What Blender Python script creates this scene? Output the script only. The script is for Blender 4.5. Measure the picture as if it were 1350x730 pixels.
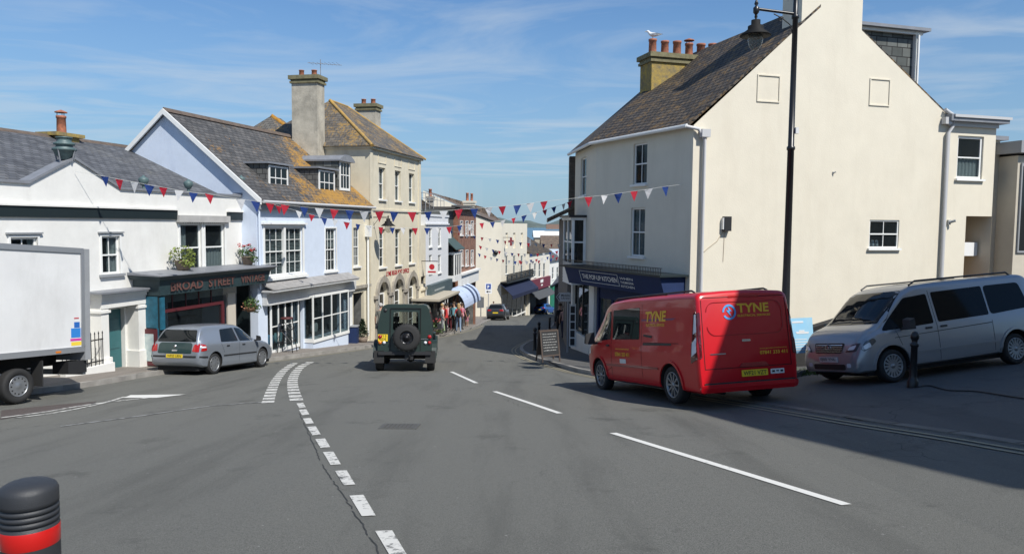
import bpy, bmesh, math, random
from mathutils import Vector, Matrix
from mathutils.bvhtree import BVHTree
random.seed(7)
for o in list(bpy.data.objects): bpy.data.objects.remove(o)
S = bpy.context.scene
C = S.collection
R = math.radians
# ---------------------------------------------------------------- camera
F_, CX, CY = 982.0, 675.0, 365.0          # photograph: 1350 x 730
PIT, ROL = R(3.98), R(0.5)
cf = Vector((0, math.cos(PIT), -math.sin(PIT)))
r0 = Vector((1, 0, 0)); u0 = Vector((0, math.sin(PIT), math.cos(PIT)))
cr = math.cos(ROL)*r0 + math.sin(ROL)*u0
cu = -math.sin(ROL)*r0 + math.cos(ROL)*u0
cam = bpy.data.cameras.new('camera'); camo = bpy.data.objects.new('camera', cam); C.objects.link(camo)
camo.matrix_world = Matrix(((cr.x, cu.x, -cf.x, 0), (cr.y, cu.y, -cf.y, 0), (cr.z, cu.z, -cf.z, 0), (0, 0, 0, 1)))
cam.sensor_width = 36; cam.lens = F_/1350*36; cam.clip_start = .1; cam.clip_end = 60000
S.camera = camo
# ---------------------------------------------------------------- light
SUN = Vector((.55, -.65, 1.0)).normalized()   # towards the sun
EL = math.asin(SUN.z)
w = bpy.data.worlds.new('World'); S.world = w; w.use_nodes = True
nt = w.node_tree; nt.nodes.clear()
def N(nt, t, **k):
    n = nt.nodes.new(t)
    for a, b in k.items(): setattr(n, a, b)
    return n
wo = N(nt, 'ShaderNodeOutputWorld'); bg = N(nt, 'ShaderNodeBackground'); sk = N(nt, 'ShaderNodeTexSky')
sk.sky_type = 'NISHITA'; sk.sun_disc = False; sk.sun_elevation = EL; sk.sun_rotation = math.atan2(SUN.x, SUN.y)
sk.air_density = 1.0; sk.dust_density = .15; sk.ozone_density = 4.5
tc = N(nt, 'ShaderNodeTexCoord'); sp = N(nt, 'ShaderNodeSeparateXYZ')
nt.links.new(tc.outputs['Generated'], sp.inputs[0])
mz = N(nt, 'ShaderNodeMath', operation='MAXIMUM'); mz.inputs[1].default_value = .06; nt.links.new(sp.outputs['Z'], mz.inputs[0])
dv = []
for a in 'XY':
    d = N(nt, 'ShaderNodeMath', operation='DIVIDE'); nt.links.new(sp.outputs[a], d.inputs[0]); nt.links.new(mz.outputs[0], d.inputs[1]); dv.append(d)
cb = N(nt, 'ShaderNodeCombineXYZ'); nt.links.new(dv[0].outputs[0], cb.inputs[0]); nt.links.new(dv[1].outputs[0], cb.inputs[1])
mp = N(nt, 'ShaderNodeMapping'); mp.inputs['Rotation'].default_value = (0, 0, R(-25)); mp.inputs['Scale'].default_value = (.55, .85, 1); mp.inputs['Location'].default_value = (3.2, 1.4, 0)
nt.links.new(cb.outputs[0], mp.inputs[0])
nz = N(nt, 'ShaderNodeTexNoise'); nz.inputs['Scale'].default_value = .8; nz.inputs['Detail'].default_value = 10; nz.inputs['Roughness'].default_value = .58; nz.inputs['Distortion'].default_value = 1.3
nt.links.new(mp.outputs[0], nz.inputs['Vector'])
rp = N(nt, 'ShaderNodeMapRange'); rp.inputs[1].default_value = .44; rp.inputs[2].default_value = .80; rp.inputs[4].default_value = .65
nt.links.new(nz.outputs[0], rp.inputs[0])
mh = N(nt, 'ShaderNodeMix', data_type='RGBA'); mh.inputs[7].default_value = (3.6, 5.4, 7.2, 1)   # pale blue air low over the sea
hz_ = N(nt, 'ShaderNodeMapRange'); hz_.inputs[1].default_value = .0; hz_.inputs[2].default_value = .30; hz_.inputs[3].default_value = .85; hz_.inputs[4].default_value = 0
tn = N(nt, 'ShaderNodeMix', data_type='RGBA', blend_type='MULTIPLY'); tn.inputs[0].default_value = 1; tn.inputs[7].default_value = (1.15, 1.45, 1.65, 1)
nt.links.new(sk.outputs[0], tn.inputs[6]); nt.links.new(sp.outputs['Z'], hz_.inputs[0]); nt.links.new(hz_.outputs[0], mh.inputs[0]); nt.links.new(tn.outputs[2], mh.inputs[6])
mx = N(nt, 'ShaderNodeMix', data_type='RGBA'); mx.inputs[7].default_value = (7.6, 8.6, 9.6, 1)
nt.links.new(rp.outputs[0], mx.inputs[0]); nt.links.new(mh.outputs[2], mx.inputs[6]); nt.links.new(mx.outputs[2], bg.inputs[0])
bg.inputs[1].default_value = .070
nt.links.new(bg.outputs[0], wo.inputs[0])
sl = bpy.data.lights.new('sun', 'SUN'); so = bpy.data.objects.new('sun', sl); C.objects.link(so)
sl.energy = 5.0; sl.angle = R(.5); sl.color = (1, .965, .90)
so.rotation_euler = SUN.to_track_quat('Z', 'Y').to_euler(); so.location = (20, -20, 40)
S.view_settings.view_transform = 'Standard'; S.view_settings.look = 'None'; S.view_settings.gamma = 1; S.view_settings.exposure = .15
try: S.view_settings.use_curve_mapping = False
except Exception: pass
# ---------------------------------------------------------------- materials
MATS = {}
def mat(name, col, rough=.6, metal=0, var=0, vscale=3, dark=None, bump=0, bscale=60, coat=0, stain=None, sscale=.6, samt=.5, streak=1.0, spec=None):
    if name in MATS: return MATS[name]
    m = bpy.data.materials.new(name); m.use_nodes = True; MATS[name] = m
    n = m.node_tree; b = n.nodes['Principled BSDF']
    col = tuple(col)+(1,) if len(col) == 3 else col
    b.inputs['Base Color'].default_value = col; b.inputs['Roughness'].default_value = rough; b.inputs['Metallic'].default_value = metal
    if coat: b.inputs['Coat Weight'].default_value = coat; b.inputs['Coat Roughness'].default_value = .03
    if spec is not None: b.inputs['Specular IOR Level'].default_value = spec
    tcn = None
    def vec(sc=(1, 1, 1)):
        t = N(n, 'ShaderNodeTexCoord'); mpp = N(n, 'ShaderNodeMapping'); mpp.inputs['Scale'].default_value = sc
        n.links.new(t.outputs['Object'], mpp.inputs[0]); return mpp.outputs[0]
    cur = None
    if var:
        z = N(n, 'ShaderNodeTexNoise'); z.inputs['Scale'].default_value = vscale; z.inputs['Detail'].default_value = 8; z.inputs['Roughness'].default_value = .65
        n.links.new(vec(), z.inputs['Vector'])
        r = N(n, 'ShaderNodeMapRange'); r.inputs[1].default_value = .3; r.inputs[2].default_value = .7; n.links.new(z.outputs[0], r.inputs[0])
        q = N(n, 'ShaderNodeMix', data_type='RGBA')
        q.inputs[6].default_value = tuple(c*(1-var) for c in col[:3])+(1,) if dark is None else tuple(dark)+(1,)
        q.inputs[7].default_value = tuple(min(1, c*(1+var*.5)) for c in col[:3])+(1,)
        n.links.new(r.outputs[0], q.inputs[0]); cur = q.outputs[2]
    if stain:
        z = N(n, 'ShaderNodeTexNoise'); z.inputs['Scale'].default_value = sscale; z.inputs['Detail'].default_value = 10; z.inputs['Roughness'].default_value = .7
        n.links.new(vec((1, 1, 1/streak)), z.inputs['Vector'])
        r = N(n, 'ShaderNodeMapRange'); r.inputs[1].default_value = .5; r.inputs[2].default_value = .72; r.inputs[4].default_value = samt; n.links.new(z.outputs[0], r.inputs[0])
        q = N(n, 'ShaderNodeMix', data_type='RGBA'); q.inputs[7].default_value = tuple(stain)+(1,)
        if cur: n.links.new(cur, q.inputs[6])
        else: q.inputs[6].default_value = col
        n.links.new(r.outputs[0], q.inputs[0]); cur = q.outputs[2]
    if cur: n.links.new(cur, b.inputs['Base Color'])
    if bump:
        z = N(n, 'ShaderNodeTexNoise'); z.inputs['Scale'].default_value = bscale; z.inputs['Detail'].default_value = 4; n.links.new(vec(), z.inputs['Vector'])
        bp = N(n, 'ShaderNodeBump'); bp.inputs['Strength'].default_value = bump; bp.inputs['Distance'].default_value = .02
        n.links.new(z.outputs[0], bp.inputs['Height']); n.links.new(bp.outputs[0], b.inputs['Normal'])
    return m
def brickmat(name, c1, c2, mortar, bw, rh, ms=.02, off=.5, lichen=None, lamt=.5, lscale=.5, rough=.75, bump=.5, lthr=.55, grad=None):
    if name in MATS: return MATS[name]
    m = bpy.data.materials.new(name); m.use_nodes = True; MATS[name] = m
    n = m.node_tree; b = n.nodes['Principled BSDF']; b.inputs['Roughness'].default_value = rough
    uv = N(n, 'ShaderNodeUVMap'); br = N(n, 'ShaderNodeTexBrick'); n.links.new(uv.outputs[0], br.inputs[0])
    nzz = N(n, 'ShaderNodeTexNoise'); nzz.inputs['Scale'].default_value = 2.0; nzz.inputs['Detail'].default_value = 6
    n.links.new(uv.outputs[0], nzz.inputs[0])
    br.inputs['Scale'].default_value = 1; br.inputs['Brick Width'].default_value = bw; br.inputs['Row Height'].default_value = rh
    br.inputs['Mortar Size'].default_value = ms*rh; br.inputs['Bias'].default_value = 0; br.offset = off; br.inputs['Mortar Smooth'].default_value = .3
    br.inputs['Color1'].default_value = tuple(c1)+(1,); br.inputs['Color2'].default_value = tuple(c2)+(1,); br.inputs['Mortar'].default_value = tuple(mortar)+(1,)
    q0 = N(n, 'ShaderNodeMix', data_type='RGBA', blend_type='MULTIPLY'); q0.inputs[0].default_value = .7
    rr = N(n, 'ShaderNodeMapRange'); rr.inputs[1].default_value = .3; rr.inputs[2].default_value = .75; rr.inputs[3].default_value = .5; rr.inputs[4].default_value = 1.25
    n.links.new(nzz.outputs[0], rr.inputs[0]); n.links.new(br.outputs[0], q0.inputs[6]); n.links.new(rr.outputs[0], q0.inputs[7])
    cur = q0.outputs[2]
    if lichen:
        z = N(n, 'ShaderNodeTexNoise'); z.inputs['Scale'].default_value = lscale; z.inputs['Detail'].default_value = 12; z.inputs['Roughness'].default_value = .75; n.links.new(uv.outputs[0], z.inputs[0])
        z2 = N(n, 'ShaderNodeTexNoise'); z2.inputs['Scale'].default_value = 9; z2.inputs['Detail'].default_value = 6; n.links.new(uv.outputs[0], z2.inputs[0])
        ad = N(n, 'ShaderNodeMath', operation='MULTIPLY_ADD'); ad.inputs[1].default_value = .5; n.links.new(z2.outputs[0], ad.inputs[0]); n.links.new(z.outputs[0], ad.inputs[2])
        if grad:   # lichen has spread over one end of the roof: (slope factor, from, to, amount)
            sx_ = N(n, 'ShaderNodeSeparateXYZ'); n.links.new(uv.outputs[0], sx_.inputs[0]); ma = N(n, 'ShaderNodeMath', operation='MULTIPLY_ADD'); ma.inputs[1].default_value = grad[0]; n.links.new(sx_.outputs[1], ma.inputs[0]); n.links.new(sx_.outputs[0], ma.inputs[2])
            gr_ = N(n, 'ShaderNodeMapRange'); gr_.inputs[1].default_value = grad[1]; gr_.inputs[2].default_value = grad[2]; gr_.inputs[4].default_value = grad[3]; n.links.new(ma.outputs[0], gr_.inputs[0]); a2 = N(n, 'ShaderNodeMath', operation='ADD'); n.links.new(ad.outputs[0], a2.inputs[0]); n.links.new(gr_.outputs[0], a2.inputs[1]); ad = a2
        r = N(n, 'ShaderNodeMapRange'); r.inputs[1].default_value = lthr+.25; r.inputs[2].default_value = lthr+.38; r.inputs[4].default_value = lamt; n.links.new(ad.outputs[0], r.inputs[0])
        q = N(n, 'ShaderNodeMix', data_type='RGBA'); q.inputs[7].default_value = tuple(lichen)+(1,)
        n.links.new(cur, q.inputs[6]); n.links.new(r.outputs[0], q.inputs[0]); cur = q.outputs[2]
    n.links.new(cur, b.inputs['Base Color'])
    bp = N(n, 'ShaderNodeBump'); bp.inputs['Strength'].default_value = bump; bp.inputs['Distance'].default_value = .02; bp.invert = True
    n.links.new(br.outputs['Fac'], bp.inputs['Height']); n.links.new(bp.outputs[0], b.inputs['Normal'])
    return m
def glassmat(name, tint=(.6, .66, .68), op=.35, rough=.02, dark=(.01, .014, .016)):
    if name in MATS: return MATS[name]
    m = bpy.data.materials.new(name); m.use_nodes = True; MATS[name] = m
    n = m.node_tree; n.nodes.clear(); o = N(n, 'ShaderNodeOutputMaterial')
    b = N(n, 'ShaderNodeBsdfPrincipled'); b.inputs['Base Color'].default_value = tuple(dark)+(1,); b.inputs['Roughness'].default_value = rough
    b.inputs['Specular IOR Level'].default_value = .8
    t = N(n, 'ShaderNodeBsdfTransparent'); t.inputs[0].default_value = tuple(tint)+(1,)
    x = N(n, 'ShaderNodeMixShader'); x.inputs[0].default_value = op
    fr = N(n, 'ShaderNodeLayerWeight'); fr.inputs[0].default_value = .5; pw = N(n, 'ShaderNodeMath', operation='POWER'); pw.inputs[1].default_value = 4; n.links.new(fr.outputs['Facing'], pw.inputs[0])
    mm = N(n, 'ShaderNodeMath', operation='ADD'); mm.inputs[1].default_value = op; mm.use_clamp = True
    n.links.new(pw.outputs[0], mm.inputs[0]); n.links.new(mm.outputs[0], x.inputs[0])
    n.links.new(t.outputs[0], x.inputs[1]); n.links.new(b.outputs[0], x.inputs[2]); n.links.new(x.outputs[0], o.inputs[0])
    return m
def road_mat(name, base, dk, lt, sp=220, patch=.9):
    m = bpy.data.materials.new(name); m.use_nodes = True; MATS[name] = m
    n = m.node_tree; b = n.nodes['Principled BSDF']; b.inputs['Roughness'].default_value = .85
    t = N(n, 'ShaderNodeTexCoord')
    def nz(s, det, ro=.6, v=None):
        z = N(n, 'ShaderNodeTexNoise'); z.inputs['Scale'].default_value = s; z.inputs['Detail'].default_value = det; z.inputs['Roughness'].default_value = ro
        n.links.new(v or t.outputs['Object'], z.inputs['Vector']); return z.outputs[0]
    def rng(i, a, bb, c=0, d=1):
        r = N(n, 'ShaderNodeMapRange'); r.inputs[1].default_value = a; r.inputs[2].default_value = bb; r.inputs[3].default_value = c; r.inputs[4].default_value = d; n.links.new(i, r.inputs[0]); return r.outputs[0]
    def mixc(f, a, bb, typ='MIX'):
        q = N(n, 'ShaderNodeMix', data_type='RGBA', blend_type=typ)
        n.links.new(f, q.inputs[0]) if not isinstance(f, float) else setattr(q.inputs[0], 'default_value', f)
        for i, v in ((6, a), (7, bb)):
            if isinstance(v, tuple): q.inputs[i].default_value = v+(1,)
            else: n.links.new(v, q.inputs[i])
        return q.outputs[2]
    c = mixc(rng(nz(sp, 2), .3, .7), dk, lt)
    c = mixc(rng(nz(16, 7, .9), .40, .60, 0, .38), c, base)
    c = mixc(rng(nz(48, 3, .8), .50, .62, 0, .6), c, tuple(x*1.8 for x in base))
    c = mixc(rng(nz(.35, 8, .62), .35, .7, 0, patch*.7), c, tuple(x*1.35 for x in base))
    mp_ = N(n, 'ShaderNodeMapping'); mp_.inputs['Rotation'].default_value = (0, 0, R(-12)); mp_.inputs['Scale'].default_value = (1.2, .1, 1); n.links.new(t.outputs['Object'], mp_.inputs[0])
    c = mixc(rng(nz(1.1, 6, .6, mp_.outputs[0]), .50, .72, 0, .6), c, tuple(x*.66 for x in base))
    c = mixc(rng(nz(.9, 8, .72), .57, .68, 0, .55), c, tuple(x*.5 for x in base))
    # pale chips
    c = mixc(rng(nz(19, 2), .735, .77, 0, .75), c, (.36, .35, .33))
    vo = N(n, 'ShaderNodeTexVoronoi', feature='DISTANCE_TO_EDGE'); vo.inputs['Scale'].default_value = .22; 
    dn = N(n, 'ShaderNodeTexNoise'); dn.inputs['Scale'].default_value = 1.8; dn.inputs['Detail'].default_value = 5; n.links.new(t.outputs['Object'], dn.inputs['Vector'])
    ad = N(n, 'ShaderNodeMix', data_type='RGBA', blend_type='ADD'); ad.inputs[0].default_value = .8; n.links.new(t.outputs['Object'], ad.inputs[6]); n.links.new(dn.outputs[1], ad.inputs[7]); n.links.new(ad.outputs[2], vo.inputs['Vector'])
    gate = rng(nz(.25, 3), .52, .6)
    cr_ = N(n, 'ShaderNodeMath', operation='MULTIPLY'); n.links.new(rng(vo.outputs[0], 0, .0035, .8, 0), cr_.inputs[0]); n.links.new(gate, cr_.inputs[1])
    c = mixc(cr_.outputs[0], c, tuple(x*.3 for x in base))
    n.links.new(c, b.inputs['Base Color'])
    bp = N(n, 'ShaderNodeBump'); bp.inputs['Strength'].default_value = .9; bp.inputs['Distance'].default_value = .010
    n.links.new(nz(90, 5, .8), bp.inputs['Height']); n.links.new(bp.outputs[0], b.inputs['Normal'])
    return m
def wornmat(name, col, under, thr=.5, sc=9, soft=.06):
    m = bpy.data.materials.new(name); m.use_nodes = True; MATS[name] = m
    n = m.node_tree; b = n.nodes['Principled BSDF']; b.inputs['Roughness'].default_value = .8
    t = N(n, 'ShaderNodeTexCoord'); z = N(n, 'ShaderNodeTexNoise'); z.inputs['Scale'].default_value = sc; z.inputs['Detail'].default_value = 9; z.inputs['Roughness'].default_value = .75
    n.links.new(t.outputs['Object'], z.inputs['Vector'])
    r = N(n, 'ShaderNodeMapRange'); r.inputs[1].default_value = thr; r.inputs[2].default_value = thr+soft; n.links.new(z.outputs[0], r.inputs[0])
    q = N(n, 'ShaderNodeMix', data_type='RGBA'); q.inputs[6].default_value = tuple(col)+(1,); q.inputs[7].default_value = tuple(under)+(1,)
    n.links.new(r.outputs[0], q.inputs[0]); n.links.new(q.outputs[2], b.inputs['Base Color'])
    return m
# ---------------------------------------------------------------- terrain functions
YS = [-60, 0, 13.4, 22, 51, 76, 105, 200, 330, 420]; ZS = [4.5, -1.55, -3.25, -4.37, -7.2, -9.7, -12.5, -20.5, -28.5, -33]
def g(y):
    for i in range(len(YS)-1):
        if y <= YS[i+1] or i == len(YS)-2:
            t = (y-YS[i])/(YS[i+1]-YS[i]); return ZS[i]+(ZS[i+1]-ZS[i])*t
def G(x, y):
    z = g(y)
    if x > 3.4: z += .112*min(x-3.4, 14)*max(0, min(1, (24-y)/8))
    if x < -2: z -= .03*min(-x-2, 12)*max(0, min(1.7, (22-y)/8))
    return z
def ray(px, py): return cf + cr*((px-CX)/F_) + cu*((CY-py)/F_)
def gnd(px, py, h=0):
    d = ray(px, py); t = 1
    while t < 500:
        q = d*t
        if q.z <= G(q.x, q.y)+h: return Vector((q.x, q.y))
        t += .02
    return Vector((q.x, q.y))
# ---------------------------------------------------------------- mesh helpers
ROOT = {}
class MB:
    def __init__(s): s.v = []; s.f = []; s.m = []; s.M = Matrix.Identity(4); s.sm = []
    def add(s, vs, fs, mi=0, smooth=False):
        b = len(s.v); s.v += [s.M @ Vector(v) for v in vs]
        for f in fs: s.f.append([b+i for i in f]); s.m.append(mi); s.sm.append(smooth)
        return s
    def quad(s, a, b, c, d, mi=0): return s.add([a, b, c, d], [(0, 1, 2, 3)], mi)
    def poly(s, pts, mi=0): return s.add(pts, [tuple(range(len(pts)))], mi)
    def box(s, x0, y0, z0, x1, y1, z1, mi=0):
        if x0 > x1: x0, x1 = x1, x0
        if y0 > y1: y0, y1 = y1, y0
        if z0 > z1: z0, z1 = z1, z0
        return s.add([(x0, y0, z0), (x1, y0, z0), (x1, y1, z0), (x0, y1, z0), (x0, y0, z1), (x1, y0, z1), (x1, y1, z1), (x0, y1, z1)],
              [(3, 2, 1, 0), (4, 5, 6, 7), (0, 1, 5, 4), (1, 2, 6, 5), (2, 3, 7, 6), (3, 0, 4, 7)], mi)
    def hexa(s, p, mi=0): return s.add(p, [(3, 2, 1, 0), (4, 5, 6, 7), (0, 1, 5, 4), (1, 2, 6, 5), (2, 3, 7, 6), (3, 0, 4, 7)], mi)
    def prism(s, pts, vec, mi=0):
        n = len(pts); vec = Vector(vec)
        return s.add([Vector(p) for p in pts]+[Vector(p)+vec for p in pts], [tuple(range(n))[::-1], tuple(range(n, 2*n))]+[(i, (i+1) % n, n+(i+1) % n, n+i) for i in range(n)], mi)
    def tube(s, pts, r, n=8, mi=0, cap=True, smooth=True):
        pts = [Vector(p) for p in pts]; rs = r if isinstance(r, (list, tuple)) else [r]*len(pts)
        vs = []; fs = []; up = None
        for i, p in enumerate(pts):
            d = (pts[min(i+1, len(pts)-1)]-pts[max(i-1, 0)]).normalized()
            if up is None: up = d.orthogonal().normalized()
            up = (up-d*up.dot(d)).normalized(); sd = d.cross(up)
            for k in range(n):
                a = 2*math.pi*k/n; vs.append(p+(up*math.cos(a)+sd*math.sin(a))*rs[i])
        for i in range(len(pts)-1):
            for k in range(n): fs.append((i*n+k, i*n+(k+1) % n, (i+1)*n+(k+1) % n, (i+1)*n+k))
        s.add(vs, fs, mi, smooth)
        if cap: s.add(vs[:n], [tuple(range(n))[::-1]], mi); s.add(vs[-n:], [tuple(range(n))], mi)
        return s
    def lathe(s, prof, n=24, axis='Z', c=(0, 0, 0), mi=0, smooth=True):
        c = Vector(c); vs = []; fs = []
        for r, h in prof:
            for k in range(n):
                a = 2*math.pi*k/n; x, y = r*math.cos(a), r*math.sin(a)
                vs.append(c+(Vector((x, y, h)) if axis == 'Z' else Vector((x, h, y)) if axis == 'Y' else Vector((h, x, y))))
        for i in range(len(prof)-1):
            for k in range(n):
                q = (i*n+k, i*n+(k+1) % n, (i+1)*n+(k+1) % n, (i+1)*n+k)
                fs.append(q if axis != 'Y' else q[::-1])
        return s.add(vs, fs, mi, smooth)
def linkmesh(name, me, parent=None, smooth_angle=None):
    o = bpy.data.objects.new(name, me); C.objects.link(o)
    if parent is not None:
        o.parent = parent; ROOT[o] = ROOT[parent]
    else: ROOT[o] = Matrix.Identity(4)
    return o
def box_uv(me):
    uv = me.uv_layers.new(name='UVMap') if not me.uv_layers else me.uv_layers[0]
    for p in me.polygons:
        n = p.normal
        if abs(n.z) > .985: t = Vector((1, 0, 0))
        else: t = Vector((-n.y, n.x, 0)).normalized()
        v = n.cross(t)
        for li in p.loop_indices:
            co = me.vertices[me.loops[li].vertex_index].co; uv.data[li].uv = (co.dot(t), co.dot(v))
def build(name, mb, mats, parent=None, local=False, recalc=True, uv=True):
    me = bpy.data.meshes.new(name)
    if not isinstance(mats, (list, tuple)): mats = [mats]
    me.from_pydata([tuple(v) for v in mb.v], [], mb.f)
    for m in mats: me.materials.append(m)
    me.polygons.foreach_set('material_index', mb.m); me.polygons.foreach_set('use_smooth', mb.sm)
    if recalc:
        bm = bmesh.new(); bm.from_mesh(me); bmesh.ops.recalc_face_normals(bm, faces=bm.faces); bm.to_mesh(me); bm.free()
    if parent is not None and not local: me.transform(ROOT[parent].inverted())
    me.update()
    if uv: box_uv(me)
    return linkmesh(name, me, parent)
def tag(o, label=None, cat=None, group=None, kind=None):
    for k, v in (('label', label), ('category', cat), ('group', group), ('kind', kind)):
        if v: o[k] = v
    return o
def thing(name, loc=(0, 0, 0), rz=0, label=None, cat=None, group=None, M=None):
    o = bpy.data.objects.new(name, None); C.objects.link(o); o.empty_display_size = .2
    if M is None: M = Matrix.Translation(Vector(loc)) @ Matrix.Rotation(rz, 4, 'Z')
    o.matrix_world = M; o.location = M.to_translation(); o.rotation_euler = M.to_euler(); ROOT[o] = M
    return tag(o, label, cat, group)
KIDS = {}
def copy_tree(o, parent=None, M=None):
    c = o.copy(); C.objects.link(c); 
    if parent is not None: c.parent = parent; ROOT[c] = ROOT[parent]
    else: ROOT[c] = M
    if M is not None: c.location = M.to_translation(); c.rotation_euler = M.to_euler()
    for ch in [k for k in bpy.data.objects if k.parent == o]: copy_tree(ch, c)
    return c
def textmesh(txt, h=None, wdt=None, ext=0.0, bold=0.0):
    cu_ = bpy.data.curves.new('t', 'FONT'); cu_.body = txt; cu_.size = 1; cu_.extrude = ext; cu_.offset = bold; cu_.resolution_u = 3; cu_.align_x = 'LEFT'
    o = bpy.data.objects.new('t', cu_); C.objects.link(o); bpy.context.view_layer.update()
    me = bpy.data.meshes.new_from_object(o.evaluated_get(bpy.context.evaluated_depsgraph_get()))
    bpy.data.objects.remove(o)
    xs = [v.co.x for v in me.vertices]; ys = [v.co.y for v in me.vertices]
    x0, x1, y0, y1 = min(xs), max(xs), min(ys), max(ys)
    sy = h/(y1-y0) if h else wdt/(x1-x0); sx = wdt/(x1-x0) if wdt else sy
    vs = [((v.co.x-x0)*sx, (v.co.y-y0)*sy, v.co.z) for v in me.vertices]; fs = [tuple(p.vertices) for p in me.polygons]
    return vs, fs
def text(parent, name, txt, origin, xdir, updir, wdt, h, m, off=.01, bold=.02, ext=.004, label=None):
    vs, fs = textmesh(txt, h, wdt, 0, bold)
    xd = Vector(xdir).normalized(); ud = Vector(updir).normalized(); nd = xd.cross(ud)
    b = MB(); O = Vector(origin)+nd*off
    b.add([O+xd*v[0]+ud*v[1] for v in vs], fs)
    o = build(name, b, m, parent, recalc=False)
    return o
def boolean(o, cutter, op='DIFFERENCE'):
    md = o.modifiers.new('b', 'BOOLEAN'); md.operation = op; md.object = cutter; md.solver = 'EXACT'
    try: md.material_mode = 'TRANSFER'
    except Exception: pass
    bpy.context.view_layer.update()
    me = bpy.data.meshes.new_from_object(o.evaluated_get(bpy.context.evaluated_depsgraph_get()))
    o.modifiers.clear(); o.data = me
    bpy.data.objects.remove(cutter)
    return o
# ---------------------------------------------------------------- facade planes
class PL:
    def __init__(s, A, d, off=0):
        s.t = Vector(d).normalized(); s.n = Vector((s.t.y, -s.t.x))   # n points right of t
        s.A = Vector(A)+s.n*off
    def sz(s, px, py):
        d = ray(px, py); dn = Vector((d.x, d.y)); k = s.A.dot(s.n)/dn.dot(s.n); q = d*k
        return (Vector((q.x, q.y))-s.A).dot(s.t), q.z
    def at(s, px, py): a, b = s.sz(px, py); return s.p(a, 0, b)
    def p(s, a, out, z): q = s.A+s.t*a+s.n*out; return Vector((q.x, q.y, z))
    def shift(s, out): return PL(s.A, s.t, out)
    def mat(s):  # local frame: x along, y inward(-n), z up
        return Matrix(((s.t.x, -s.n.x, 0, s.A.x), (s.t.y, -s.n.y, 0, s.A.y), (0, 0, 1, 0), (0, 0, 0, 1)))
    def rect(s, xl, xr, yt, yb):
        xm = (xl+xr)/2; ym = (yt+yb)/2
        return s.sz(xl, ym)[0], s.sz(xr, ym)[0], s.sz(xm, yb)[1], s.sz(xm, yt)[1]
# ---------------------------------------------------------------- materials list
white = mat('white_render', (.74, .73, .69), .75, var=.07, vscale=2, stain=(.45, .43, .38), sscale=.9, samt=.35, streak=3, bump=.15, bscale=30)
whitep = mat('white_paint', (.78, .78, .75), .5, var=.05, vscale=4)
cream = mat('cream_render', (.70, .645, .525), .8, var=.05, vscale=1.2, stain=(.46, .40, .30), sscale=1.1, samt=.20, streak=6, bump=.18, bscale=25)
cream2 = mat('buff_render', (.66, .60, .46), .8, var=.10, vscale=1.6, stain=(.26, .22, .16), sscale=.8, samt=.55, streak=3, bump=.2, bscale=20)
greywhite = mat('cool_white_render', (.62, .61, .58), .8, var=.05, vscale=2, bump=.1, bscale=30)
blue = mat('pale_blue_render', (.60, .67, .775), .75, var=.06, vscale=2, stain=(.38, .44, .58), sscale=1, samt=.4, streak=3, bump=.1)
slate = brickmat('slate', (.075, .08, .09), (.13, .135, .145), (.03, .03, .033), .30, .20, .08, lichen=(.20, .19, .16), lamt=.4, lscale=.7)
slate_l = brickmat('slate_lichen', (.10, .095, .085), (.16, .15, .13), (.035, .03, .03), .30, .19, .08, lichen=(.36, .20, .03), lamt=.85, lscale=.45, lthr=.50)
slate_m = brickmat('slate_mossy', (.05, .042, .036), (.11, .09, .07), (.012, .010, .009), .30, .22, .18, lichen=(.26, .15, .04), lamt=.6, lscale=1.6, lthr=.51, bump=1)
slate_h = brickmat('hung_slate', (.07, .08, .075), (.15, .16, .15), (.02, .02, .02), .42, .30, .06, bump=.8)
brick = brickmat('red_brick', (.30, .12, .065), (.22, .085, .05), (.26, .20, .16), .23, .075, .12)
browntile = brickmat('brown_tile', (.20, .14, .10), (.13, .10, .08), (.05, .04, .03), .25, .22, .08, lichen=(.30, .24, .14), lamt=.5)
lead = mat('lead', (.24, .25, .27), .55, metal=.2, var=.2, vscale=3)
stone = mat('weathered_stone', (.34, .31, .26), .85, var=.35, vscale=4, bump=.4, bscale=14)
lichenstone = mat('lichen_covered_render', (.36, .25, .05), .9, var=.3, vscale=5, dark=(.15, .13, .09), bump=.5, bscale=18)
chimr = mat('grimy_render', (.46, .42, .34), .9, var=.3, vscale=2.2, stain=(.14, .13, .11), sscale=1.4, samt=.6, streak=2, bump=.4, bscale=14)
terra = mat('terracotta', (.42, .15, .08), .8, var=.3, vscale=9, dark=(.16, .07, .05))
dark = mat('dark_interior', (.012, .012, .013), .9)
dimroom = mat('dim_interior', (.14, .14, .135), .9, var=.5, vscale=3)
navy = mat('navy_paint', (.006, .022, .085), .75, var=.15, vscale=5)
teal = mat('dark_teal_paint', (.028, .052, .058), .5, var=.2, vscale=6, stain=(.06, .08, .08), sscale=2, samt=.4)
tealb = mat('blue_teal_paint', (.02, .12, .18), .5, var=.4, vscale=6)
maroon = mat('maroon_paint', (.10, .02, .025), .45, var=.15, vscale=6)
blackp = mat('black_paint', (.014, .014, .015), .35)
blackm = mat('black_plastic', (.02, .02, .021), .5)
rubber = mat('tyre_rubber', (.018, .018, .018), .8, bump=.2, bscale=90)
greyp = mat('grey_paint', (.28, .29, .30), .5)
glass = glassmat('window_glass', (.72, .78, .80), .12, .02, (.05, .06, .065))
glass_d = glassmat('dark_glass', (.25, .27, .28), .55)
curt = mat('curtain_cloth', (.52, .50, .46), .9, var=.1, vscale=8)
whiteplas = mat('white_plastic', (.75, .75, .74), .4)
asphalt = road_mat('asphalt', (.094, .093, .081), (.036, .036, .032), (.215, .213, .190), 110)
asph2 = road_mat('old_asphalt', (.075, .073, .070), (.05, .05, .048), (.13, .125, .118), 200, .6)
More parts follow.
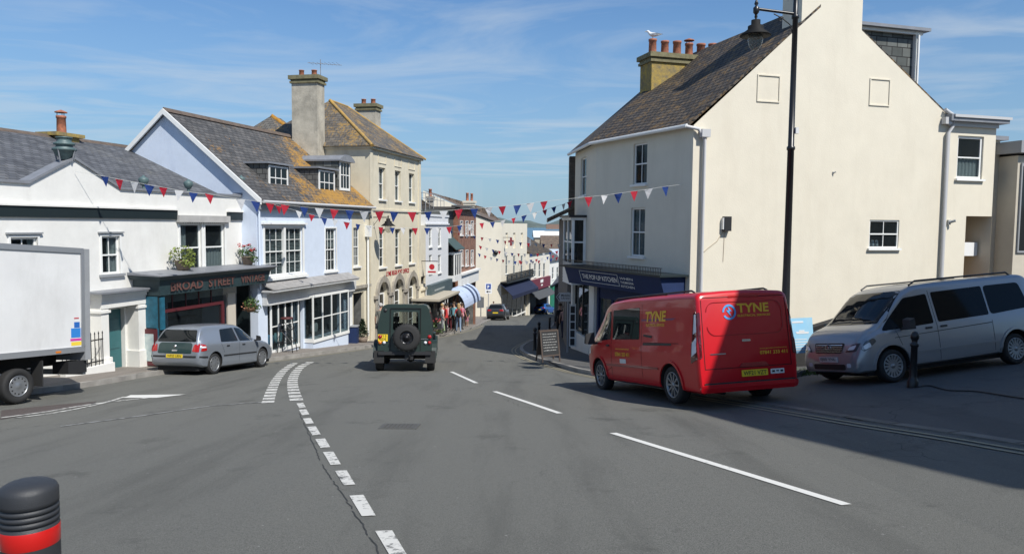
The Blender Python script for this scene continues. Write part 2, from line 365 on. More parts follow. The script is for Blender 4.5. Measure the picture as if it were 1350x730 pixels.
paving = road_mat('footway_paving', (.175, .155, .135), (.14, .125, .108), (.25, .22, .19), 120, .7)
kerbm = brickmat('kerb_stone', (.26, .245, .22), (.34, .32, .29), (.08, .075, .07), 60, .9, .035)
paint_w = wornmat('worn_white_paint', (.55, .54, .50), (.10, .10, .095), .52, 12, .08)
paint_ww = wornmat('badly_worn_white_paint', (.55, .54, .50), (.105, .103, .1), .47, 10, .10)
paint_y = wornmat('worn_yellow_paint', (.32, .28, .19), (.12, .11, .09), .56, 10, .12)
# ---------------------------------------------------------------- ground
xs = [-400, -150, -70, -40, -28, -20]+[i*.5 for i in range(-36, 49)]+[28, 36, 50, 80, 200, 500]
ys = [-60, -30, -15]+[i*.5 for i in range(-20, 121)]+[i for i in range(61, 131)]+[140, 150, 160, 170, 180, 190, 200, 230, 260, 290, 330, 375, 420]
mb = MB(); nx = len(xs)
vs = [(x, y, G(x, y)) for y in ys for x in xs]
fs = [(j*nx+i, j*nx+i+1, (j+1)*nx+i+1, (j+1)*nx+i) for j in range(len(ys)-1) for i in range(nx-1)]
mb.add(vs, fs, 0, False)
tag(build('ground', mb, asphalt), kind='structure')
XG = sorted(set(xs)); YG = sorted(set(ys))
def drape(pts, h, skirt=0):
    """flat polygon of ground points laid on the terrain"""
    bm = bmesh.new(); vv = [bm.verts.new((p[0], p[1], 0)) for p in pts]; bm.faces.new(vv)
    x0, x1 = min(p[0] for p in pts), max(p[0] for p in pts); y0, y1 = min(p[1] for p in pts), max(p[1] for p in pts)
    for c, ax, a, b_ in [(x, 0, x0, x1) for x in XG]+[(y, 1, y0, y1) for y in YG]:
        if a < c < b_:
            n = (1, 0, 0) if ax == 0 else (0, 1, 0)
            bmesh.ops.bisect_plane(bm, geom=bm.verts[:]+bm.edges[:]+bm.faces[:], plane_co=(c*(ax == 0), c*(ax == 1), 0), plane_no=n)
    bmesh.ops.recalc_face_normals(bm, faces=bm.faces)
    if bm.faces[:] and bm.faces[:][0].normal.z < 0: bmesh.ops.reverse_faces(bm, faces=bm.faces)
    if skirt:
        be = [e for e in bm.edges if e.is_boundary]
        r = bmesh.ops.extrude_edge_only(bm, edges=be); ex = set(v for v in r['geom'] if isinstance(v, bmesh.types.BMVert))
    else: ex = set()
    for v in bm.verts: v.co.z = G(v.co.x, v.co.y)+(h-skirt if v in ex else h)
    return bm
def drape_obj(name, polys, h, m, skirt=0, kind='structure'):
    me = bpy.data.meshes.new(name); bm = bmesh.new()
    for p in polys:
        b2 = drape(p, h, skirt); t = bpy.data.meshes.new('t'); b2.to_mesh(t); bm.from_mesh(t); b2.free(); bpy.data.meshes.remove(t)
    bm.to_mesh(me); bm.free(); me.materials.append(m); box_uv(me)
    return tag(linkmesh(name, me), kind=kind)
def offset_line(pts, d):
    out = []
    for i, p in enumerate(pts):
        a = Vector(pts[max(i-1, 0)][:2]); b = Vector(pts[min(i+1, len(pts)-1)][:2]); t = (b-a).normalized(); n = Vector((t.y, -t.x))
        out.append((p[0]+n.x*d, p[1]+n.y*d))
    return out
def smooth_line(pts, n=6):
    P = [Vector(p[:2]) for p in pts]; out = []
    for i in range(len(P)-1):
        p0, p1, p2, p3 = P[max(i-1, 0)], P[i], P[i+1], P[min(i+2, len(P)-1)]
        for k in range(n):
            t = k/n; out.append(tuple(.5*((2*p1)+(p2-p0)*t+(2*p0-5*p1+4*p2-p3)*t*t+(3*p1-p0-3*p2+p3)*t**3)))
    out.append(tuple(P[-1])); return out
def band(line, w0, w1):   # list of quads along a line between offsets
    a = offset_line(line, w0); b = offset_line(line, w1)
    return [[a[i], a[i+1], b[i+1], b[i]] for i in range(len(a)-1)]
# left kerb
KL = smooth_line([(-24, -20), (-16.5, 3), (-13.1, 11), (-11.4, 14.4), (-10.2, 17.3), (-9.75, 20.4), (-8.25, 24.9), (-7.25, 28.2), (-6.15, 32.2), (-4.55, 39), (-3.55, 45), (-2.95, 52), (-2.6, 60), (-2.45, 67), (-2.1, 76), (-.9, 86), (2.2, 98), (5.5, 110), (10, 125)])
# right kerb: round the shop corner, then up the side street
KR = smooth_line([(7.5, -14), (6.7, 2), (5.62, 7.9), (5.1, 10), (4.55, 12.4), (3.8, 15.5), (2.9, 19), (1.95, 22.6), (1.15, 25.4), (.62, 28.5), (.5, 31.5), (.85, 35), (1.5, 39.5), (2.2, 46), (3.1, 56), (4.1, 68), (5.6, 82), (8, 95), (12, 112)])
lp = KL+[(-40, 125), (-40, -20)]
drape_obj('pavement_left', [lp], .11, paving, .35)
rpav = KR[24:]+[(40, 112), (40, 23.0), (13.0, 21.0), (9.0, 20.2), (6.8, 19.2), (5.6, 17.6)]
KRI = [k for k in KR]
rp_ = [p for p in KR if p[1] > 15.2]+[(40, 112), (40, 21.5), (11, 19.6), (7.6, 18.3), (5.6, 15.2)]
drape_obj('pavement_right', [rp_], .11, asph2, .35)
drape_obj('kerb_left', band(KL, 0, .14), .125, kerbm, .35)
krr = [p for p in KR if p[1] > 15.2]
drape_obj('kerb_right', band(krr, -.14, 0), .125, kerbm, .35)
krl = [p for p in KR if p[1] <= 15.6]
drape_obj('dropped_kerb', band(krl, -.14, 0), .02, brickmat('dull_kerb', (.13, .125, .11), (.17, .16, .145), (.05, .05, .045), 60, .9, .035), .1)
drape_obj('side_road', [[p for p in KR if 2 < p[1] <= 15.3]+[(5.7, 15.3), (7.6, 18.2), (11, 19.5), (26, 20.8), (26, 8), (22, 2)]], .008, asph2)
# ---------------------------------------------------------------- painted markings
def pxq(l): return [tuple(gnd(*p)) for p in l]
polys = []
A_, B_ = gnd(807, 571), gnd(1117, 666)
def strip(a, b, wd):
    t = (Vector(b)-Vector(a)).normalized(); n = Vector((t.y, -t.x))*wd/2
    return [tuple(Vector(a)+n), tuple(Vector(b)+n), tuple(Vector(b)-n), tuple(Vector(a)-n)]
for (a, b, wd) in [((808, 571), (1116, 666), .11), ((652, 516), (738, 545), .11), ((595, 490), (628, 505), .11)]:
    polys.append(strip(gnd(*a), gnd(*b), wd))
for (y0, y1) in [(30, 34), (41, 45), (55, 59), (69, 73)]:
    pass
drape_obj('centre_line_marking', polys, .007, wornmat('white_line_paint', (.62, .61, .57), (.20, .20, .185), .58, 9, .12))
def dashes(line, wd, ln, gap, wmat, name):
    L = smooth_line(line, 40); out = []; acc = 0; on = True; st = Vector(L[0]); prev = st; pts = [st]
    for p in L[1:]:
        p = Vector(p); seg = (p-prev).length; acc += seg; pts.append(p)
        if acc >= (ln if on else gap):
            if on: out.append(strip(pts[0], pts[-1], wd))
            on = not on; acc = 0; pts = [p]
        prev = p
    return drape_obj(name, out, .007, wmat)
near = [(1290, 650, 1230, 590, 52), ]
bars = [(516, 717, 14, 34), (478, 667, 11.5, 27), (455, 630, 9.5, 19), (437.5, 604.5, 8.5, 17), (425.5, 584.5, 8, 11.5), (414, 568, 7, 11), (406.5, 555, 6.5, 7), (401, 543.5, 6, 7), (397, 534.5, 5.5, 6)]
polys = []
for (x, y, hw, hh) in bars:
    hw *= .80; sh_ = .60*hh/2; polys.append(pxq([(x-hw-sh_, y-hh/2+.5), (x+hw-sh_, y-hh/2-.5), (x+hw+sh_, y+hh/2-.5), (x-hw+sh_, y+hh/2+.5)]))
drape_obj('give_way_marking', polys, .007, paint_w)
dashes([gnd(391, 528), gnd(386, 510), gnd(387, 497), gnd(394, 486), gnd(405, 479), gnd(412, 476.5)], .25, .40, .20, paint_w, 'give_way_marking')
dashes([gnd(353, 531), gnd(358, 515), gnd(365, 500), gnd(375, 488), gnd(389, 478)], .23, .36, .20, paint_w, 'give_way_marking')
drape_obj('triangle_marking', [pxq([(163, 524.5), (172, 521), (245, 520), (206, 524.5)])], .0085, wornmat('triangle_paint', (.62, .61, .57), (.3, .29, .27), .64, 10)); drape_obj('edge_line_marking', band(smooth_line([gnd(x, y) for x, y in [(20, 551), (75, 544), (130, 533), (165, 523)]]), -.05, .04), .008, paint_ww)
ln = [gnd(x, y) for x, y in [(0, 551), (60, 543), (120, 533), (180, 526), (245, 520)]]
drape_obj('edge_line_marking', band(smooth_line(ln), -.05, .05), .0075, paint_ww)
ln = [gnd(x, y) for x, y in [(80, 562), (180, 549), (280, 535), (350, 530)]]
drape_obj('edge_line_marking', band(smooth_line(ln), -.04, .04), .007, wornmat('ghost_paint', (.3, .3, .29), (.1, .1, .097), .45, 9, .12))
dy = [p for p in KR if 2 < p[1] < 40]
for o_ in (.30, .44): drape_obj('double_yellow_line', band([p for p in dy], -o_-.05, -o_), .011, paint_y)
dyl = [p for p in KL if 24 < p[1] < 60]
for o_ in (.32,): drape_obj('edge_line_marking', band(dyl, o_, o_+.08), .007, paint_y)
rn_ = random.Random(2); sm = smooth_line([gnd(x, y) for x, y in [(512, 760), (497, 728), (478, 695), (455, 660), (436, 632), (423, 612), (414, 590), (403, 565), (394, 545)]], 12); sm = [(p[0]+.01+rn_.uniform(-.012, .012), p[1]) for p in sm]
drape_obj('tarmac_seam', [q for i, q in enumerate(band(sm, -.006, .005)) if rn_.random() < .88], .005, mat('bitumen', (.035, .035, .034), .8))
# asphalt repair patch (left) and manhole frame
drape_obj('road_patch', [pxq([(0, 553), (2, 541), (80, 533), (128, 529), (110, 536), (40, 546)])], .006, wornmat('rough_patch', (.07, .055, .05), (.17, .14, .12), .58, 30, .05))
mhp = gnd(527, 562)
mb = MB(); z = G(*mhp)+.009
sl_ = (G(mhp.x, mhp.y+.5)-G(mhp.x, mhp.y-.5))
mb.M = Matrix.Translation((mhp.x, mhp.y, z)) @ Matrix.Rotation(math.atan(sl_), 4, 'X')
mb.box(-.27, -.25, -.01, .27, .25, .0); mb.box(-.22, -.20, 0, .22, .20, .004, 1)
for i in range(7):
    for j in range(7): mb.box(-.20+i*.058, -.18+j*.053, .004, -.17+i*.058, -.155+j*.053, .007, 1)
mho = build('manhole_cover', mb, [mat('cast_iron', (.09, .088, .08), .7, var=.3, vscale=20), mat('cast_iron_lid', (.075, .073, .066), .7)])
tag(mho, 'square iron manhole cover sunk in the middle of the road', 'manhole cover')
# ---------------------------------------------------------------- sea and far coast
mb = MB(); mb.quad((-30000, 330, -30), (30000, 330, -30), (30000, 45000, -30), (-30000, 45000, -30))
seam = mat('sea_water', (.03, .10, .16), .25, bump=.6, bscale=.05, var=.1, vscale=.01)
tag(build('sea', mb, seam), kind='structure')
mb = MB(); random.seed(3)
hm = mat('coastal_hill', (.10, .13, .12), .95, var=.4, vscale=.004)
prof = []
n = 60
vs = []; fs = []
for i in range(n+1):
    x = -1500+i*(3600/n); h = 55+25*math.sin(i*.35)+18*math.sin(i*.9+1)+random.uniform(-5, 5)
    if x > 1200: h *= max(.15, 1-(x-1200)/900)
    if x < -400: h *= .7
    for j, (dyy, f) in enumerate([(0, 0), (120, .55), (400, .9), (900, 1), (1600, .7)]): vs.append((x, 9000+dyy, -31+ (h+31)*f*1.0))
for i in range(n):
    for j in range(4): fs.append((i*5+j, (i+1)*5+j, (i+1)*5+j+1, i*5+j+1))
mb.add(vs, fs, 0, True)
tag(build('coastal_hill', mb, hm, uv=False), kind='structure')
# ---------------------------------------------------------------- building helpers
def wall(mb, x0, x1, z0, z1, ops, dep=.12, room=.7, y=0, mw=0, md=1):
    """front wall in the x-z plane at y, openings with reveals and a dark room behind"""
    X = sorted(set([x0, x1]+[v for o in ops for v in o[:2]])); Z = sorted(set([z0, z1]+[v for o in ops for v in o[2:4]]))
    X = [v for v in X if x0 <= v <= x1]; Z = [v for v in Z if z0 <= v <= z1]
    for i in range(len(X)-1):
        for j in range(len(Z)-1):
            cx, cz = (X[i]+X[i+1])/2, (Z[j]+Z[j+1])/2
            if any(o[0] < cx < o[1] and o[2] < cz < o[3] for o in ops): continue
            mb.quad((X[i], y, Z[j]), (X[i+1], y, Z[j]), (X[i+1], y, Z[j+1]), (X[i], y, Z[j+1]), mw)
    for o in ops:
        a, b, c, d = o[:4]; rm = o[4] if len(o) > 4 else room; yy = y+dep; md_ = o[5] if len(o) > 5 else md
        for (p, q) in (((a, c), (b, c)), ((b, c), (b, d)), ((b, d), (a, d)), ((a, d), (a, c))):
            mb.quad((p[0], y, p[1]), (q[0], y, q[1]), (q[0], yy, q[1]), (p[0], yy, p[1]), mw)
            mb.quad((p[0], yy, p[1]), (q[0], yy, q[1]), (q[0], yy+rm, q[1]), (p[0], yy+rm, p[1]), md_)
        mb.quad((a, yy+rm, c), (b, yy+rm, c), (b, yy+rm, d), (a, yy+rm, d), md_)
def window(root, pl, a, b, c, d, nx=2, ny=2, inset=.06, fr=.05, sill=True, trim=0, mid=True, cur=None, open_=0, sillm=None, fm=None, bar=.022, split=1, gm=None, y=0):
    fm = fm or whitep; M = pl.mat(); mb = MB(); mb.M = M
    y0, y1 = y+inset, y+inset+.06
    def fr_(a, b, c, d, w_):
        mb.box(a, y0, c, a+w_, y1, d); mb.box(b-w_, y0, c, b, y1, d); mb.box(a+w_, y0+.001, c, b-w_, y1, c+w_); mb.box(a+w_, y0+.001, d-w_, b-w_, y1, d)
    e = .003; A, B, Cc, D = a+e, b-e, c+e, d-e
    for k in range(split):
        sa = A+(B-A)*k/split; sb = A+(B-A)*(k+1)/split
        fr_(sa, sb, Cc, D, fr)
        if mid: mb.box(sa+fr, y0-.012, (c+d)/2-.022, sb-fr, y1-.01, (c+d)/2+.022)
        for i in range(1, nx): x = sa+fr+(sb-sa-2*fr)*i/nx; mb.box(x-bar/2, y0+.012, Cc+fr, x+bar/2, y1-.012, D-fr)
        hs = [Cc+fr, D-fr] if not mid else None
        if mid:
            for (l, h) in ((Cc+fr, (c+d)/2-.022), ((c+d)/2+.022, D-fr)):
                for j in range(1, ny): zz = l+(h-l)*j/ny; mb.box(sa+fr, y0+.014, zz-bar/2, sb-fr, y1-.014, zz+bar/2)
        else:
            for j in range(1, ny): zz = Cc+fr+(D-Cc-2*fr)*j/ny; mb.box(sa+fr, y0+.014, zz-bar/2, sb-fr, y1-.014, zz+bar/2)
    if trim:
        mb.box(a-trim, y-.025, c, a, y+.02, d+trim); mb.box(b, y-.025, c, b+trim, y+.02, d+trim); mb.box(a, y-.024, d, b, y+.02, d+trim)
    w_ = build('window', mb, fm, root)
    g_ = MB(); g_.M = M; g_.box(A+fr*.5, (y0+y1)/2-.004, Cc+fr*.5, B-fr*.5, (y0+y1)/2+.004, D-fr*.5)
    build('pane', g_, gm or glass, w_)
    if sill:
        s = MB(); s.M = M; s.box(a-.06-trim, y-.09, c-.07, b+.06+trim, y0, c-.002); build('sill', s, sillm or fm, w_)
    if cur:
        k = MB(); k.M = M; yy = y1+.035
        def drapec(xa, xb, za, zb):
            n_ = max(3, int((xb-xa)/.05)); p = []
            for i in range(n_+1):
                x = xa+(xb-xa)*i/n_; p.append((x, yy+.018*math.sin(i*2.1)))
            for i in range(n_): k.quad((p[i][0], p[i][1], za), (p[i+1][0], p[i+1][1], za), (p[i+1][0], p[i+1][1], zb), (p[i][0], p[i][1], zb))
        if cur == 'sides': ww = (b-a)*.22; drapec(a, a+ww, c, d); drapec(b-ww, b, c, d)
        elif cur == 'left': drapec(a, a+(b-a)*.45, c, d)
        elif cur == 'right': drapec(a+(b-a)*.5, b, c, d)
        elif cur == 'full': drapec(a, b, c, d)
        elif cur == 'top': drapec(a, b, (c+d)/2+.1, d)
        elif cur == 'low': drapec(a, b, c, (c+d)/2)
        elif cur == 'blind':
            z_ = c+.03
            while z_ < d: k.box(a+.02, yy-.012, z_, b-.02, yy+.012, z_+.028); z_ += .055
        build('blind' if cur == 'blind' else 'curtain', k, curt, w_)
    return w_
def block(mb, x0, x1, depth, z0, z1, mi=0, top=True, y=0):
    """other faces of a building volume"""
    mb.quad((x0, y, z0), (x0, y+depth, z0), (x0, y+depth, z1), (x0, y, z1), mi); mb.quad((x1, y, z0), (x1, y+depth, z0), (x1, y+depth, z1), (x1, y, z1), mi)
    mb.quad((x0, y+depth, z0), (x1, y+depth, z0), (x1, y+depth, z1), (x0, y+depth, z1), mi)
    if top: mb.quad((x0, y, z1), (x1, y, z1), (x1, y+depth, z1), (x0, y+depth, z1), mi)
def slab(mb, pts, th=.10, mi=0):
    """roof slope: polygon thickened downwards"""
    n = len(pts); P = [Vector(p) for p in pts]
    nn = (P[1]-P[0]).cross(P[2]-P[0]).normalized()
    if nn.z < 0: nn = -nn
    mb.prism(P, -nn*th, mi)
def chimney_pots(root, pl, xs_, y, z, h=.5, r=.12, m=None, cowl=()):
    for i, x in enumerate(xs_):
        b = MB(); b.M = pl.mat()
        rr = r*random.uniform(.92, 1.05); hh = h*random.uniform(.93, 1.05)
        b.lathe([(rr*1.02, 0), (rr, .05), (rr*.92, hh*.85), (rr*1.05, hh*.87), (rr*1.05, hh), (rr*.8, hh), (rr*.75, hh*.6), (0, hh*.6)], 14, 'Z', (x, y, z))
        if i in cowl: b.lathe([(rr*1.3, hh+.10), (rr*1.3, hh+.13), (.02, hh+.2)], 12, 'Z', (x, y, z)); [b.tube([(x+rr*.8*math.cos(a), y+rr*.8*math.sin(a), z+hh-.05), (x+rr*.8*math.cos(a), y+rr*.8*math.sin(a), z+hh+.11)], .012, 5) for a in (0, 2.1, 4.2)]
        build('chimney_pot', b, m or terra, root)
def pipe(name, root, pts, r, m, parent=None):
    b = MB(); b.tube(pts, r, 10); return build(name, b, m, root)
def base_thing(name, pl, s, label, cat, group=None, out=0, zoff=0):
    q = pl.p(s, out, 0); return thing(name, (q.x, q.y, G(q.x, q.y)+zoff), 0, label, cat, group)
# ================================================================ LEFT ROW
PW = PL((-9.75, 26.7), (.275, 1)); PB = PL((-9.1, 26.7), (.275, 1))
# ---------------- white pedimented building
s0 = -14.0; s1 = PW.sz(336, 300)[0]
W = base_thing('terraced_house', PW, (s0+s1)/2, 'white rendered building with pointed parapet and dark slate roof behind the lorry', 'building')
M = PW.mat()
zpar = PW.sz(200, 254)[1]; ops = []
win2 = PW.rect(134, 158, 311, 361); win1 = PW.rect(14, 50, 310, 361); winc = (PW.sz(236, 320)[0], PW.sz(297, 320)[0], PW.sz(265, 357)[1], PW.sz(265, 295)[1])
win1 = (win1[0], win1[1], win2[2], win2[3])
wm = (winc[0]+winc[1])/2
winL = (winc[0]+.05, wm-.09, winc[2], winc[3]); winR = (wm+.09, winc[1]-.05, winc[2], winc[3])
zg = G(-11.5, 21)-1.2
door = PW.rect(129, 165, 408, 486); door = (door[0], door[1], zg+.3, door[3])
shopo = (PW.sz(222, 440)[0], PW.sz(326, 430)[0], PW.sz(270, 470)[1]-.35, PW.sz(270, 392)[1])
ops = [win1, win2, winL, winR, (door[0], door[1], door[2], door[3], .1), (shopo[0], shopo[1], shopo[2], shopo[3], 1.6)]
winm2 = (win1[0]-4.2, win1[1]-4.2, win1[2], win1[3]); ops.append(winm2)
b = MB(); b.M = M
zflat = PW.sz(235, 254.5)[1]
wall(b, s0, s1, zg-.5, zflat, ops, .14)
block(b, s0, s1, 8, zg-.5, zflat-.4, 0, False)
# pediment
pa, pp, pb2 = PW.sz(38, 243), PW.sz(97, 210), PW.sz(157, 252)
b.poly([(pa[0], 0, zflat), (pb2[0], 0, zflat), (pb2[0], 0, zflat+.02), (pp[0], 0, pp[1]), (pa[0], 0, zflat+.02)])
b.poly([(pb2[0], .25, zflat), (pa[0], .25, zflat), (pa[0], .25, zflat+.02), (pp[0], .25, pp[1]), (pb2[0], .25, zflat+.02)])
# swept end of the parapet
e0 = PW.sz(316, 258)[0]; e1 = PW.sz(323, 255)[0]; ze = PW.sz(330, 249)[1]
b.prism([(e0, 0, zflat), (s1, 0, zflat), (s1, 0, ze), (e1+.1, 0, ze), (e1-.1, 0, zflat+.15)], (0, .25, 0))
build('wall', b, [white, dimroom], W)
b = MB(); b.M = M   # coping
def cope(a, b_, za, zb, w_=.32, h=.07): b.hexa([(a, -.06, za), (b_, -.06, zb), (b_, w_, zb), (a, w_, za), (a, -.06, za+h), (b_, -.06, zb+h), (b_, w_, zb+h), (a, w_, za+h)])
cope(s0, pa[0], zflat, zflat); cope(pa[0], pp[0], zflat+.02, pp[1]); cope(pp[0], pb2[0], pp[1], zflat+.02); cope(pb2[0], e0, zflat, zflat); cope(e0, e1, zflat, ze); cope(e1, s1, ze, ze)
build('coping', b, lead, W)
b = MB(); b.M = M; zs1 = PW.sz(120, 274)[1]; zs0 = PW.sz(120, 286)[1]
b.box(s0, -.10, zs1, winc[0]-.1, 0.0, zs1+.05); b.box(winc[1]+.1, -.10, zs1, s1, 0.0, zs1+.05)
build('string_course', b, white, W)
b = MB(); b.M = M
b.box(s0, -.06, zs0-.03, winc[0]-.1, -.001, zs1-.001); b.box(winc[1]+.1, -.06, zs0-.03, s1, -.001, zs1-.001)
build('paint_and_shade_band', b, mat('black_green_paint', (.012, .02, .022), .5), W)  # dark colour carries black paint plus the shade below the string course
b = MB(); b.M = M; za = PW.sz(268, 289)[1]
b.box(winc[0]-.12, -.14, za-.10, winc[1]+.12, -.001, za+.12); b.box(winc[0]-.03, -.08, winc[3]+.04, winc[1]+.03, -.002, za-.101)
for i in range(22):
    x = winc[0]+(winc[1]-winc[0])*i/21; b.box(x-.02, -.12, za-.14, x+.02, -.08, za-.101)
build('window_entablature', b, mat('grey_entablature', (.42, .41, .39), .8, var=.2, vscale=3), W)
window(W, PW, *win1, 2, 1, trim=.05, sillm=greyp, cur='sides'); window(W, PW, *win2, 2, 1, trim=.05, sillm=greyp, cur='right'); window(W, PW, *winm2, 2, 1, trim=.05, sillm=greyp)
window(W, PW, *winL, 1, 1, trim=.07, cur='left', sill=False); window(W, PW, *winR, 1, 1, trim=.07, cur='low', sill=False)
for wn in (win1, win2, winm2):
    b = MB(); b.M = M; b.box(wn[0]-.12, -.07, wn[3]+.08, wn[1]+.12, -.001, wn[3]+.12); build('hood_mould', b, greyp, W)
# roof
ridge = PW.shift(-5.2); zr = ridge.sz(120, 187)[1]; rr1 = ridge.sz(256, 205)[0]
b = MB(); b.M = M
slab(b, [(s0, .3, zflat-.15), (s1, .3, zflat-.15), (rr1+.5, 5.2, zr), (s0, 5.2, zr)])
slab(b, [(s0, 10, zflat-.2), (rr1+.5, 10, zflat-.2), (rr1+.5, 5.2, zr), (s0, 5.2, zr)])
build('roof', b, slate, W)
b = MB(); b.M = M; b.prism([(s0, 5.05, zr-.06), (s0, 5.2, zr+.06), (s0, 5.35, zr-.06)], (rr1+.5-s0, 0, 0)); build('ridge_tiles', b, mat('ridge_clay', (.12, .09, .07), .85, var=.4, vscale=4), W)
# little chimney on the ridge
cs0, cs1 = ridge.sz(62, 182)[0], ridge.sz(100, 182)[0]; zc = ridge.sz(80, 176)[1]
b = MB(); b.M = M; b.box(cs0+.15, 4.9, zr-.6, cs1-.15, 5.6, zc-.12); b.box(cs0, 4.8, zc-.119, cs1, 5.7, zc)
ch = build('chimney', b, lichenstone, W)
chimney_pots(ch, PW, [(cs0+cs1)/2], 5.2, zc, .58, .16, terra, (0,))
# door porch
b = MB(); b.M = M
zc1 = PW.sz(150, 383)[1]; dp = -.42
pl_, pr_ = PW.sz(118, 430)[0], PW.sz(178, 430)[0]
b.box(pl_-.12, dp-.14, zc1-.07, pr_+.12, -.001, zc1); b.box(pl_-.04, dp-.06, zc1-.17, pr_+.04, -.002, zc1-.071); b.box(pl_, dp, zc1-.42, pr_, -.003, zc1-.171)
for (xa, xb) in ((pl_, pl_+.26), (pr_-.30, pr_)):
    b.box(xa, dp+.02, zg, xb, -.004, zc1-.421); b.box(xa-.04, dp-.02, zc1-.54, xb+.04, -.005, zc1-.47); b.box(xa-.05, dp-.03, zg, xb+.05, -.006, zg+1.75-.0)
build('porch', b, white, W)
b = MB(); b.M = M; b.box(pl_-.2, dp-.22, zc1+.001, pr_+.2, -.001, zc1+.05); build('porch_flashing', b, lead, W)
b = MB(); b.M = M; yd = .12
b.box(door[0], yd, zg, door[1]-.02, yd+.05, door[3]); xm = (door[0]+door[1])/2
for (u0_, u1_) in ((door[0]+.08, xm-.04), (xm+.04, door[1]-.1)):
    for (v0, v1) in ((.95, 1.55), (1.65, 2.5)): b.box(u0_, yd-.015, zg+v0+.2, u1_, yd-.001, zg+v1+.2)
dr = build('door', b, mat('teal_door_paint', (.035, .13, .14), .4, var=.1, vscale=5), W)
b = MB(); b.M = M; b.lathe([(0, yd-.07), (.035, yd-.06), (.035, yd-.03), (.015, yd-.02), (.015, yd)], 10, 'Y', (xm-.1, 0, zg+1.9)); build('door_handle', b, mat('brass', (.5, .36, .12), .3, metal=1), dr)
# shop front: projecting box fascia
PWf = PW.shift(.92)
fa, fb = PWf.sz(211, 375)[0], PWf.sz(352, 363)[0]
zt_ = PWf.sz(285, 357.5)[1]; zb_ = PWf.sz(280, 381.5)[1]
SH = W
b = MB(); b.M = M
b.prism([(fa-.02, -.92, zb_), (fb+.0, -.92, zb_), (fb+.14, -.98, zt_-.12), (fa-.08, -.98, zt_-.12)], (0, .93, 0)); build('shop_fascia', b, teal, W)
b = MB(); b.M = M; b.prism([(fa-.14, -1.03, zt_-.119), (fb+.2, -1.03, zt_-.119), (fb+.3, -1.14, zt_), (fa-.24, -1.14, zt_)], (0, 1.15, 0)); build('cornice', b, teal, W)
b = MB(); b.M = M; b.hexa([(fa-.26, -1.16, zt_+.001), (fb+.32, -1.16, zt_+.001), (fb+.32, -.01, zt_+.02), (fa-.26, -.01, zt_+.02), (fa-.26, -1.16, zt_+.03), (fb+.32, -1.16, zt_+.03), (fb+.32, -.01, zt_+.10), (fa-.26, -.01, zt_+.10)]); build('fascia_flashing', b, lead, W)
sw = fb-fa; hgt = (zt_-.12-zb_)
for i, (t_, f0, f1) in enumerate((('BROAD', .07, .34), ('STREET', .39, .64), ('VINTAGE', .70, .96))):
    tm = mat('rusty_sign_letters', (.13, .06, .05), .6, var=.4, vscale=20)
    text(W, 'sign_lettering', t_, PWf.p(fa+sw*f0, .045, zb_+hgt*.22), tuple(PW.t)+(0,), (0, 0, 1), sw*(f1-f0), hgt*.58, tm, .012, .03)
# shop front below
zs = zg+.1
b = MB(); b.M = M
b.box(fa, -.86, zb_-2.7, fa+.0+.22, -.003, zb_-.002, 0); b.box(fb-.5, -.5, zb_-2.7, fb-.42, -.003, zb_-.002, 0)
b.box(fa+.22, -.60, zb_-2.7, fa+sw*.62, -.55, zb_-2.05); b.box(fa+.22, -.6, zb_-2.7, fa+.30, -.5, zb_-.003)
build('shopfront_frame', b, mat('black_green_paint', (.012, .02, .022), .5), W)
b = MB(); b.M = M; b.box(fa+.02, -.90, zb_-1.0, fa+.2, -.861, zb_-.05); build('front_panel', b, tealb, W); b = MB(); b.M = M; b.box(fa-.01, -.82, zb_-.95, fa-.001, -.02, zb_-.03); b.box(fa-.012, -.84, zb_-2.65, fa-.001, -.0, zb_-2.1); b.box(fa-.011, -.84, zb_-2.1, fa-.001, -.78, zb_-.95); build('side_panel', b, tealb, W)
zt2 = zb_-.52
b = MB(); b.M = M; x0_, x1_ = fa+.30, fa+sw*.62
b.box(x0_, -.60, zt2-.05, x1_, -.54, zt2+.05); b.box(x0_, -.6, zb_-2.05, x0_+.07, -.54, zt2-.051); b.box(x1_-.12, -.62, zb_-2.6, x1_, -.50, zt2-.051)
b.box(x0_, -.6, zb_-2.1, x1_, -.53, zb_-2.0)
for k in range(1, 5): xx = x0_+(x1_-x0_)*k/5; b.box(xx-.02, -.58, zt2+.051, xx+.02, -.55, zb_-.003)
sf = build('shop_window', b, maroon, W)
b = MB(); b.M = M; b.box(x0_+.07, -.575, zb_-2.0, x1_-.12, -.567, zt2-.05); b.box(x0_, -.575, zt2+.05, x1_, -.567, zb_-.004); build('pane', b, glass, sf)
# notice frame on the shop's side
b = MB(); b.M = M; b.box(fa-.06, -.80, zb_-2.05, fa-.011, -.18, zb_-.98)
nf = build('notice_frame', b, maroon, W)
b = MB(); b.M = M; b.box(fa-.07, -.70, zb_-1.92, fa-.061, -.28, zb_-1.12); 
build('notice', b, mat('notice_paper', (.50, .55, .52), .6, var=.3, vscale=4, dark=(.25, .35, .38)), nf)
# inside goods (shelves)
b = MB(); b.M = M
for k in range(3): b.box(x0_+.1, .4, zb_-2.0+k*.5, x1_-.1, .8, zb_-1.97+k*.5)
build('shelf', b, mat('dark_wood', (.08, .045, .025), .6), W)
# cream door panel
b = MB(); b.M = M; b.box(x1_+.42, -.45, zb_-2.65, x1_+.85, -.39, zb_-.25); build('door_panel', b, mat('cream_door', (.55, .50, .42), .5), W)
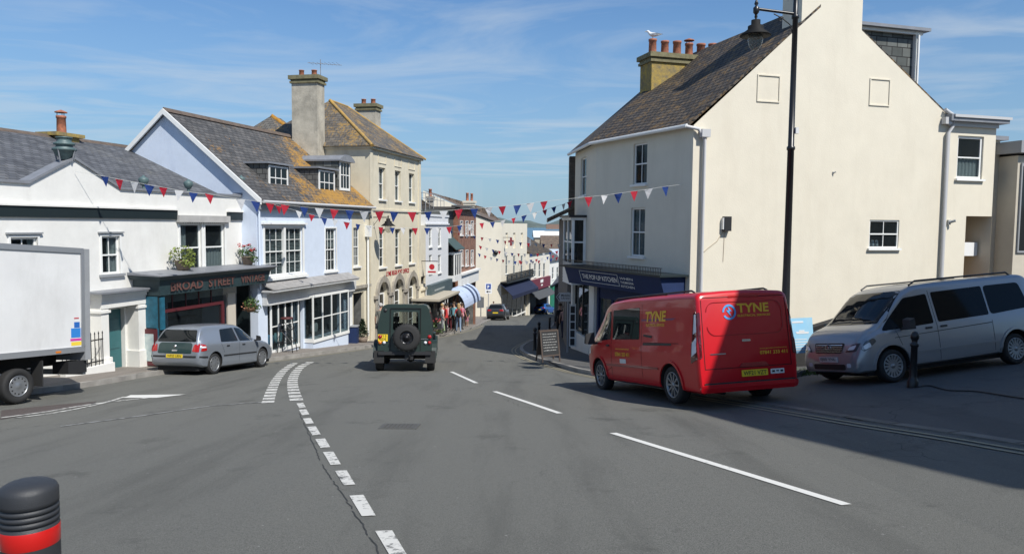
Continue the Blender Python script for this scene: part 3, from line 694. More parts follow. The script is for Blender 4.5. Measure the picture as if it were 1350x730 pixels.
# lamps / urns standing on the parapet
for (px, py, k) in ((90, 207, 1.9), (194, 252, 1), (252.5, 250, 1), (322, 246, 1)):
    q = PW.sz(px, py); base = PW.p(q[0], -.12, zflat+.07 if k == 1 else pp[1]+.05)
    if px == 322: base.z = ze+.07
    lab = {90: 'large stacked grey green cowl on top of the parapet point', 194: 'round grey green lamp head on white parapet, left of the two over the shop', 252.5: 'round grey green lamp head on white parapet directly above the middle window', 322: 'round grey green lamp head at the parapet end beside the blue house'}[px]
    t = thing('roof_cowl' if k > 1 else 'parapet_lamp', base, 0, lab, 'cowl' if k > 1 else 'lamp', None if k > 1 else 'round lamp heads along the white parapet')
    b = MB(); b.M = Matrix.Translation(base)
    cm = mat('verdigris_metal', (.09, .14, .14), .5, var=.3, vscale=10)
    if k == 1:
        b.tube([(0, 0, -.05), (0, 0, .14)], .05, 8); build('stem', b, cm, t)
        b = MB(); b.M = Matrix.Translation(base); b.lathe([(.0, .08), (.08, .10), (.13, .19), (.15, .28), (.12, .32), (.05, .36), (.02, .40), (0, .41)], 16); build('lamp_head', b, cm, t)
    else:
        b.lathe([(r_*.66, h_*.95) for r_, h_ in [(.14, -.08), (.32, .05), (.40, .16), (.44, .17), (.44, .22), (.3, .27), (.3, .31), (.38, .32), (.38, .37), (.26, .41), (.26, .5), (.3, .51), (.3, .54), (0, .56)]], 20); build('cowl_body', b, cm, t)
        b = MB(); b.M = Matrix.Translation(base)
        for a in range(4): b = MB(); b.M = Matrix.Translation(base); b.tube([(.28*math.cos(a*1.57), .28*math.sin(a*1.57), .2), (.2*math.cos(a*1.57), .2*math.sin(a*1.57), -.12)], .02, 6); build('bracket', b, lead, t)
# railings left of door
rail = thing('iron_railing', PW.p(PW.sz(110, 470)[0], .9, zg+1.2), 0, 'black iron railing on low white wall left of the teal door', 'railing')
b = MB(); b.M = M; rx0, rx1 = PW.sz(60, 470)[0], pl_-.1; zz = G(-10.5, 20.)
b.box(rx0, -.62, zz-.4, rx1+.3, -.45, zz+.33); build('low_wall', b, white, rail)
b = MB(); b.M = M
k = rx0
while k < rx1: b.tube([(k, -.53, zz+.3), (k, -.53, zz+1.15)], .012, 5); b.lathe([(0, 1.25), (.02, 1.18), (0, 1.13)], 5, 'Z', (k, -.53, zz)); k += .13
b.box(rx0, -.545, zz+1.0, rx1, -.515, zz+1.03); b.box(rx0, -.545, zz+.42, rx1, -.515, zz+.45); build('bars', b, blackp, rail)
# ---------------- flowers
def leafclump(mb, c, r, n, sz, rnd, flat=.8, mi=0):
    for i in range(n):
        d = Vector((rnd.gauss(0, 1), rnd.gauss(0, 1), rnd.gauss(0, 1))).normalized()*r*rnd.random()**.4; d.z *= flat
        p = Vector(c)+d; a = Vector((rnd.uniform(-1, 1), rnd.uniform(-1, 1), rnd.uniform(-1, 1))).normalized(); b_ = a.cross(Vector((rnd.random(), rnd.random(), rnd.random()))).normalized()
        s_ = sz*rnd.uniform(.6, 1.3); mb.add([p-a*s_, p-b_*s_*.5, p+a*s_, p+b_*s_*.5], [(0, 1, 2, 3)], mi)
leafm = mat('leaf_green', (.07, .13, .03), .6, var=.5, vscale=14); leafy = mat('leaf_lime', (.20, .25, .05), .6, var=.4, vscale=14); petr = mat('red_petals', (.55, .02, .03), .6); pot = mat('clay_pot', (.22, .17, .13), .8, var=.3, vscale=8)
def plantpot(base, r, label, flowers=None, cat='potted plant', gr=None, leaf=leafm, hh=.26, name='potted_plant', seed=1, spread=1.6):
    rn = random.Random(seed); t = thing(name, base, 0, label, cat, gr); b = MB(); b.M = Matrix.Translation(base)
    b.lathe([(0, 0), (r*.7, 0), (r, hh), (r*1.08, hh), (r*1.08, hh+.03), (r*.9, hh+.03), (0, hh-.02)], 16); build('pot', b, pot, t)
    b = MB(); b.M = Matrix.Translation(base); leafclump(b, (0, 0, hh+r*.7), r*spread, 260, r*.22, rn); leafclump(b, (r*1.1, -r*.6, hh-.05), r*.8, 90, r*.2, rn); build('foliage', b, leaf, t, recalc=False, uv=False)
    if flowers:
        b = MB(); b.M = Matrix.Translation(base)
        for i in range(9):
            c = Vector((rn.uniform(-1, 1)*r*1.2, rn.uniform(-1, 1)*r*1.2, hh+r*rn.uniform(1, 2.1))); leafclump(b, c, r*.28, 26, r*.12, rn)
        build('flowers', b, flowers, t, recalc=False, uv=False)
    return t
q = PW.sz(226, 357); plantpot(PW.p(q[0], .45, zt_+.09), .26, 'bushy green plant in a bowl on the shop fascia, left of the middle windows', None, leaf=leafy, seed=2)
q = PW.sz(314, 350); plantpot(PW.p(q[0], .40, zt_+.09), .22, 'red flowering plant in a pot on the shop fascia, right of the middle windows', petr, seed=4)
hb = PWf.at(331, 404)
t = thing('hanging_basket', hb, 0, 'hanging basket of trailing flowers under the right end of the shop fascia', 'hanging basket')
b = MB(); b.M = Matrix.Translation(hb); b.lathe([(0, -.2), (.14, -.16), (.22, 0), (.2, 0), (0, -.05)], 14); build('basket', b, mat('basket_coir', (.16, .09, .05), .9), t)
b = MB(); b.M = Matrix.Translation(hb); leafclump(b, (0, 0, .12), .28, 220, .05, random.Random(5)); leafclump(b, (.1, 0, -.05), .25, 120, .05, random.Random(6)); build('foliage', b, leafm, t, recalc=False, uv=False)
b = MB(); b.M = Matrix.Translation(hb); leafclump(b, (-.08, 0, .0), .26, 90, .035, random.Random(8)); build('flowers', b, mat('peach_petals', (.75, .36, .22), .6), t, recalc=False, uv=False)
b = MB(); b.M = Matrix.Translation(hb); [b.tube([(.2*math.cos(a), .2*math.sin(a), 0), (0, 0, .55)], .006, 4) for a in (0, 2.1, 4.2)]; build('chain', b, blackp, t)
# tall stand of black metalwork in front of the entrance
sp_ = PW.p(PW.sz(341, 460)[0]+.1, 1.15, 0); sp_.z = G(sp_.x, sp_.y)+.11
t = thing('bar_stool', sp_, 0, 'tall dark metal stool standing on the pavement below the hanging basket', 'stool')
b = MB(); b.M = Matrix.Translation(sp_); b.lathe([(0, 1.25), (.22, 1.25), (.23, 1.28), (.2, 1.31), (0, 1.32)], 16); build('seat', b, mat('dark_red_seat', (.08, .02, .02), .5), t)
for (sx, sy) in ((1, 1), (1, -1), (-1, 1), (-1, -1)):
    b = MB(); b.M = Matrix.Translation(sp_); b.tube([(.15*sx, .15*sy, 1.25), (.28*sx, .28*sy, 0)], .02, 6); build('leg', b, blackp, t)
b = MB(); b.M = Matrix.Translation(sp_)
for h_ in (.4, .85):
    r_ = .28-.13*h_/1.25; pts = [(r_, r_, h_), (-r_, r_, h_), (-r_, -r_, h_), (r_, -r_, h_), (r_, r_, h_)]
    for i in range(4): b.tube([pts[i], pts[i+1]], .014, 5)
    b.tube([(r_, r_, h_), (-r_*.7, r_*.7, h_+.42)], .012, 5); b.tube([(r_, -r_, h_), (-r_*.7, -r_*.7, h_+.42)], .012, 5)
build('stretcher', b, blackp, t)
# ---------------- pale blue house
M = PB.mat(); sB0 = PB.sz(339, 330)[0]; sB1 = PB.sz(464, 330)[0]
Bh = base_thing('terraced_house', PB, (sB0+sB1)/2, 'pale blue house with white shop windows and two dormers in its slate roof', 'building')
ze_ = (PB.sz(338, 263)[1]+PB.sz(470, 271)[1])/2
zr_ = 3.98; yi = 3.73; zgB = G(-8.3, 29)-1.5
wA = PB.rect(349, 399, 300, 362); wA = (wA[0], wA[1], wA[2], wA[3]); wB = PB.rect(429, 443, 301, 357)
PBc = PB
shA = PB.rect(353, 390, 397, 457); shB = PB.rect(401, 449, 388, 441); dA = (shA[1]+.12, shB[0]-.1, zgB, shA[3])
b = MB(); b.M = M
wall(b, sB0, sB1, zgB-.5, ze_, [wB, (wA[0], wA[1], wA[2], wA[3]), (shA[0], shA[1], shA[2]-.1, shA[3], 1.5), (shB[0]+.1, shB[1]-.1, shB[2], shB[3], 1.5), (dA[0], dA[1], dA[2], dA[3], .5)], .12)
block(b, sB0, sB1, 7.46, zgB-.5, ze_, 0, False)
for xx in (sB0, sB1): b.poly([(xx, 0, ze_), (xx, yi, zr_), (xx, 7.46, ze_)])
build('wall', b, [blue, dimroom], Bh)
b = MB(); b.M = M; sR = PB.sz(487, 330)[0]
sM = PB.shift(-3.73).sz(384, 181)[0]; sE = PB.sz(392, 262)[0]; e2_ = (sE, -.28, ze_-.02)
slab(b, [(sB0-.12, -.28, ze_-.02), (sR, -.28, ze_-.02), (sR, yi, zr_+.1), (sB0-.12, yi, zr_+.1)], .09)
rp0 = ROOT[Bh].to_translation(); t3 = Vector((PB.t.x, PB.t.y, 0)); up3 = Vector((-PB.n.x*(yi+.28), -PB.n.y*(yi+.28), zr_+.12-ze_)); Ls = up3.length; up3.normalize()
ee, er = PB.p(sE, .28, ze_-.02)-rp0, PB.p(sM, -yi, zr_+.1)-rp0; kk = -(er.dot(t3)-ee.dot(t3))/(er.dot(up3)-ee.dot(up3)); w0 = ee.dot(t3)+kk*ee.dot(up3)
slab(b, [(sB0-.12, 7.7, ze_-.1), (sR, 7.7, ze_-.1), (sR, yi, zr_+.1), (sB0-.12, yi, zr_+.1)], .09)
build('roof', b, slate_l if False else brickmat('slate_streaked', (.065, .066, .068), (.125, .12, .115), (.03, .028, .028), .30, .19, .10, lichen=(.38, .20, .03), lamt=.85, lscale=.55, lthr=.60, grad=(kk, w0-2.0, w0+1.0, .20)), Bh)
b = MB(); b.M = M; b.prism([(sB0-.14, yi-.15, zr_+.03), (sB0-.14, yi, zr_+.19), (sB0-.14, yi+.15, zr_+.03)], (sM-sB0, 0, 0)); build('ridge_tiles', b, mat('ridge_clay', (.12, .09, .07), .85), Bh)
b = MB(); b.M = M   # barge boards
for (y_, z_) in ((-.3, ze_-.06), (7.7, ze_-.14)):
    b.hexa([(sB0-.19, y_, z_-.12), (sB0-.13, y_, z_-.12), (sB0-.13, yi, zr_-.06), (sB0-.19, yi, zr_-.06), (sB0-.19, y_, z_+.08), (sB0-.13, y_, z_+.08), (sB0-.13, yi, zr_+.14), (sB0-.19, yi, zr_+.14)])
build('barge_board', b, whitep, Bh)
b = MB(); b.M = M; b.box(sB0, -.24, ze_-.16, sR-.2, -.002, ze_-.06); b.box(sB0, -.16, ze_-.34, sR-.2, -.003, ze_-.161); build('eaves_fascia', b, greyp, Bh)
b = MB(); b.M = M; b.tube([(sB0-.05, -.32, ze_-.07), (sR, -.32, ze_-.07)], .055, 8); build('gutter', b, mat('pale_gutter', (.5, .5, .5), .5), Bh)
pipe('downpipe', Bh, [PB.p(sB0+.06, .06, ze_-.15), PB.p(sB0+.06, .06, ze_-3.2)], .045, blue)
window(Bh, PB, *wA, 3, 2, trim=.10, cur='blind', split=2); window(Bh, PB, *wB, 3, 2, trim=.06, cur='top')
b = MB(); b.M = M; b.box(wA[0]-.2, -.12, wA[3]+.12, wA[1]+.2, -.001, wA[3]+.18); b.box(wA[0]-.2, -.14, wA[2]-.16, wA[1]+.2, -.001, wA[2]-.075); b.box((wA[0]+wA[1])/2-.06, -.03, wA[2], (wA[0]+wA[1])/2+.06, .05, wA[3]); build('window_surround', b, whitep, Bh)
# shop cornice and fascia
zc_ = PB.shift(.55).sz(405, 377)[1]; c0, c1 = sB0+.15, PB.shift(.55).sz(474, 364)[0]
b = MB(); b.M = M; b.hexa([(c0, -.56, zc_), (c1, -.56, zc_), (c1, -.01, zc_+.22), (c0, -.01, zc_+.22), (c0, -.56, zc_+.04), (c1, -.56, zc_+.04), (c1, -.01, zc_+.27), (c0, -.01, zc_+.27)]); build('lead_canopy', b, mat('weathered_lead', (.30, .29, .28), .7, var=.3, vscale=4), Bh)
b = MB(); b.M = M; b.box(c0, -.54, zc_-.07, c1-.05, -.01, zc_-.002); b.box(c0+.1, -.30, zc_-.14, c1-.3, -.01, zc_-.071); b.box(c0+.1, -.20, zc_-.50, sB1, -.011, zc_-.141); b.box(c0+.1, -.27, zc_-.56, sB1-.25, -.012, zc_-.501)
build('shop_fascia', b, mat('pale_grey_paint', (.56, .56, .55), .5, var=.1, vscale=3), Bh)
def shopwin(root, pl, r, nx, out, zrow=.5, plinth=True, m=None, ret=.0):
    a, b_, c, d = r; M = pl.mat(); f = MB(); f.M = M; y0 = -out
    f.box(a, y0-.05, c-.12, b_, 0, c-.002); f.box(a, y0-.03, d, b_, 0, d+.08)
    for i in range(nx+1): x = a+(b_-a-.05)*i/nx; f.box(x, y0-.03, c, x+.05, y0+.03, d-.001)
    zz = c+(d-c)*zrow; f.box(a+.05, y0-.02, zz-.02, b_-.05, y0+.02, zz+.02)
    for xx in (a, b_-.05): f.box(xx, y0+.031, c, xx+.05, -.001, c+.04); 
    w_ = build('shop_window', f, m or whitep, root)
    g_ = MB(); g_.M = M; g_.box(a+.02, y0-.004, c, b_-.02, y0+.004, d); g_.box(a+.02, y0+.03, c+.04, a+.028, 0, d); g_.box(b_-.028, y0+.03, c+.04, b_-.02, 0, d); build('pane', g_, glass, w_)
    if plinth:
        p = MB(); p.M = M; p.box(a+.02, y0, c-2.0, b_-.02, 0, c-.121); build('stall_riser', p, blue, root)
    return w_
shopwin(Bh, PB, (shA[0], shA[1], shA[2], shA[3]), 4, .12, .5); shopwin(Bh, PB, shB, 4, .38, .5)
b = MB(); b.M = M; b.box(dA[0], .2, zgB, dA[1], .26, dA[3]-.05); build('door', b, mat('pale_grey_paint', (.56, .56, .55), .5), Bh)
b = MB(); b.M = M; xd_ = PB.sz(458, 420)[0]; b.box(xd_-.1, -.06, zgB, xd_+.10, -.002, zc_-.1); build('pilaster', b, navy, Bh)
b = MB(); b.M = M; b.box(xd_+.12, -.06, zgB, xd_+.32, -.002, zc_-.1); build('pilaster', b, whitep, Bh)
# goods in the blue house windows
rn = random.Random(9)
for k, (s_, z0_, col, lab) in enumerate(((shA[0]+.9, 0, (.05, .25, .42), 'bright blue cushion in the left window of the blue shop'), (shA[0]+1.5, 0, (.30, .50, .52), 'pale turquoise cushion in the left window of the blue shop'), (shB[0]+.7, 0, (.12, .09, .07), 'dark wooden chest in the right bay window of the blue shop'), (shB[0]+1.7, 0, (.45, .45, .42), 'pale cushion in the right bay window of the blue shop'))):
    r_ = shA if k < 2 else shB
    b = MB(); b.M = M @ Matrix.Translation((s_, .55, r_[2]+.02)); sx, sz_ = (.5, .42)
    vs = []
    me_ = bmesh.new(); bmesh.ops.create_cube(me_, size=1)
    bmesh.ops.subdivide_edges(me_, edges=me_.edges[:], cuts=4, use_grid_fill=True)
    for v in me_.verts:
        kx = 1-.35*(abs(v.co.z)*2)**3; v.co = Vector((v.co.x*sx*(1.0 if k == 2 else kx), v.co.y*(.18 if k != 2 else .35)*(1-.5*(abs(v.co.x)*2)**3 if k != 2 else 1), (v.co.z+.5)*sz_))
    idx = {v: i for i, v in enumerate(me_.verts)}
    b.add([v.co.copy() for v in me_.verts], [tuple(idx[v] for v in f.verts) for f in me_.faces], 0, True); me_.free()
    tag(build('cushion' if k != 2 else 'wooden_chest', b, mat('goods%d' % k, col, .8), None), lab, 'cushion' if k != 2 else 'chest')
# dormers
def dormer(root, pl, xl, xr, yt, yb, out, roofdir=1, arch=False, nx=3, zroof=None, back=2.6):
    P2 = pl.shift(-out); r_ = P2.rect(xl, xr, yt, yb); a, b_, c, d = r_; M = P2.mat()
    m_ = MB(); m_.M = M; e = .14
    m_.box(a-e, .05, c-.5, a, back, d+.04); m_.box(b_, .05, c-.5, b_+e, back, d+.04); m_.quad((a, .35, c-.1), (b_, .35, c-.1), (b_, .35, d), (a, .35, d), 1)
    dm = build('dormer', m_, [slate_h if arch else brickmat('dormer_slate', (.09, .09, .09), (.14, .14, .13), (.03, .03, .03), .25, .2, .08), dimroom], root)
    m_ = MB(); m_.M = M
    if not arch: m_.box(a-e-.1, -.1, d+.045, b_+e+.1, back+.4, d+.12)
    else:
        n_ = 10; cx = (a+b_)/2; hw = (b_-a)/2+.22; prev = None; pts = []
        for i in range(n_+1): th = math.pi*(.2+.6*i/n_); pts.append((cx+hw*math.cos(th)/math.cos(math.pi*.2), -.14, d+.05+.24*(math.sin(th)-math.sin(math.pi*.2))/(1-math.sin(math.pi*.2))))
        m_.prism(pts+[(pts[-1][0], -.14, d-.02), (pts[0][0], -.14, d-.02)], (0, back+.5, 0))
    build('dormer_roof', m_, lead if not arch else lead, dm)
    m_ = MB(); m_.M = M; y0, y1 = .0, .07; f = .07
    m_.box(a, y0, c-.08, a+f, y1, d); m_.box(b_-f, y0, c-.08, b_, y1, d); m_.box(a+f, y0, c-.08, b_-f, y1, c+.03); m_.box(a+f, y0, d-f, b_-f, y1, d)
    for i in range(1, nx): x = a+f+(b_-a-2*f)*i/nx; m_.box(x-.014, .015, c+.03, x+.014, .055, d-f)
    m_.box(a+f, .012, (c+d)/2-.02, b_-f, .06, (c+d)/2+.02)
    wn = build('dormer_window', m_, whitep, dm)   # sub-part
    m_ = MB(); m_.M = M; m_.box(a+.02, .03, c, b_-.02, .038, d-.02); build('dormer_glass', m_, glass_d, dm)
dormer(Bh, PB, 355, 380, 219, 251, .55, nx=3); dormer(Bh, PB, 421, 441.5, 225, 256.5, .5, nx=3)
# ---------------- cream infill house
M = PB.mat(); sC0, sC1 = sB1+.002, PB.sz(487, 330)[0]-.05
Cc_ = base_thing('terraced_house', PB, (sC0+sC1)/2, 'narrow cream house with passage opening between blue house and post office', 'building')
wC = PB.rect(466, 474, 300, 351); pC = (PB.sz(464.5, 420)[0]+.1, sC1-.55, zgB, PB.sz(470, 386)[1])
b = MB(); b.M = M; wall(b, sC0, sC1, zgB-.5, ze_-.34, [wC, (pC[0], pC[1], pC[2], pC[3], 2.5)], .14); block(b, sC0, sC1, 7.4, zgB-.5, ze_-.34, 0)
build('wall', b, [cream2, dimroom], Cc_); window(Cc_, PB, *wC, 3, 2)
b = MB(); b.M = M; zb3 = PB.sz(475, 376)[1]; b.box(sC0, -.12, zb3-.12, sC1, -.001, zb3+.02); build('string_course', b, stone, Cc_)
dormer(Cc_, PB, 448.5, 461.5, 213, 249, .5, arch=True, nx=3, back=3.2)
b = MB(); xh = PB.sz(482.5, 330)[0]; b.tube([PB.p(xh, .1, PB.sz(482, 312)[1]), PB.p(xh, .1, zgB+1.3)], .05, 10); b.M = M; b.box(xh-.13, -.24, PB.sz(482, 312)[1], xh+.13, -.002, PB.sz(482, 297)[1]); build('downpipe', b, whitep, Cc_)
# ---------------- hipped house behind
hp = thing('house_behind', (-15.5, 41, -5), 0, 'hipped brown roofed house rising behind the blue house', 'building')
ap = ray(357, 153); ap = ap*(42/ap.y); tt, nn_ = PB.t, PB.n
def hh_(a, o, z): return (ap.x+tt.x*a+nn_.x*o, ap.y+tt.y*a+nn_.y*o, z)
ez = 1.2
b = MB(); cs = [hh_(-4.6, 5.0, ez), hh_(5.2, 5.0, ez), hh_(5.2, -5, ez), hh_(-4.6, -5, ez)]; R1_, R2_ = hh_(0, 0, ap.z), hh_(1.0, 0, ap.z)
for p_ in ([cs[0], cs[1], R2_, R1_], [cs[1], cs[2], R2_], [cs[2], cs[3], R1_, R2_], [cs[3], cs[0], R1_]): b.poly(p_)
b.poly(cs[::-1]); build('roof', b, slate_l, hp); b = MB(); b.tube([R1_, cs[1]], .15, 6); build('hip_tiles', b, mat('orange_lichen', (.40, .20, .03), .9, var=.4, vscale=6), hp)
b = MB(); b.prism([(c[0]*.995+ap.x*.005, c[1]*.995+ap.y*.005, -7) for c in cs], (0, 0, 7+ez-.01)); build('wall', b, cream2, hp)
# ---------------- post office
PP = PL((-6.75, 35.3), (.22, 1)); M = PP.mat(); LP = 7.1
PO = thing('post_office', (PP.p(3.5, -3, 0).x, PP.p(3.5, -3, 0).y, G(-8, 39)), 0, 'tall cream post office with arched ground floor and hipped slate roof', 'building')
zeP = 3.56; zgP = G(-6, 38)-1.5
cols = [(500.5, 507.5), (521.5, 528), (540, 545.5)]
cs_ = [PP.sz((a+b_)/2, 300)[0] for a, b_ in cols]
up = []; 
zu = (PP.sz(503, 263)[1], PP.sz(503, 221)[1]); zm = (PP.sz(505, 352)[1], PP.sz(505, 302)[1])
for c in cs_: up.append((c-.42, c+.42, zu[0]+.0, zu[1])); up.append((c-.42, c+.42, zm[0], zm[1]))
za1 = PP.sz(504, 371)[1]
arc = [PP.sz(504, 400)[0], PP.sz(524, 400)[0], PP.sz(542.5, 400)[0]]
arcs = [(c-.62, c+.62, zgP+1.0, za1) for c in arc]
b = MB(); b.M = M
wall(b, 0, LP, zgP-.5, zeP, up+[(a, b_, c, d, .4) for a, b_, c, d in arcs], .22, .7)
for (a, b_, c, d) in arcs:  # spandrels
    cx = (a+b_)/2; r_ = (b_-a)/2; n_ = 8
    for sgn in (-1, 1):
        pts = [(cx+sgn*r_, 0, d-r_)]+[(cx+sgn*r_*math.cos(math.pi/2*i/n_), 0, d-r_+r_*math.sin(math.pi/2*i/n_)) for i in range(n_+1)][1:]+[(cx+sgn*r_, 0, d)]
        b.prism(pts if sgn > 0 else pts[::-1], (0, .22, 0))
block(b, 0, LP, 6.4, zgP-.5, zeP, 0, False)
build('wall', b, [cream2, dimroom], PO)
for (a, b_, c, d) in up: window(PO, PP, a, b_, c, d, 2, 1 if d > 0 else 2, inset=.14, cur='sides' if d > 0 else 'top')
for (a, b_, c, d) in arcs:
    b = MB(); b.M = M; cx = (a+b_)/2; r_ = (b_-a)/2
    b.box(a, .15, c, a+.07, .21, d-r_); b.box(b_-.07, .15, c, b_, .21, d-r_); b.box(a+.07, .151, d-r_-.04, b_-.07, .21, d-r_+.03); b.box(cx-.025, .16, c, cx+.025, .2, d-.03)
    for k in range(1, 5): zz = c+(d-r_-c)*k/5; b.box(a+.07, .165, zz-.015, b_-.07, .195, zz+.015)
    wn = build('arched_window', b, whitep, PO)
    b = MB(); b.M = M; n_ = 10
    b.poly([(a+.02, .18, c), (b_-.02, .18, c)]+[(cx+(r_-.01)*math.cos(math.pi*i/n_), .18, d-r_+(r_-.01)*math.sin(math.pi*i/n_)) for i in range(n_+1)]); build('pane', b, glass_d, wn)
    b = MB(); b.M = M; n_ = 16
    for i in range(n_):
        t0, t1 = math.pi*i/n_, math.pi*(i+1)/n_
        b.hexa([(cx+r_*math.cos(t0), -.12, d-r_+r_*math.sin(t0)), (cx+(r_+.26)*math.cos(t0), -.12, d-r_+(r_+.26)*math.sin(t0)), (cx+(r_+.26)*math.cos(t0), -.001, d-r_+(r_+.26)*math.sin(t0)), (cx+r_*math.cos(t0), -.001, d-r_+r_*math.sin(t0)),
                (cx+r_*math.cos(t1), -.12, d-r_+r_*math.sin(t1)), (cx+(r_+.26)*math.cos(t1), -.12, d-r_+(r_+.26)*math.sin(t1)), (cx+(r_+.26)*math.cos(t1), -.001, d-r_+(r_+.26)*math.sin(t1)), (cx+r_*math.cos(t1), -.001, d-r_+r_*math.sin(t1))])
    b.box(cx-.09, -.17, d-.02, cx+.09, -.121, d+.32)
    for sg in (-1, 1): b.box(cx+sg*(r_+.28)-.20, -.14, d-r_-.16, cx+sg*(r_+.28)+.14, -.002, d-r_); b.box(cx+sg*(r_+.2)-.12, -.08, zgP, cx+sg*(r_+.2)+.12, -.003, d-r_-.161)
    build('arch_moulding', b, stone, PO)
b = MB(); b.M = M
b.box(-.12, -.16, zeP-.02, LP+.1, 0, zeP+.1); b.box(-.08, -.02, zeP-.04, 0, 6.4, zeP+.09); b.box(0, -.07, zm[1]+.9, LP, -.001, zm[1]+.98)
for c in cs_: b.box(c-.5, -.03, zeP-.62, c+.5, -.001, zeP-.58); b.box(c-.5, -.03, zeP-.2, c+.5, -.001, zeP-.16); b.box(c-.5, -.03, zeP-.58, c-.46, -.001, zeP-.2); b.box(c+.46, -.03, zeP-.58, c+.5, -.001, zeP-.2)
build('cornice', b, cream2, PO)
for (a_, b_) in ((0, .32), (LP-.32, LP)):
    b = MB(); b.M = M; b.box(a_-.01, -.05, zgP, b_, -.001, zeP-.03); build('pilaster', b, cream2, PO)
text(PO, 'sign_lettering', 'LYME REGIS POST OFFICE', PP.p(PP.sz(509, 360)[0], 0, PP.sz(524, 361.5)[1]), tuple(PP.t)+(0,), (0, 0, 1), PP.sz(539, 355)[0]-PP.sz(509, 360)[0], .24, mat('red_letters', (.45, .02, .03), .5), .02, .02)
b = MB(); b.M = M; zrP = 6.24; e = .25
E_ = [(-e, -e, zeP+.08), (LP+e, -e, zeP+.08), (LP+e, 6.4+e, zeP+.08), (-e, 6.4+e, zeP+.08)]; Ra, Rb = (2.5, 3.2, zrP), (4.6, 3.2, zrP)
for p_ in ([E_[0], E_[1], Rb, Ra], [E_[1], E_[2], Rb], [E_[2], E_[3], Ra, Rb], [E_[3], E_[0], Ra]): b.poly(p_)
b.poly(E_[::-1]); build('roof', b, brickmat('po_slate', (.15, .135, .115), (.095, .085, .075), (.05, .045, .04), .3, .19, .08, lichen=(.34, .20, .04), lamt=.8, lscale=.5, lthr=.49), PO)
b = MB(); b.M = M
for (p_, q_, r_) in ((E_[0], Ra, .09), (Ra, Rb, .06), (E_[1], Rb, .06)): b.tube([p_, q_], r_, 6)
build('hip_tiles', b, mat('hip_clay', (.40, .23, .04), .85, var=.5, vscale=3, dark=(.18, .15, .09)), PO)
def chim(root, pl, x0, x1, y0, y1, z0, z1, m, potn, capm=None, ph=.42, pr=.13, cowl=()):
    b = MB(); b.M = pl.mat(); b.box(x0, y0, z0, x1, y1, z1-.36); ch = build('chimney', b, m, root)
    b = MB(); b.M = pl.mat(); b.box(x0-.07, y0-.07, z1-.359, x1+.07, y1+.07, z1-.26); b.box(x0-.03, y0-.03, z1-.259, x1+.03, y1+.03, z1-.18); b.box(x0-.12, y0-.12, z1-.179, x1+.12, y1+.12, z1); build('chimney_cap', b, capm or stone, ch)
    if x1-x0 > y1-y0: chimney_pots(ch, pl, [x0+(x1-x0)*(i+.5)/potn for i in range(potn)], (y0+y1)/2, z1, ph, pr, cowl=cowl)
    else:
        for i in range(potn): chimney_pots(ch, pl, [(x0+x1)/2], y0+(y1-y0)*(i+.5)/potn, z1, ph, pr, cowl=(0,) if i in cowl else ())
    return ch
chim(PO, PP, -.0-.75, .0-.02, 2.25, 3.55, 0, 6.86, chimr, 2, capm=mat('mossy_stone', (.20, .18, .10), .9, var=.4, vscale=5), ph=.3)
chim(PO, PP, LP-.4, LP+.35, 2.5, 3.65, 3, 6.74, chimr, 2, capm=mat('mossy_stone', (.20, .18, .10), .9), ph=.32)
# aerial
aq = PP.p(-.3, -2.3, 6.7); t = thing('tv_aerial', aq, 0, 'tall television aerial strapped to the left post office chimney', 'aerial')
b = MB(); b.tube([aq-Vector((0, 0, .9)), aq+Vector((0, 0, .95))], .018, 6); build('mast', b, lead, t)
b = MB(); tz = aq.z+.75; b.tube([(aq.x-.55, aq.y-.2, tz), (aq.x+.95, aq.y+.2, tz-.02)], .012, 5)
for i in range(8): x = aq.x-.45+i*.18; b.tube([(x, aq.y-.35, tz), (x+.05, aq.y+.3, tz)], .006, 4)
build('boom', b, lead, t)
# annex
PAx = PL(PP.p(LP, 0, 0).to_2d(), (.16, 1)); M = PAx.mat(); sA1 = 1.15
b = MB(); b.M = M; zt3 = PAx.sz(558, 297)[1]; o_ = PAx.rect(555, 561, 364, 374); o2 = (.25, .95, zgP, PAx.sz(558, 395)[1])
wall(b, 0, sA1, zgP-1, zt3, [(o_[0], o_[1], o_[2], o_[3]), o2], .12); block(b, 0, sA1, 4, zgP-1, zt3); b.box(0, -.1, o_[2]-.35, sA1, -.001, o_[2]-.2)
build('annex', b, [cream2, dimroom], PO)
# street lamp on the post office
def lantern(mb_, c, s_, glassmb):
    mb_.lathe([(0, .62*s_), (.02*s_, .60*s_), (.035*s_, .53*s_), (.015*s_, .48*s_), (.10*s_, .46*s_), (.10*s_, .36*s_), (.17*s_, .33*s_), (.17*s_, .26*s_), (.34*s_, .13*s_), (.34*s_, .11*s_), (.16*s_, .13*s_)], 20, 'Z', c)
    glassmb.lathe([(.155*s_, .12*s_), (.165*s_, .02*s_), (.14*s_, -.10*s_), (.08*s_, -.19*s_), (0, -.22*s_)], 18, 'Z', c)
lampglass = glassmat('lamp_glass', (.85, .85, .82), .18, .1, (.5, .5, .45))
lq = PP.at(491, 292); t = thing('wall_lamp', lq, 0, 'black bracket street lamp fixed to the post office front', 'street lamp')
o3 = Vector((PP.n.x, PP.n.y, 0)); b = MB(); b.tube([lq-Vector((0, 0, .35)), lq+Vector((0, 0, .35))], .03, 8); b.tube([lq+Vector((0, 0, .2)), lq+o3*.8+Vector((0, 0, .2))], .022, 8); b.tube([lq-Vector((0, 0, .25)), lq+o3*.35+Vector((0, 0, .18))], .012, 6); build('bracket', b, blackp, t)
b = MB(); gb = MB(); lantern(b, lq+o3*.8-Vector((0, 0, .32)), 1.0, gb); build('lamp_head', b, mat('matt_black_iron', (.012, .012, .012), .7, spec=.2), t); build('lamp_globe', gb, lampglass, t)
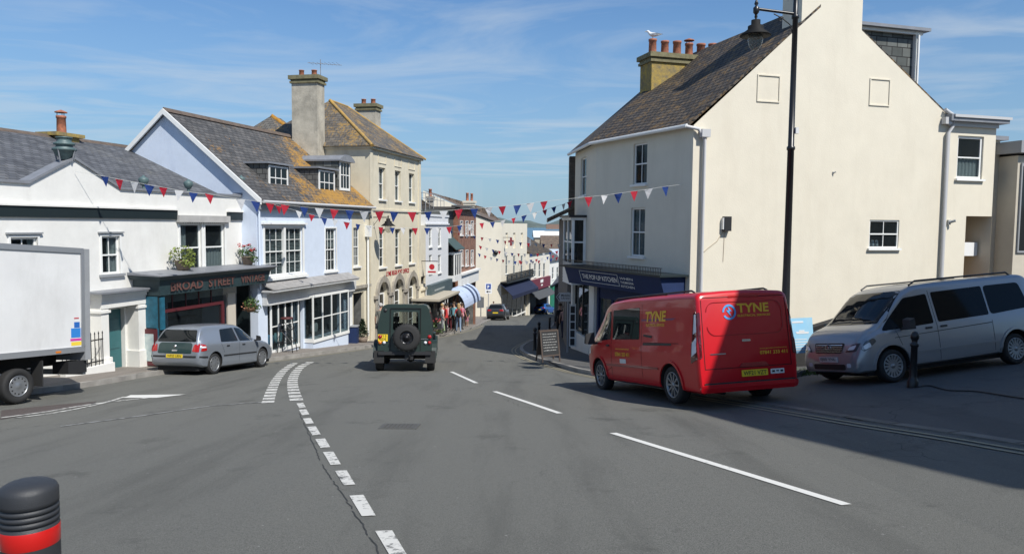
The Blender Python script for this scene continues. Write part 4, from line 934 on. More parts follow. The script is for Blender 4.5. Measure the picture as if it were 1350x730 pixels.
# hanging post office sign
q = PAx.p(.15, .45, PAx.sz(563, 350)[1]); t = thing('hanging_sign', q, 0, 'small white and red hanging sign board beside the post office', 'sign')
b = MB(); M2 = PAx.mat() @ Matrix.Translation((.3, 0, q.z)); b.M = M2
b.box(-.02, -.95, .30, .02, 0, .34); b.box(-.015, -.93, .0+.28, .015, -.90, .3); build('bracket', b, blackp, t)
b = MB(); b.M = M2; b.box(-.02, -.95, -.45, .02, -.28, .28); build('board', b, whiteplas, t)
b = MB(); b.M = M2
for sgn in (-1, 1): b.lathe([(0, sgn*.025), (.16, sgn*.025)], 20, 'X', (0, -.615, .0), smooth=False); b.box(sgn*.021, -.85, -.33, sgn*.027, -.38, -.24)
build('emblem', b, mat('red_letters', (.45, .02, .03), .5), t)
# ================================================================ FURTHER DOWN THE LEFT SIDE
PD = PL(PAx.p(sA1, 0, 0).to_2d(), (.135, 1)); M = PD.mat()
zgD = -9.5
def srange(pl, a, b): return pl.sz(a, 300)[0], pl.sz(b, 300)[0]
d0, d1 = 0.002, PD.sz(591, 300)[0]
Dh = base_thing('shop_building', PD, (d0+d1)/2, 'white three storey building with dark grey shop sign next to the post office', 'building')
zD = PD.sz(575, 283.5)[1]; ops = []
for (xa, xb) in ((565.5, 569.5), (577.5, 581.5)):
    for (ya, yb) in ((301, 325), (336, 359)): r_ = PD.rect(xa, xb, ya, yb); ops.append(r_)
b = MB(); b.M = M; wall(b, d0, d1, zgD, zD, ops+[(d0+.4, d1-.3, zgD+.5, PD.sz(578, 386)[1], 1.2)], .14); block(b, d0, d1, 7, zgD, zD); b.box(d0-.05, -.08, PD.sz(575, 295)[1]-.06, d1+.05, -.001, PD.sz(575, 295)[1]+.03); b.box(d0, -.05, zD-.1, d1+.05, -.001, zD+.04)
build('wall', b, [greywhite if False else mat('bluish_white_render', (.68, .69, .70), .75, var=.04), dimroom], Dh)
for r_ in ops: window(Dh, PD, *r_, 2, 1, fr=.06)
b = MB(); b.M = M; zf0, zf1 = PD.sz(578, 386)[1], PD.sz(578, 371)[1]; b.box(d0+.2, -.30, zf0, d1-.05, -.001, zf1); build('shop_fascia', b, mat('slate_grey_paint', (.07, .10, .11), .5), Dh)
b = MB(); b.M = M; [b.box(d0+1.0+k*.3, -.31, zf0+.3, d0+1.2+k*.3, -.301, zf0+.4) for k in range(9)]; o_ = build('sign_lettering', b, mat('pale_sign_print', (.35, .38, .38), .6), Dh); o_['kind'] = 'stuff'
# dark verandahed bay
e1_ = PD.sz(604, 300)[0]
Eh = base_thing('shop_building', PD, (d1+e1_)/2, 'set back house with dark green verandah roof over a white bay window', 'building', out=-1)
b = MB(); b.M = M; zE = PD.sz(597, 276)[1]
wall(b, d1+.002, e1_, zgD, zE, [(d1+.9, e1_-.9, zgD+.8, PD.sz(597, 385)[1])], .1, y=.35); block(b, d1+.002, e1_, 6.5, zgD, zE, y=.35); build('wall', b, [mat('dark_slate_wall', (.08, .085, .08), .8, var=.3, vscale=2), dimroom], Eh)
b = MB(); b.M = M; zv0, zv1 = PD.sz(597, 329)[1], PD.sz(597, 314)[1]; b.hexa([(d1+.2, -.5, zv0), (e1_-.1, -.5, zv0), (e1_-.1, .34, zv1), (d1+.2, .34, zv1), (d1+.2, -.5, zv0+.06), (e1_-.1, -.5, zv0+.06), (e1_-.1, .34, zv1+.06), (d1+.2, .34, zv1+.06)]); build('verandah_roof', b, mat('verandah_green', (.05, .08, .075), .6), Eh)
r_ = PD.rect(593, 602, 335, 362); b = MB(); b.M = M; b.box(r_[0], -.35, r_[2]-.4, r_[1], .34, r_[2]); b.box(r_[0], -.35, r_[3], r_[1], .34, r_[3]+.15)
for k in range(4): x = r_[0]+(r_[1]-r_[0]-.08)*k/3; b.box(x, -.34, r_[2], x+.08, -.26, r_[3])
by = build('bay_window', b, whitep, Eh); b = MB(); b.M = M; b.box(r_[0]+.03, -.3, r_[2], r_[1]-.03, .3, r_[3]); build('pane', b, glass_d, by)
b = MB(); b.M = M; r_ = PD.rect(594, 600, 314-9, 324); b.box(r_[0], .26, r_[2], r_[1], .34, r_[3]); build('window', b, whitep, Eh)
# awning of that shop: quarter barrel, pale blue with dark stripes
aq0, aq1 = PD.sz(590, 390)[0], PD.sz(613, 390)[0]; b = MB(); b.M = M; n_ = 8; zA0, zA1 = PD.sz(603, 399)[1], PD.sz(603, 377)[1]; wS = (aq1-aq0)/9
aw = thing('shop_awning', PD.p((aq0+aq1)/2, .6, zA0), 0, 'rounded pale blue awning with dark stripes above the crowd', 'awning')
for s_ in range(9):
    for i in range(n_):
        t0, t1 = math.pi/2*i/n_, math.pi/2*(i+1)/n_; f = lambda t: (-.03-1.15*math.sin(t), zA0+(zA1-zA0)*math.cos(t))
        (ya, za_), (yb, zb__) = f(t0), f(t1); x0, x1 = aq0+s_*wS, aq0+(s_+1)*wS
        b.hexa([(x0, ya, za_-.03), (x1, ya, za_-.03), (x1, yb, zb__-.03), (x0, yb, zb__-.03), (x0, ya, za_), (x1, ya, za_), (x1, yb, zb__), (x0, yb, zb__)], 1 if s_ in (5, 7) else 0)
build('canopy', b, [mat('pale_blue_canvas', (.42, .50, .66), .8), mat('dark_canvas', (.04, .06, .12), .8)], aw)
# red brick building
f0_, f1_ = e1_+.002, PD.sz(627.5, 300)[0]
Fh = base_thing('shop_building', PD, (f0_+f1_)/2, 'red brick building with three upper windows and white shop band', 'building')
zF = PD.sz(615, 276.5)[1]; ops = []
for xc in (608.3, 615.3, 622.3):
    for (ya, yb) in ((291.5, 310), (330, 350)): ops.append(PD.rect(xc-1.7, xc+1.7, ya, yb))
b = MB(); b.M = M; wall(b, f0_, f1_, zgD-1, zF, ops+[(f0_+.5, f1_-.5, zgD, PD.sz(615, 378)[1], 1.)], .1); block(b, f0_, f1_, 7, zgD-1, zF); build('wall', b, [brick, dimroom], Fh)
for r_ in ops:
    window(Fh, PD, *r_, 2, 1, fr=.12, trim=.04)
b = MB(); b.M = M; b.box(f0_, -.25, PD.sz(615, 374)[1], f1_, -.001, PD.sz(615, 359.5)[1]); b.box(f0_-.1, -.4, PD.sz(615, 359.4)[1], f1_+.1, -.001, PD.sz(615, 357)[1]); build('shop_fascia', b, whitep, Fh)
b = MB(); b.M = M; b.box(f0_-.1, -.3, zF, f1_+.1, 7.1, zF+.15); b.box(f0_-1.8, -.2, zF+.1, f1_, .1, zF+.22); build('roof', b, mat('dark_flat_roof', (.08, .075, .07), .8), Fh)
b = MB(); b.M = M; x0, x1 = PD.sz(575, 270)[0], PD.sz(612, 270)[0]; zz = zF+.2
b.tube([(x0, 1.5, zz+.75), (x1, 1.5, zz+.75)], .025, 5); b.tube([(x0, 1.5, zz+.4), (x1, 1.5, zz+.4)], .02, 5)
for k in range(9): x = x0+(x1-x0)*k/8; b.tube([(x, 1.5, zz-.4), (x, 1.5, zz+.75)], .02, 5)
build('roof_railing', b, greyp, Fh)
sF = PD.sz(627, 270)[0]-.1; chim(Fh, PD, sF-.7, sF, .05, .75, zF-.5, PD.sz(624, 264.5)[1], cream, 2, ph=.6, pr=.11, capm=cream)
# roof between post office and brick house, with chimney
rb = thing('house_behind', PD.p(3, -8, -6), 0, 'dark pitched roof with a stone chimney behind the post office', 'building')
pA_ = PD.shift(-3.5); b = MB(); b.M = M; x0 = PD.sz(545, 262)[0]; xa = pA_.sz(549, 258)[0]; xb = pA_.sz(577, 277)[0]; za_, zb__ = pA_.sz(549, 258)[1], pA_.sz(577, 277)[1]
b.prism([(xa, 3.5, zb__-2), (xb, 3.5, zb__-2), (xb, 3.5, zb__), (xa, 3.5, za_)], (0, 5, 0)); build('roof', b, slate_m, rb)
sF = pA_.sz(573, 260)[0]; chim(rb, PD, sF-.5, sF, 3.6, 4.0, -3, pA_.sz(572, 259)[1], stone, 1, ph=.6, pr=.14)
# ---------------------------------------------------------------- bus shelter
bsA, bsB = gnd(577, 441, .11), gnd(597, 437, .11); bc = (bsA+bsB)/2
PS = PL((bsA.x-.3, bsA.y), (PD.t.x, PD.t.y)); M = PS.mat(); zt4 = -3.9
Lb = 5.2; zgs = G(bc.x, bc.y)+.11; zt4 = PS.sz(575, 392)[1]
bs = thing('bus_shelter', (PS.p(3.5, -.8, zgs)), 0, 'bus shelter with pale flat roof and dark posts behind the waiting crowd', 'bus shelter')
b = MB(); b.M = M; b.box(-.2, -.45, zt4-.12, Lb+.2, 1.15, zt4); build('roof', b, mat('shelter_roof', (.42, .38, .30), .6), bs)
b = MB(); b.M = M; b.box(-.15, -.4, zt4-.2, Lb+.15, 1.1, zt4-.121); build('roof_rim', b, blackp, bs)
for x in (0, 2.6, Lb-.1):
    for y in (-.25, 1.0): b = MB(); b.M = M; b.box(x, y, g(bc.y)-1.2, x+.1, y+.08, zt4-.201); build('post', b, blackp, bs)
b = MB(); b.M = M; b.box(.1, 1.03, zgs+.1, Lb-.1, 1.045, zt4-.25); b.box(.03, -.15, zgs+.3, .045, .95, zt4-.25); build('glass_panel', b, glass_d, bs)
b = MB(); b.M = M; b.box(1.2, .95, zgs+.9, 2.1, 1.02, zgs+2.1); build('timetable_board', b, whiteplas, bs)
# ---------------------------------------------------------------- cream gabled house at the bend
GA = gnd(628, 418, .1); GA = Vector((-.0481*84.5, 84.5)); 
P2 = PL((GA.x, GA.y), (1, .12)); sg1 = P2.sz(661.3, 300)[0]
c_ = P2.p(sg1, 0, 0); PG = PL((c_.x, c_.y), (.276, 1)); sg2 = PG.sz(695, 300)[0]
Gh = thing('shop_building', (P2.p(2, -4, 0).x, P2.p(2, -4, 0).y, -10.7), 0, 'cream building at the bend with blank side wall and iron balcony', 'building')
zG1 = PG.sz(678, 294.5)[1]; zgl = P2.sz(628, 283)[1]; zgr = P2.sz(650, 293)[1]
b = MB(); b.M = P2.mat(); s50 = P2.sz(650, 293)[0]
b.poly([(-6, 0, -13), (sg1, 0, -13), (sg1, 0, zgr), (s50, 0, zgr), (-.0, 0, zgl), (-6, 0, zgl+2.6)])
b2 = MB(); ops = []
for xc in (668, 678, 688): ops.append(PG.rect(xc-1.5, xc+1.5, 307, 327)+(.03, 0)); ops.append(PG.rect(xc-1.5, xc+1.5, 337, 361))
M3 = PG.mat(); bb = MB(); bb.M = M3; wall(bb, 0, sg2, -14, zG1, ops+[(.5, sg2-.4, -13, PG.sz(678, 384)[1], 1.5)], .12); block(bb, 0, sg2, 9, -14, zG1)
bb.M = P2.mat(); bb.poly([(-6, 0, -13), (sg1, 0, -13), (sg1, 0, zgr), (s50, 0, zgr), (-.0, 0, zgl), (-6, 0, zgl+2.6)])
build('wall', bb, [cream, dimroom], Gh)
for r_ in ops[1::2]: window(Gh, PG, *r_, 2, 1, fr=.05, cur='full', gm=glass)
b = MB(); b.M = P2.mat(); b.prism([(-.3, -.1, zgl+.15), (s50+.2, -.1, zgr+.12), (s50+.2, -.1, zgr-.05), (-.3, -.1, zgl-.05)], (0, .12, 0)); build('verge', b, blackp, Gh)
b = MB(); b.M = P2.mat(); b.poly([(-6, .1, zgl+2.7), (0, .1, zgl+.1), (s50, .1, zgr+.1), (s50+2, 11, zgr+.3), (2, 11, zgl+1.0), (-5, 11, zgl+2.9)]); build('roof', b, browntile, Gh)
b = MB(); b.M = M3; zb4 = PG.sz(678, 369)[1]; zb5 = PG.sz(678, 357.5)[1]
b.box(-.4, -.85, zb4, sg2+.4, 0, zb4+.18); 
for zz in (zb4+.5, zb5): b.box(-.35, -.82, zz-.05, sg2+.35, -.76, zz)
k = -.35
while k < sg2+.35: b.box(k, -.8, zb4+.18, k+.03, -.77, zb5); k += .16
for k in range(7): x = -.35+(sg2+.7)*k/6; b.box(x-.2, -.815, zb4+.3, x+.2, -.775, zb5-.2)
build('balcony', b, blackp, Gh)
b = MB(); b.M = M3; za5 = PG.sz(678, 384)[1]; b.hexa([(-.5, -1.5, za5), (sg2+.3, -1.5, za5), (sg2+.3, -.01, zb4-.02), (-.5, -.01, zb4-.02), (-.5, -1.5, za5+.06), (sg2+.3, -1.5, za5+.06), (sg2+.3, -.01, zb4), (-.5, -.01, zb4)]); b.box(-.5, -1.51, za5-.35, sg2+.3, -1.49, za5+.05); build('awning', b, mat('dark_navy_canvas', (.008, .014, .045), .8), Gh)
b = MB(); b.M = M3
for k in range(6): x = .5+(sg2-.95)*k/5; b.box(x, -.02, -13, x+.09, .06, PG.sz(678, 384)[1])
b.box(.5, -.01, -11.2, sg2-.4, .05, -11.0); sf = build('shop_window', b, whitep, Gh)
b = MB(); b.M = M3; b.box(.55, .02, -13, sg2-.45, .03, za5); build('pane', b, glass_d, sf)
# red cross shaped hanging ornament and oval sign
q = P2.at(670, 318); q = PG.p(.8, .9, PG.sz(665, 318)[1]); t = thing('hanging_ornament', q, 0, 'dark red cross shaped ornament hanging high on the cream building at the bend', 'ornament')
b = MB(); b.tube([q+Vector((-.9, 0, .45)), q+Vector((.1, 0, .45))], .03, 6); build('bracket', b, blackp, t)
b = MB(); b.box(q.x-.12, q.y-.04, q.z-.5, q.x+.12, q.y+.04, q.z+.42); b.box(q.x-.32, q.y-.035, q.z-.12, q.x+.32, q.y+.035, q.z+.14); build('cross', b, mat('dark_red_paint', (.20, .02, .03), .6), t)
q = P2.at(653.5, 333); t = thing('oval_sign', q, 0, 'small dark oval sign on the blank cream side wall', 'sign')
b = MB(); b.M = P2.mat() @ Matrix.Translation((P2.sz(653.5, 333)[0], -.12, P2.sz(653.5, 333)[1])); b.lathe([(0, -.05), (.26, -.05), (.26, .05), (0, .05)], 18, 'Y'); build('board', b, blackp, t)
b = MB(); b.M = P2.mat() @ Matrix.Translation((P2.sz(653.5, 333)[0], -.12, P2.sz(653.5, 333)[1])); b.box(-.02, .05, -.04, .02, .118, .04); build('bracket', b, greyp, t)
# parking sign on its post
PK = P2.shift(1.2); a0, a1 = PK.sz(639.5, 380)[0], PK.sz(648.5, 380)[0]; zp0, zp1, zpm = PK.sz(644, 387)[1], PK.sz(644, 373)[1], PK.sz(644, 381)[1]
base = PK.p((a0+a1)/2, 0, 0); base.z = G(base.x, base.y)+.1; t = thing('parking_sign', base, 0, 'blue and white parking sign with left arrow in front of the cream wall', 'sign')
b = MB(); b.M = PK.mat(); b.box(a0, -.03, zp0, a1, .0, zp1); build('board', b, whiteplas, t)
b = MB(); b.M = PK.mat(); b.box(a0+.12, -.04, zpm, a1-.12, -.031, zp1-.1); build('blue_panel', b, mat('sign_blue', (.01, .06, .30), .4), t)
text(t, 'lettering', 'P', PK.p(a0+.26, .04, zpm+.08), tuple(PK.t)+(0,), (0, 0, 1), .22, .36, whiteplas, .006, .05)
b = MB(); b.M = PK.mat(); zc5 = (zp0+zpm)/2-.02; b.box(a0+.3, -.04, zc5-.04, a1-.15, -.031, zc5+.04); b.prism([(a0+.12, -.04, zc5), (a0+.32, -.04, zc5-.14), (a0+.32, -.04, zc5+.14)], (0, .009, 0)); build('arrow', b, blackp, t)
b = MB(); b.M = PK.mat(); xm = (a0+a1)/2; b.tube([(xm, .05, base.z), (xm, .05, zp1-.05)], .05, 8); b.box(xm-.22, .05, base.z, xm+.22, .3, base.z+1.1); build('post', b, mat('galvanised', (.35, .36, .36), .5), t)
# ---------------- next houses down
c_ = PG.p(sg2, .3, 0); PH = PL((c_.x, c_.y), (.30, 1)); sh2 = PH.sz(724.5, 350)[0]; zH = PH.sz(710, 333)[1]
Hh = base_thing('shop_building', PH, sh2/2, 'low white building with maroon shop sign and brown slate roof', 'building', out=-2)
ops = [PH.rect(xc-1.4, xc+1.4, 347, 365) for xc in (699, 705.5, 711.5, 717.5)]
b = MB(); b.M = PH.mat(); wall(b, .01, sh2, -17, zH, ops+[(.6, sh2-1.2, -16, PH.sz(710, 382)[1], 1.5)], .12); block(b, .01, sh2, 8, -17, zH, 0, False)
build('wall', b, [mat('warm_white_render', (.70, .66, .57), .8, var=.05, vscale=1), dimroom], Hh)
for r_ in ops: window(Hh, PH, *r_, 2, 1, fr=.06)
b = MB(); b.M = PH.mat(); PHr = PH.shift(-5); zHr = PHr.sz(697, 304)[1]; slab(b, [(0, -.3, zH), (sh2+.3, -.3, zH), (sh2+.3, 5, zHr), (0, 5, zHr)]); slab(b, [(0, 10, zH), (sh2+.3, 10, zH), (sh2+.3, 5, zHr), (0, 5, zHr)])
build('roof', b, slate_m, Hh)
b = MB(); b.M = PH.mat(); x0 = sh2*.2
for k in range(2): b.box(x0+k*2.2, 1.3, zH+(zHr-zH)*.32, x0+1.2+k*2.2, 2.9, zH+(zHr-zH)*.62+.04)
build('rooflight', b, lead, Hh)
b = MB(); b.M = PH.mat(); b.box(.2, -.35, PH.sz(708, 381)[1], sh2-.7, -.001, PH.sz(708, 367)[1]); build('shop_fascia', b, maroon if False else mat('burgundy_sign', (.14, .015, .03), .5), Hh)
b = MB(); b.M = PH.mat(); zq = PH.sz(708, 373)[1]; b.box(sh2*.42, -.36, zq, sh2*.42+1.5, -.351, zq+.42); b.box(sh2*.45, -.36, zq-.45, sh2*.45+.9, -.351, zq-.25); build('sign_print', b, whitep, Hh)
b = MB(); b.M = PH.mat(); za6, zb6 = PH.sz(708, 391)[1], PH.sz(708, 381)[1]-.02; b.hexa([(.3, -1.3, za6), (sh2-1, -1.3, za6), (sh2-1, -.01, zb6-.1), (.3, -.01, zb6-.1), (.3, -1.3, za6+.05), (sh2-1, -1.3, za6+.05), (sh2-1, -.01, zb6), (.3, -.01, zb6)]); build('awning', b, mat('dark_grey_canvas', (.06, .065, .07), .8), Hh)
c_ = PH.p(sh2, 0, 0); PI_ = PL((c_.x, c_.y), (.33, 1)); si2 = PI_.sz(741, 350)[0]; zI = PI_.sz(731, 343)[1]
Ih = base_thing('shop_building', PI_, si2/2, 'white house with green shop sign at the far end of the row', 'building', out=-2)
ops = [PI_.rect(xc-1.3, xc+1.3, 352, 368) for xc in (729, 735)]
b = MB(); b.M = PI_.mat(); wall(b, .01, si2, -20, zI, ops, .12); block(b, .01, si2, 8, -20, zI, 0, False); build('wall', b, [white, dimroom], Ih)
for r_ in ops: window(Ih, PI_, *r_, 2, 1, fr=.07)
b = MB(); b.M = PI_.mat(); slab(b, [(0, -.3, zI), (si2, -.3, zI), (si2, 5, zI+3.0), (0, 5, zI+3.0)]); build('roof', b, slate, Ih)
b = MB(); b.M = PI_.mat(); b.box(.2, -.5, PI_.sz(731, 381)[1], si2-.7, -.001, PI_.sz(731, 374)[1]); b.box(.4, -.2, -16, si2-1, -.001, PI_.sz(731, 384)[1]); build('shop_fascia', b, mat('shop_green', (.01, .16, .09), .5), Ih)
# ---------------- distant roofs below, towards the sea
def gable_house(name, cx, cy, L_, D_, zb__, ze__, zr__, rz, wm, rm, label, cat='building', grp=None):
    t = thing(name, (cx, cy, zb__), rz, label, cat, grp); b = MB(); h = L_/2; d = D_/2; Mx = ROOT[t].copy(); Mx.translation.z = 0; b.M = Mx
    b.box(-h, -d, zb__, h, d, ze__)
    for s_ in (-h, h): b.poly([(s_, -d, ze__), (s_, d, ze__), (s_, 0, zr__)])
    b.f.pop(1) if False else None
    build('wall', b, wm, t); b = MB(); b.M = Mx
    slab(b, [(-h-.3, -d-.3, ze__), (h+.3, -d-.3, ze__), (h+.3, 0, zr__+.12), (-h-.3, 0, zr__+.12)], .15); slab(b, [(-h-.3, d+.3, ze__), (h+.3, d+.3, ze__), (h+.3, 0, zr__+.12), (-h-.3, 0, zr__+.12)], .15); build('roof', b, rm, t)
    return t
def dq(px, py, Y): d = ray(px, py); return d*(Y/d.y)
whroof = mat('white_roof_sheet', (.72, .72, .70), .6, var=.05)
a = dq(706, 312, 175); c = dq(748, 300, 175)
t = gable_house('far_building', 9.4, 175, 8.6, 11, -24, a.z, c.z-.9, 0, mat('tan_wall', (.40, .34, .26), .8), whroof, 'large building with white pitched roof down by the sea')
b = MB(); Mx = ROOT[t].copy(); Mx.translation.z = 0; b.M = Mx; b.box(-1.5, -.6, c.z-.4, 5.4, .6, dq(730, 295.5, 175).z); build('ridge_housing', b, mat('brown_cladding', (.20, .13, .10), .8), t)
a = dq(713, 328, 150); c = dq(713, 311, 150); gable_house('far_building', 9.1, 150, 6.4, 9, -22, a.z, c.z, 0, white, browntile, 'house with mottled brown roof below the white sea front roof')
a = dq(722, 343, 128); c = dq(722, 329, 128); gable_house('far_building', 8.3, 128, 5.2, 8, -19, a.z, c.z, R(20), mat('sky_blue_render', (.45, .56, .70), .8), mat('blue_grey_roof', (.40, .47, .54), .6, var=.1), 'house with pale blue grey roof at the bottom of the street')
a = dq(690, 300, 210); c = dq(690, 296, 210)
# ================================================================ RIGHT SIDE
K0 = Vector((5.336, 22.3)); K1 = Vector((3.02, 27.3)); K2 = Vector((2.59, 31.2))
P1 = PL(K1, K0-K1); LF = (K0-K1).length; P12 = PL(K2, K1-K2); L12 = (K1-K2).length; PGa = PL(K0, (.959, .283)); 
RB = thing('corner_building', (8.5, 27, G(8.5, 24)), 0, 'tall cream corner building with lichened slate roof and navy shop below', 'building')
zg_ = -7.0; tA, tB, tC = 4.6, 9.4, 0
zE0 = PGa.sz(912, 165)[1]; zE1 = PGa.sz(1238, 151)[1]; zAp = 7.08
M1 = P1.mat(); M12 = P12.mat(); MG = PGa.mat()
u1 = P1.rect(835, 853, 189, 243); u2 = P1.rect(831.5, 850, 274, 338)
zsh = P1.sz(850, 385)[1]; shopop = (P1.sz(787, 420)[0]+.25, LF-.3, zg_+.6, zsh, 1.5)
b = MB(); b.M = M1; wall(b, 0, LF, zg_, zE0, [u1, u2, shopop], .15)
b.M = M12; n1 = P12.rect(765.5, 773, 208, 258); w12 = (.35, L12-.55, G(3, 29)+.75, G(3, 29)+2.95, 1.2)
wall(b, 0, L12, zg_, zE0, [n1, w12], .15)
b.M = MG; sw1 = PGa.rect(1146, 1185, 290, 327); rec1 = PGa.rect(998, 1028, 99, 135); rec2 = PGa.rect(1146, 1173, 104, 140)
wall(b, 0, tB, zg_, zE0-.0, [sw1], .12)
cA, cB = PGa.sz(1057, 20)[0], PGa.sz(1137, 20)[0]
b.poly([(0, 0, zE0), (tB, 0, zE0), (tB, 0, zE1), (cB, 0, zE1+(zAp-zE1)*(tB-cB)/(tB-tA)), (cB, 0, 9.6), (cA, 0, 9.6), (cA, 0, zE0+(zAp-zE0)*cA/tA)])
build('wall', b, [cream, dimroom], RB)
for r_, nm in ((rec1, 0), (rec2, 1)):
    b = MB(); b.M = MG; a, b_, c, d = r_; w_ = .035
    b.box(a, -.03, c, a+w_, -.001, d); b.box(b_-w_, -.03, c, b_, -.001, d); b.box(a+w_, -.03, d-w_, b_-w_, -.001, d); b.box(a+w_, -.03, c, b_-w_, -.001, c+w_); build('blind_window_moulding', b, cream, RB)
# back wall and far side
b = MB(); far = 8.6; dirn = Vector((-.464, 1)).normalized()
def q3(p, z): return (p.x, p.y, z)
K3 = K0+PGa.t*tB; K4 = K2+PGa.t*8.2
b.quad(q3(K3, zg_), q3(K4, zg_), q3(K4, zE1), q3(K3, zE1)); b.quad(q3(K4, zg_), q3(K2, zg_), q3(K2, zE0), q3(K4, zE0)); build('rear_wall', b, cream, RB)
# roof
Kr0 = K0+PGa.t*tA; Kr1 = Kr0+(K2-K0)*1.0
oh = -P1.n*0
def outp(p, n, o): return p+n*o
E0 = K0+P1.n*.22+PGa.n*-.002; E1 = K1+(P1.n+P12.n).normalized()*.26; E2 = K2+P12.n*.25-P12.t*.25
Rg0 = Kr0+PGa.n*-.002; zEv = zE0+.02
b = MB()
sl1 = [q3(E0, zEv), q3(E1, zEv), q3(Kr1, zAp+.05), q3(Rg0, zAp+.05)]
b.add([sl1[0], sl1[1], q3(E2, zEv), sl1[2], sl1[3]], [(0, 1, 3, 4), (1, 2, 3)])
b.add([(p[0], p[1], p[2]-.09) for p in [sl1[0], sl1[1], q3(E2, zEv), sl1[2], sl1[3]]], [(0, 1, 3, 4), (1, 2, 3)], 0)
b.quad(sl1[0], sl1[3], (sl1[3][0], sl1[3][1], sl1[3][2]-.09), (sl1[0][0], sl1[0][1], sl1[0][2]-.09)); b.quad(sl1[0], sl1[1], (sl1[1][0], sl1[1][1], sl1[1][2]-.09), (sl1[0][0], sl1[0][1], sl1[0][2]-.09))
K3o = K3+PGa.n*-.002+PGa.t*.1; K4o = K4
b.quad(q3(Rg0, zAp+.05), q3(Kr1, zAp+.05), q3(K4o, zE1), q3(K3o, zE1)); b.quad(q3(Rg0, zAp-.04), q3(Kr1, zAp-.04), q3(K4o, zE1-.09), q3(K3o, zE1-.09)); b.quad(q3(Rg0, zAp+.05), q3(K3o, zE1), q3(K3o, zE1-.09), q3(Rg0, zAp-.04))
b.poly([q3(E2, zEv), q3(K4o, zE1), q3(Kr1, zAp+.05)])
build('roof', b, slate_m, RB, recalc=False)
b = MB(); b.tube([q3(E0+P1.n*.02, zEv-.05), q3(E1, zEv-.05), q3(E2, zEv-.05)], .06, 8, smooth=False); build('gutter', b, whitep, RB)
# windows
window(RB, P1, *u1, 2, 1, cur='right'); window(RB, P1, *u2, 2, 1, cur='full'); window(RB, P12, *n1, 1, 1)
window(RB, PGa, *sw1, 2, 1, cur=None, fr=.045, inset=.03, mid=True)
b = MB(); b.M = MG; b.box(sw1[0], .02, sw1[2]-.0, sw1[0]+.01, .03, sw1[2]+.01); 
# kitchen things behind the little window
b = MB(); b.M = MG @ Matrix.Translation((sw1[0]+.25, .3, sw1[2])); 
for k in range(3): b.lathe([(0, 0), (.055, 0), (.06, .1), (.05, .22), (.03, .25), (0, .25)], 10, 'Z', (k*.16, 0, .0))
tag(build('jars', b, whiteplas, None), 'white jars standing inside the small gable wall window', 'jars')
# big chimney on the gable
c0_, c1_ = PGa.sz(1057, 20)[0], PGa.sz(1137, 20)[0]
b = MB(); b.M = MG; b.box(c0_, .004, 4.8, c1_, .95, 9.6); ch = build('chimney', b, cream, RB)
b = MB(); b.M = MG; b.box(c0_-.1, -.1, 9.601, c1_+.1, 1.05, 9.8); build('chimney_cap', b, stone, ch)
chimney_pots(ch, PGa, [c0_+.4+i*.5 for i in range(4)], .5, 9.8, .5, .14)
# front stack with six pots at the far end, straddling the far roof edge
PY = 29.6
qa = dq(859, 100, PY); qb = dq(925, 100, PY); zt6 = dq(890, 69, PY).z
PC = PL((qa.x, qa.y), PGa.t); wC_ = (qb.x-qa.x)/PGa.t.x
ch2 = chim(RB, PC, 0, wC_+1.2, 0, 1.0, 1.0, zt6, lichenstone, 6, ph=.62, pr=.17, cowl=(3,), capm=mat('mossy_stone', (.20, .18, .10), .9))
sg = dq(870, 54, PY+.4); 
# seagull on the first pot
sgp = PC.p((wC_+1.2)/12, -.5, zt6+.62)
t = thing('seagull', sgp, R(160), 'white gull standing on the leftmost red chimney pot', 'bird')
b = MB(); b.M = ROOT[t]
b.tube([(-.34, 0, .17), (-.22, 0, .165), (-.1, 0, .17), (.05, 0, .19), (.13, 0, .24), (.17, 0, .30), (.21, 0, .325), (.25, 0, .32)], [.015, .04, .075, .085, .06, .045, .045, .02], 10)
build('body', b, mat('gull_white', (.8, .8, .8), .7), t)
b = MB(); b.M = ROOT[t]
for s_ in (-1, 1): b.add([(.05, s_*.075, .24), (-.15, s_*.08, .22), (-.42, s_*.02, .17), (-.15, s_*.09, .15), (.03, s_*.09, .17)], [(0, 1, 2, 3, 4)])
build('wing', b, mat('gull_grey', (.35, .37, .4), .7), t)
b = MB(); b.M = ROOT[t]; b.tube([(.25, 0, .32), (.33, 0, .305)], [.014, .004], 6); build('beak', b, mat('gull_beak', (.7, .45, .05), .5), t)
for s_ in (-1, 1): b = MB(); b.M = ROOT[t]; b.tube([(0, s_*.035, .13), (.0, s_*.035, 0), (.05, s_*.035, 0)], .008, 5); build('leg', b, mat('gull_beak', (.7, .45, .05), .5), t)
# downpipes
b = MB(); xd = .35
b.tube([P1.p(LF-.02, .25, zE0-.05), PGa.p(.1, .12, zE0-.12), PGa.p(.32, .1, zE0-.42), PGa.p(.32, .1, zg_+2.3)], .055, 10); b.M = MG; b.box(.18, -.2, zE0-.35, .46, -.02, zE0-.12); build('downpipe', b, mat('grey_white_pipe', (.5, .5, .5), .5), RB)
xp = tB-.02
b = MB(); b.tube([PGa.p(tB-.2, .1, zE1+.15), PGa.p(tB+.12, .1, zE1), PGa.p(tB+.16, .1, zE1-.35), PGa.p(xp, .1, zE1-.6), PGa.p(xp, .1, zg_+2)], .06, 10); b.M = MG; b.box(tB-.25, -.2, zE1-.32, tB+.02, -.02, zE1-.1); build('downpipe', b, mat('grey_white_pipe', (.5, .5, .5), .5), RB)
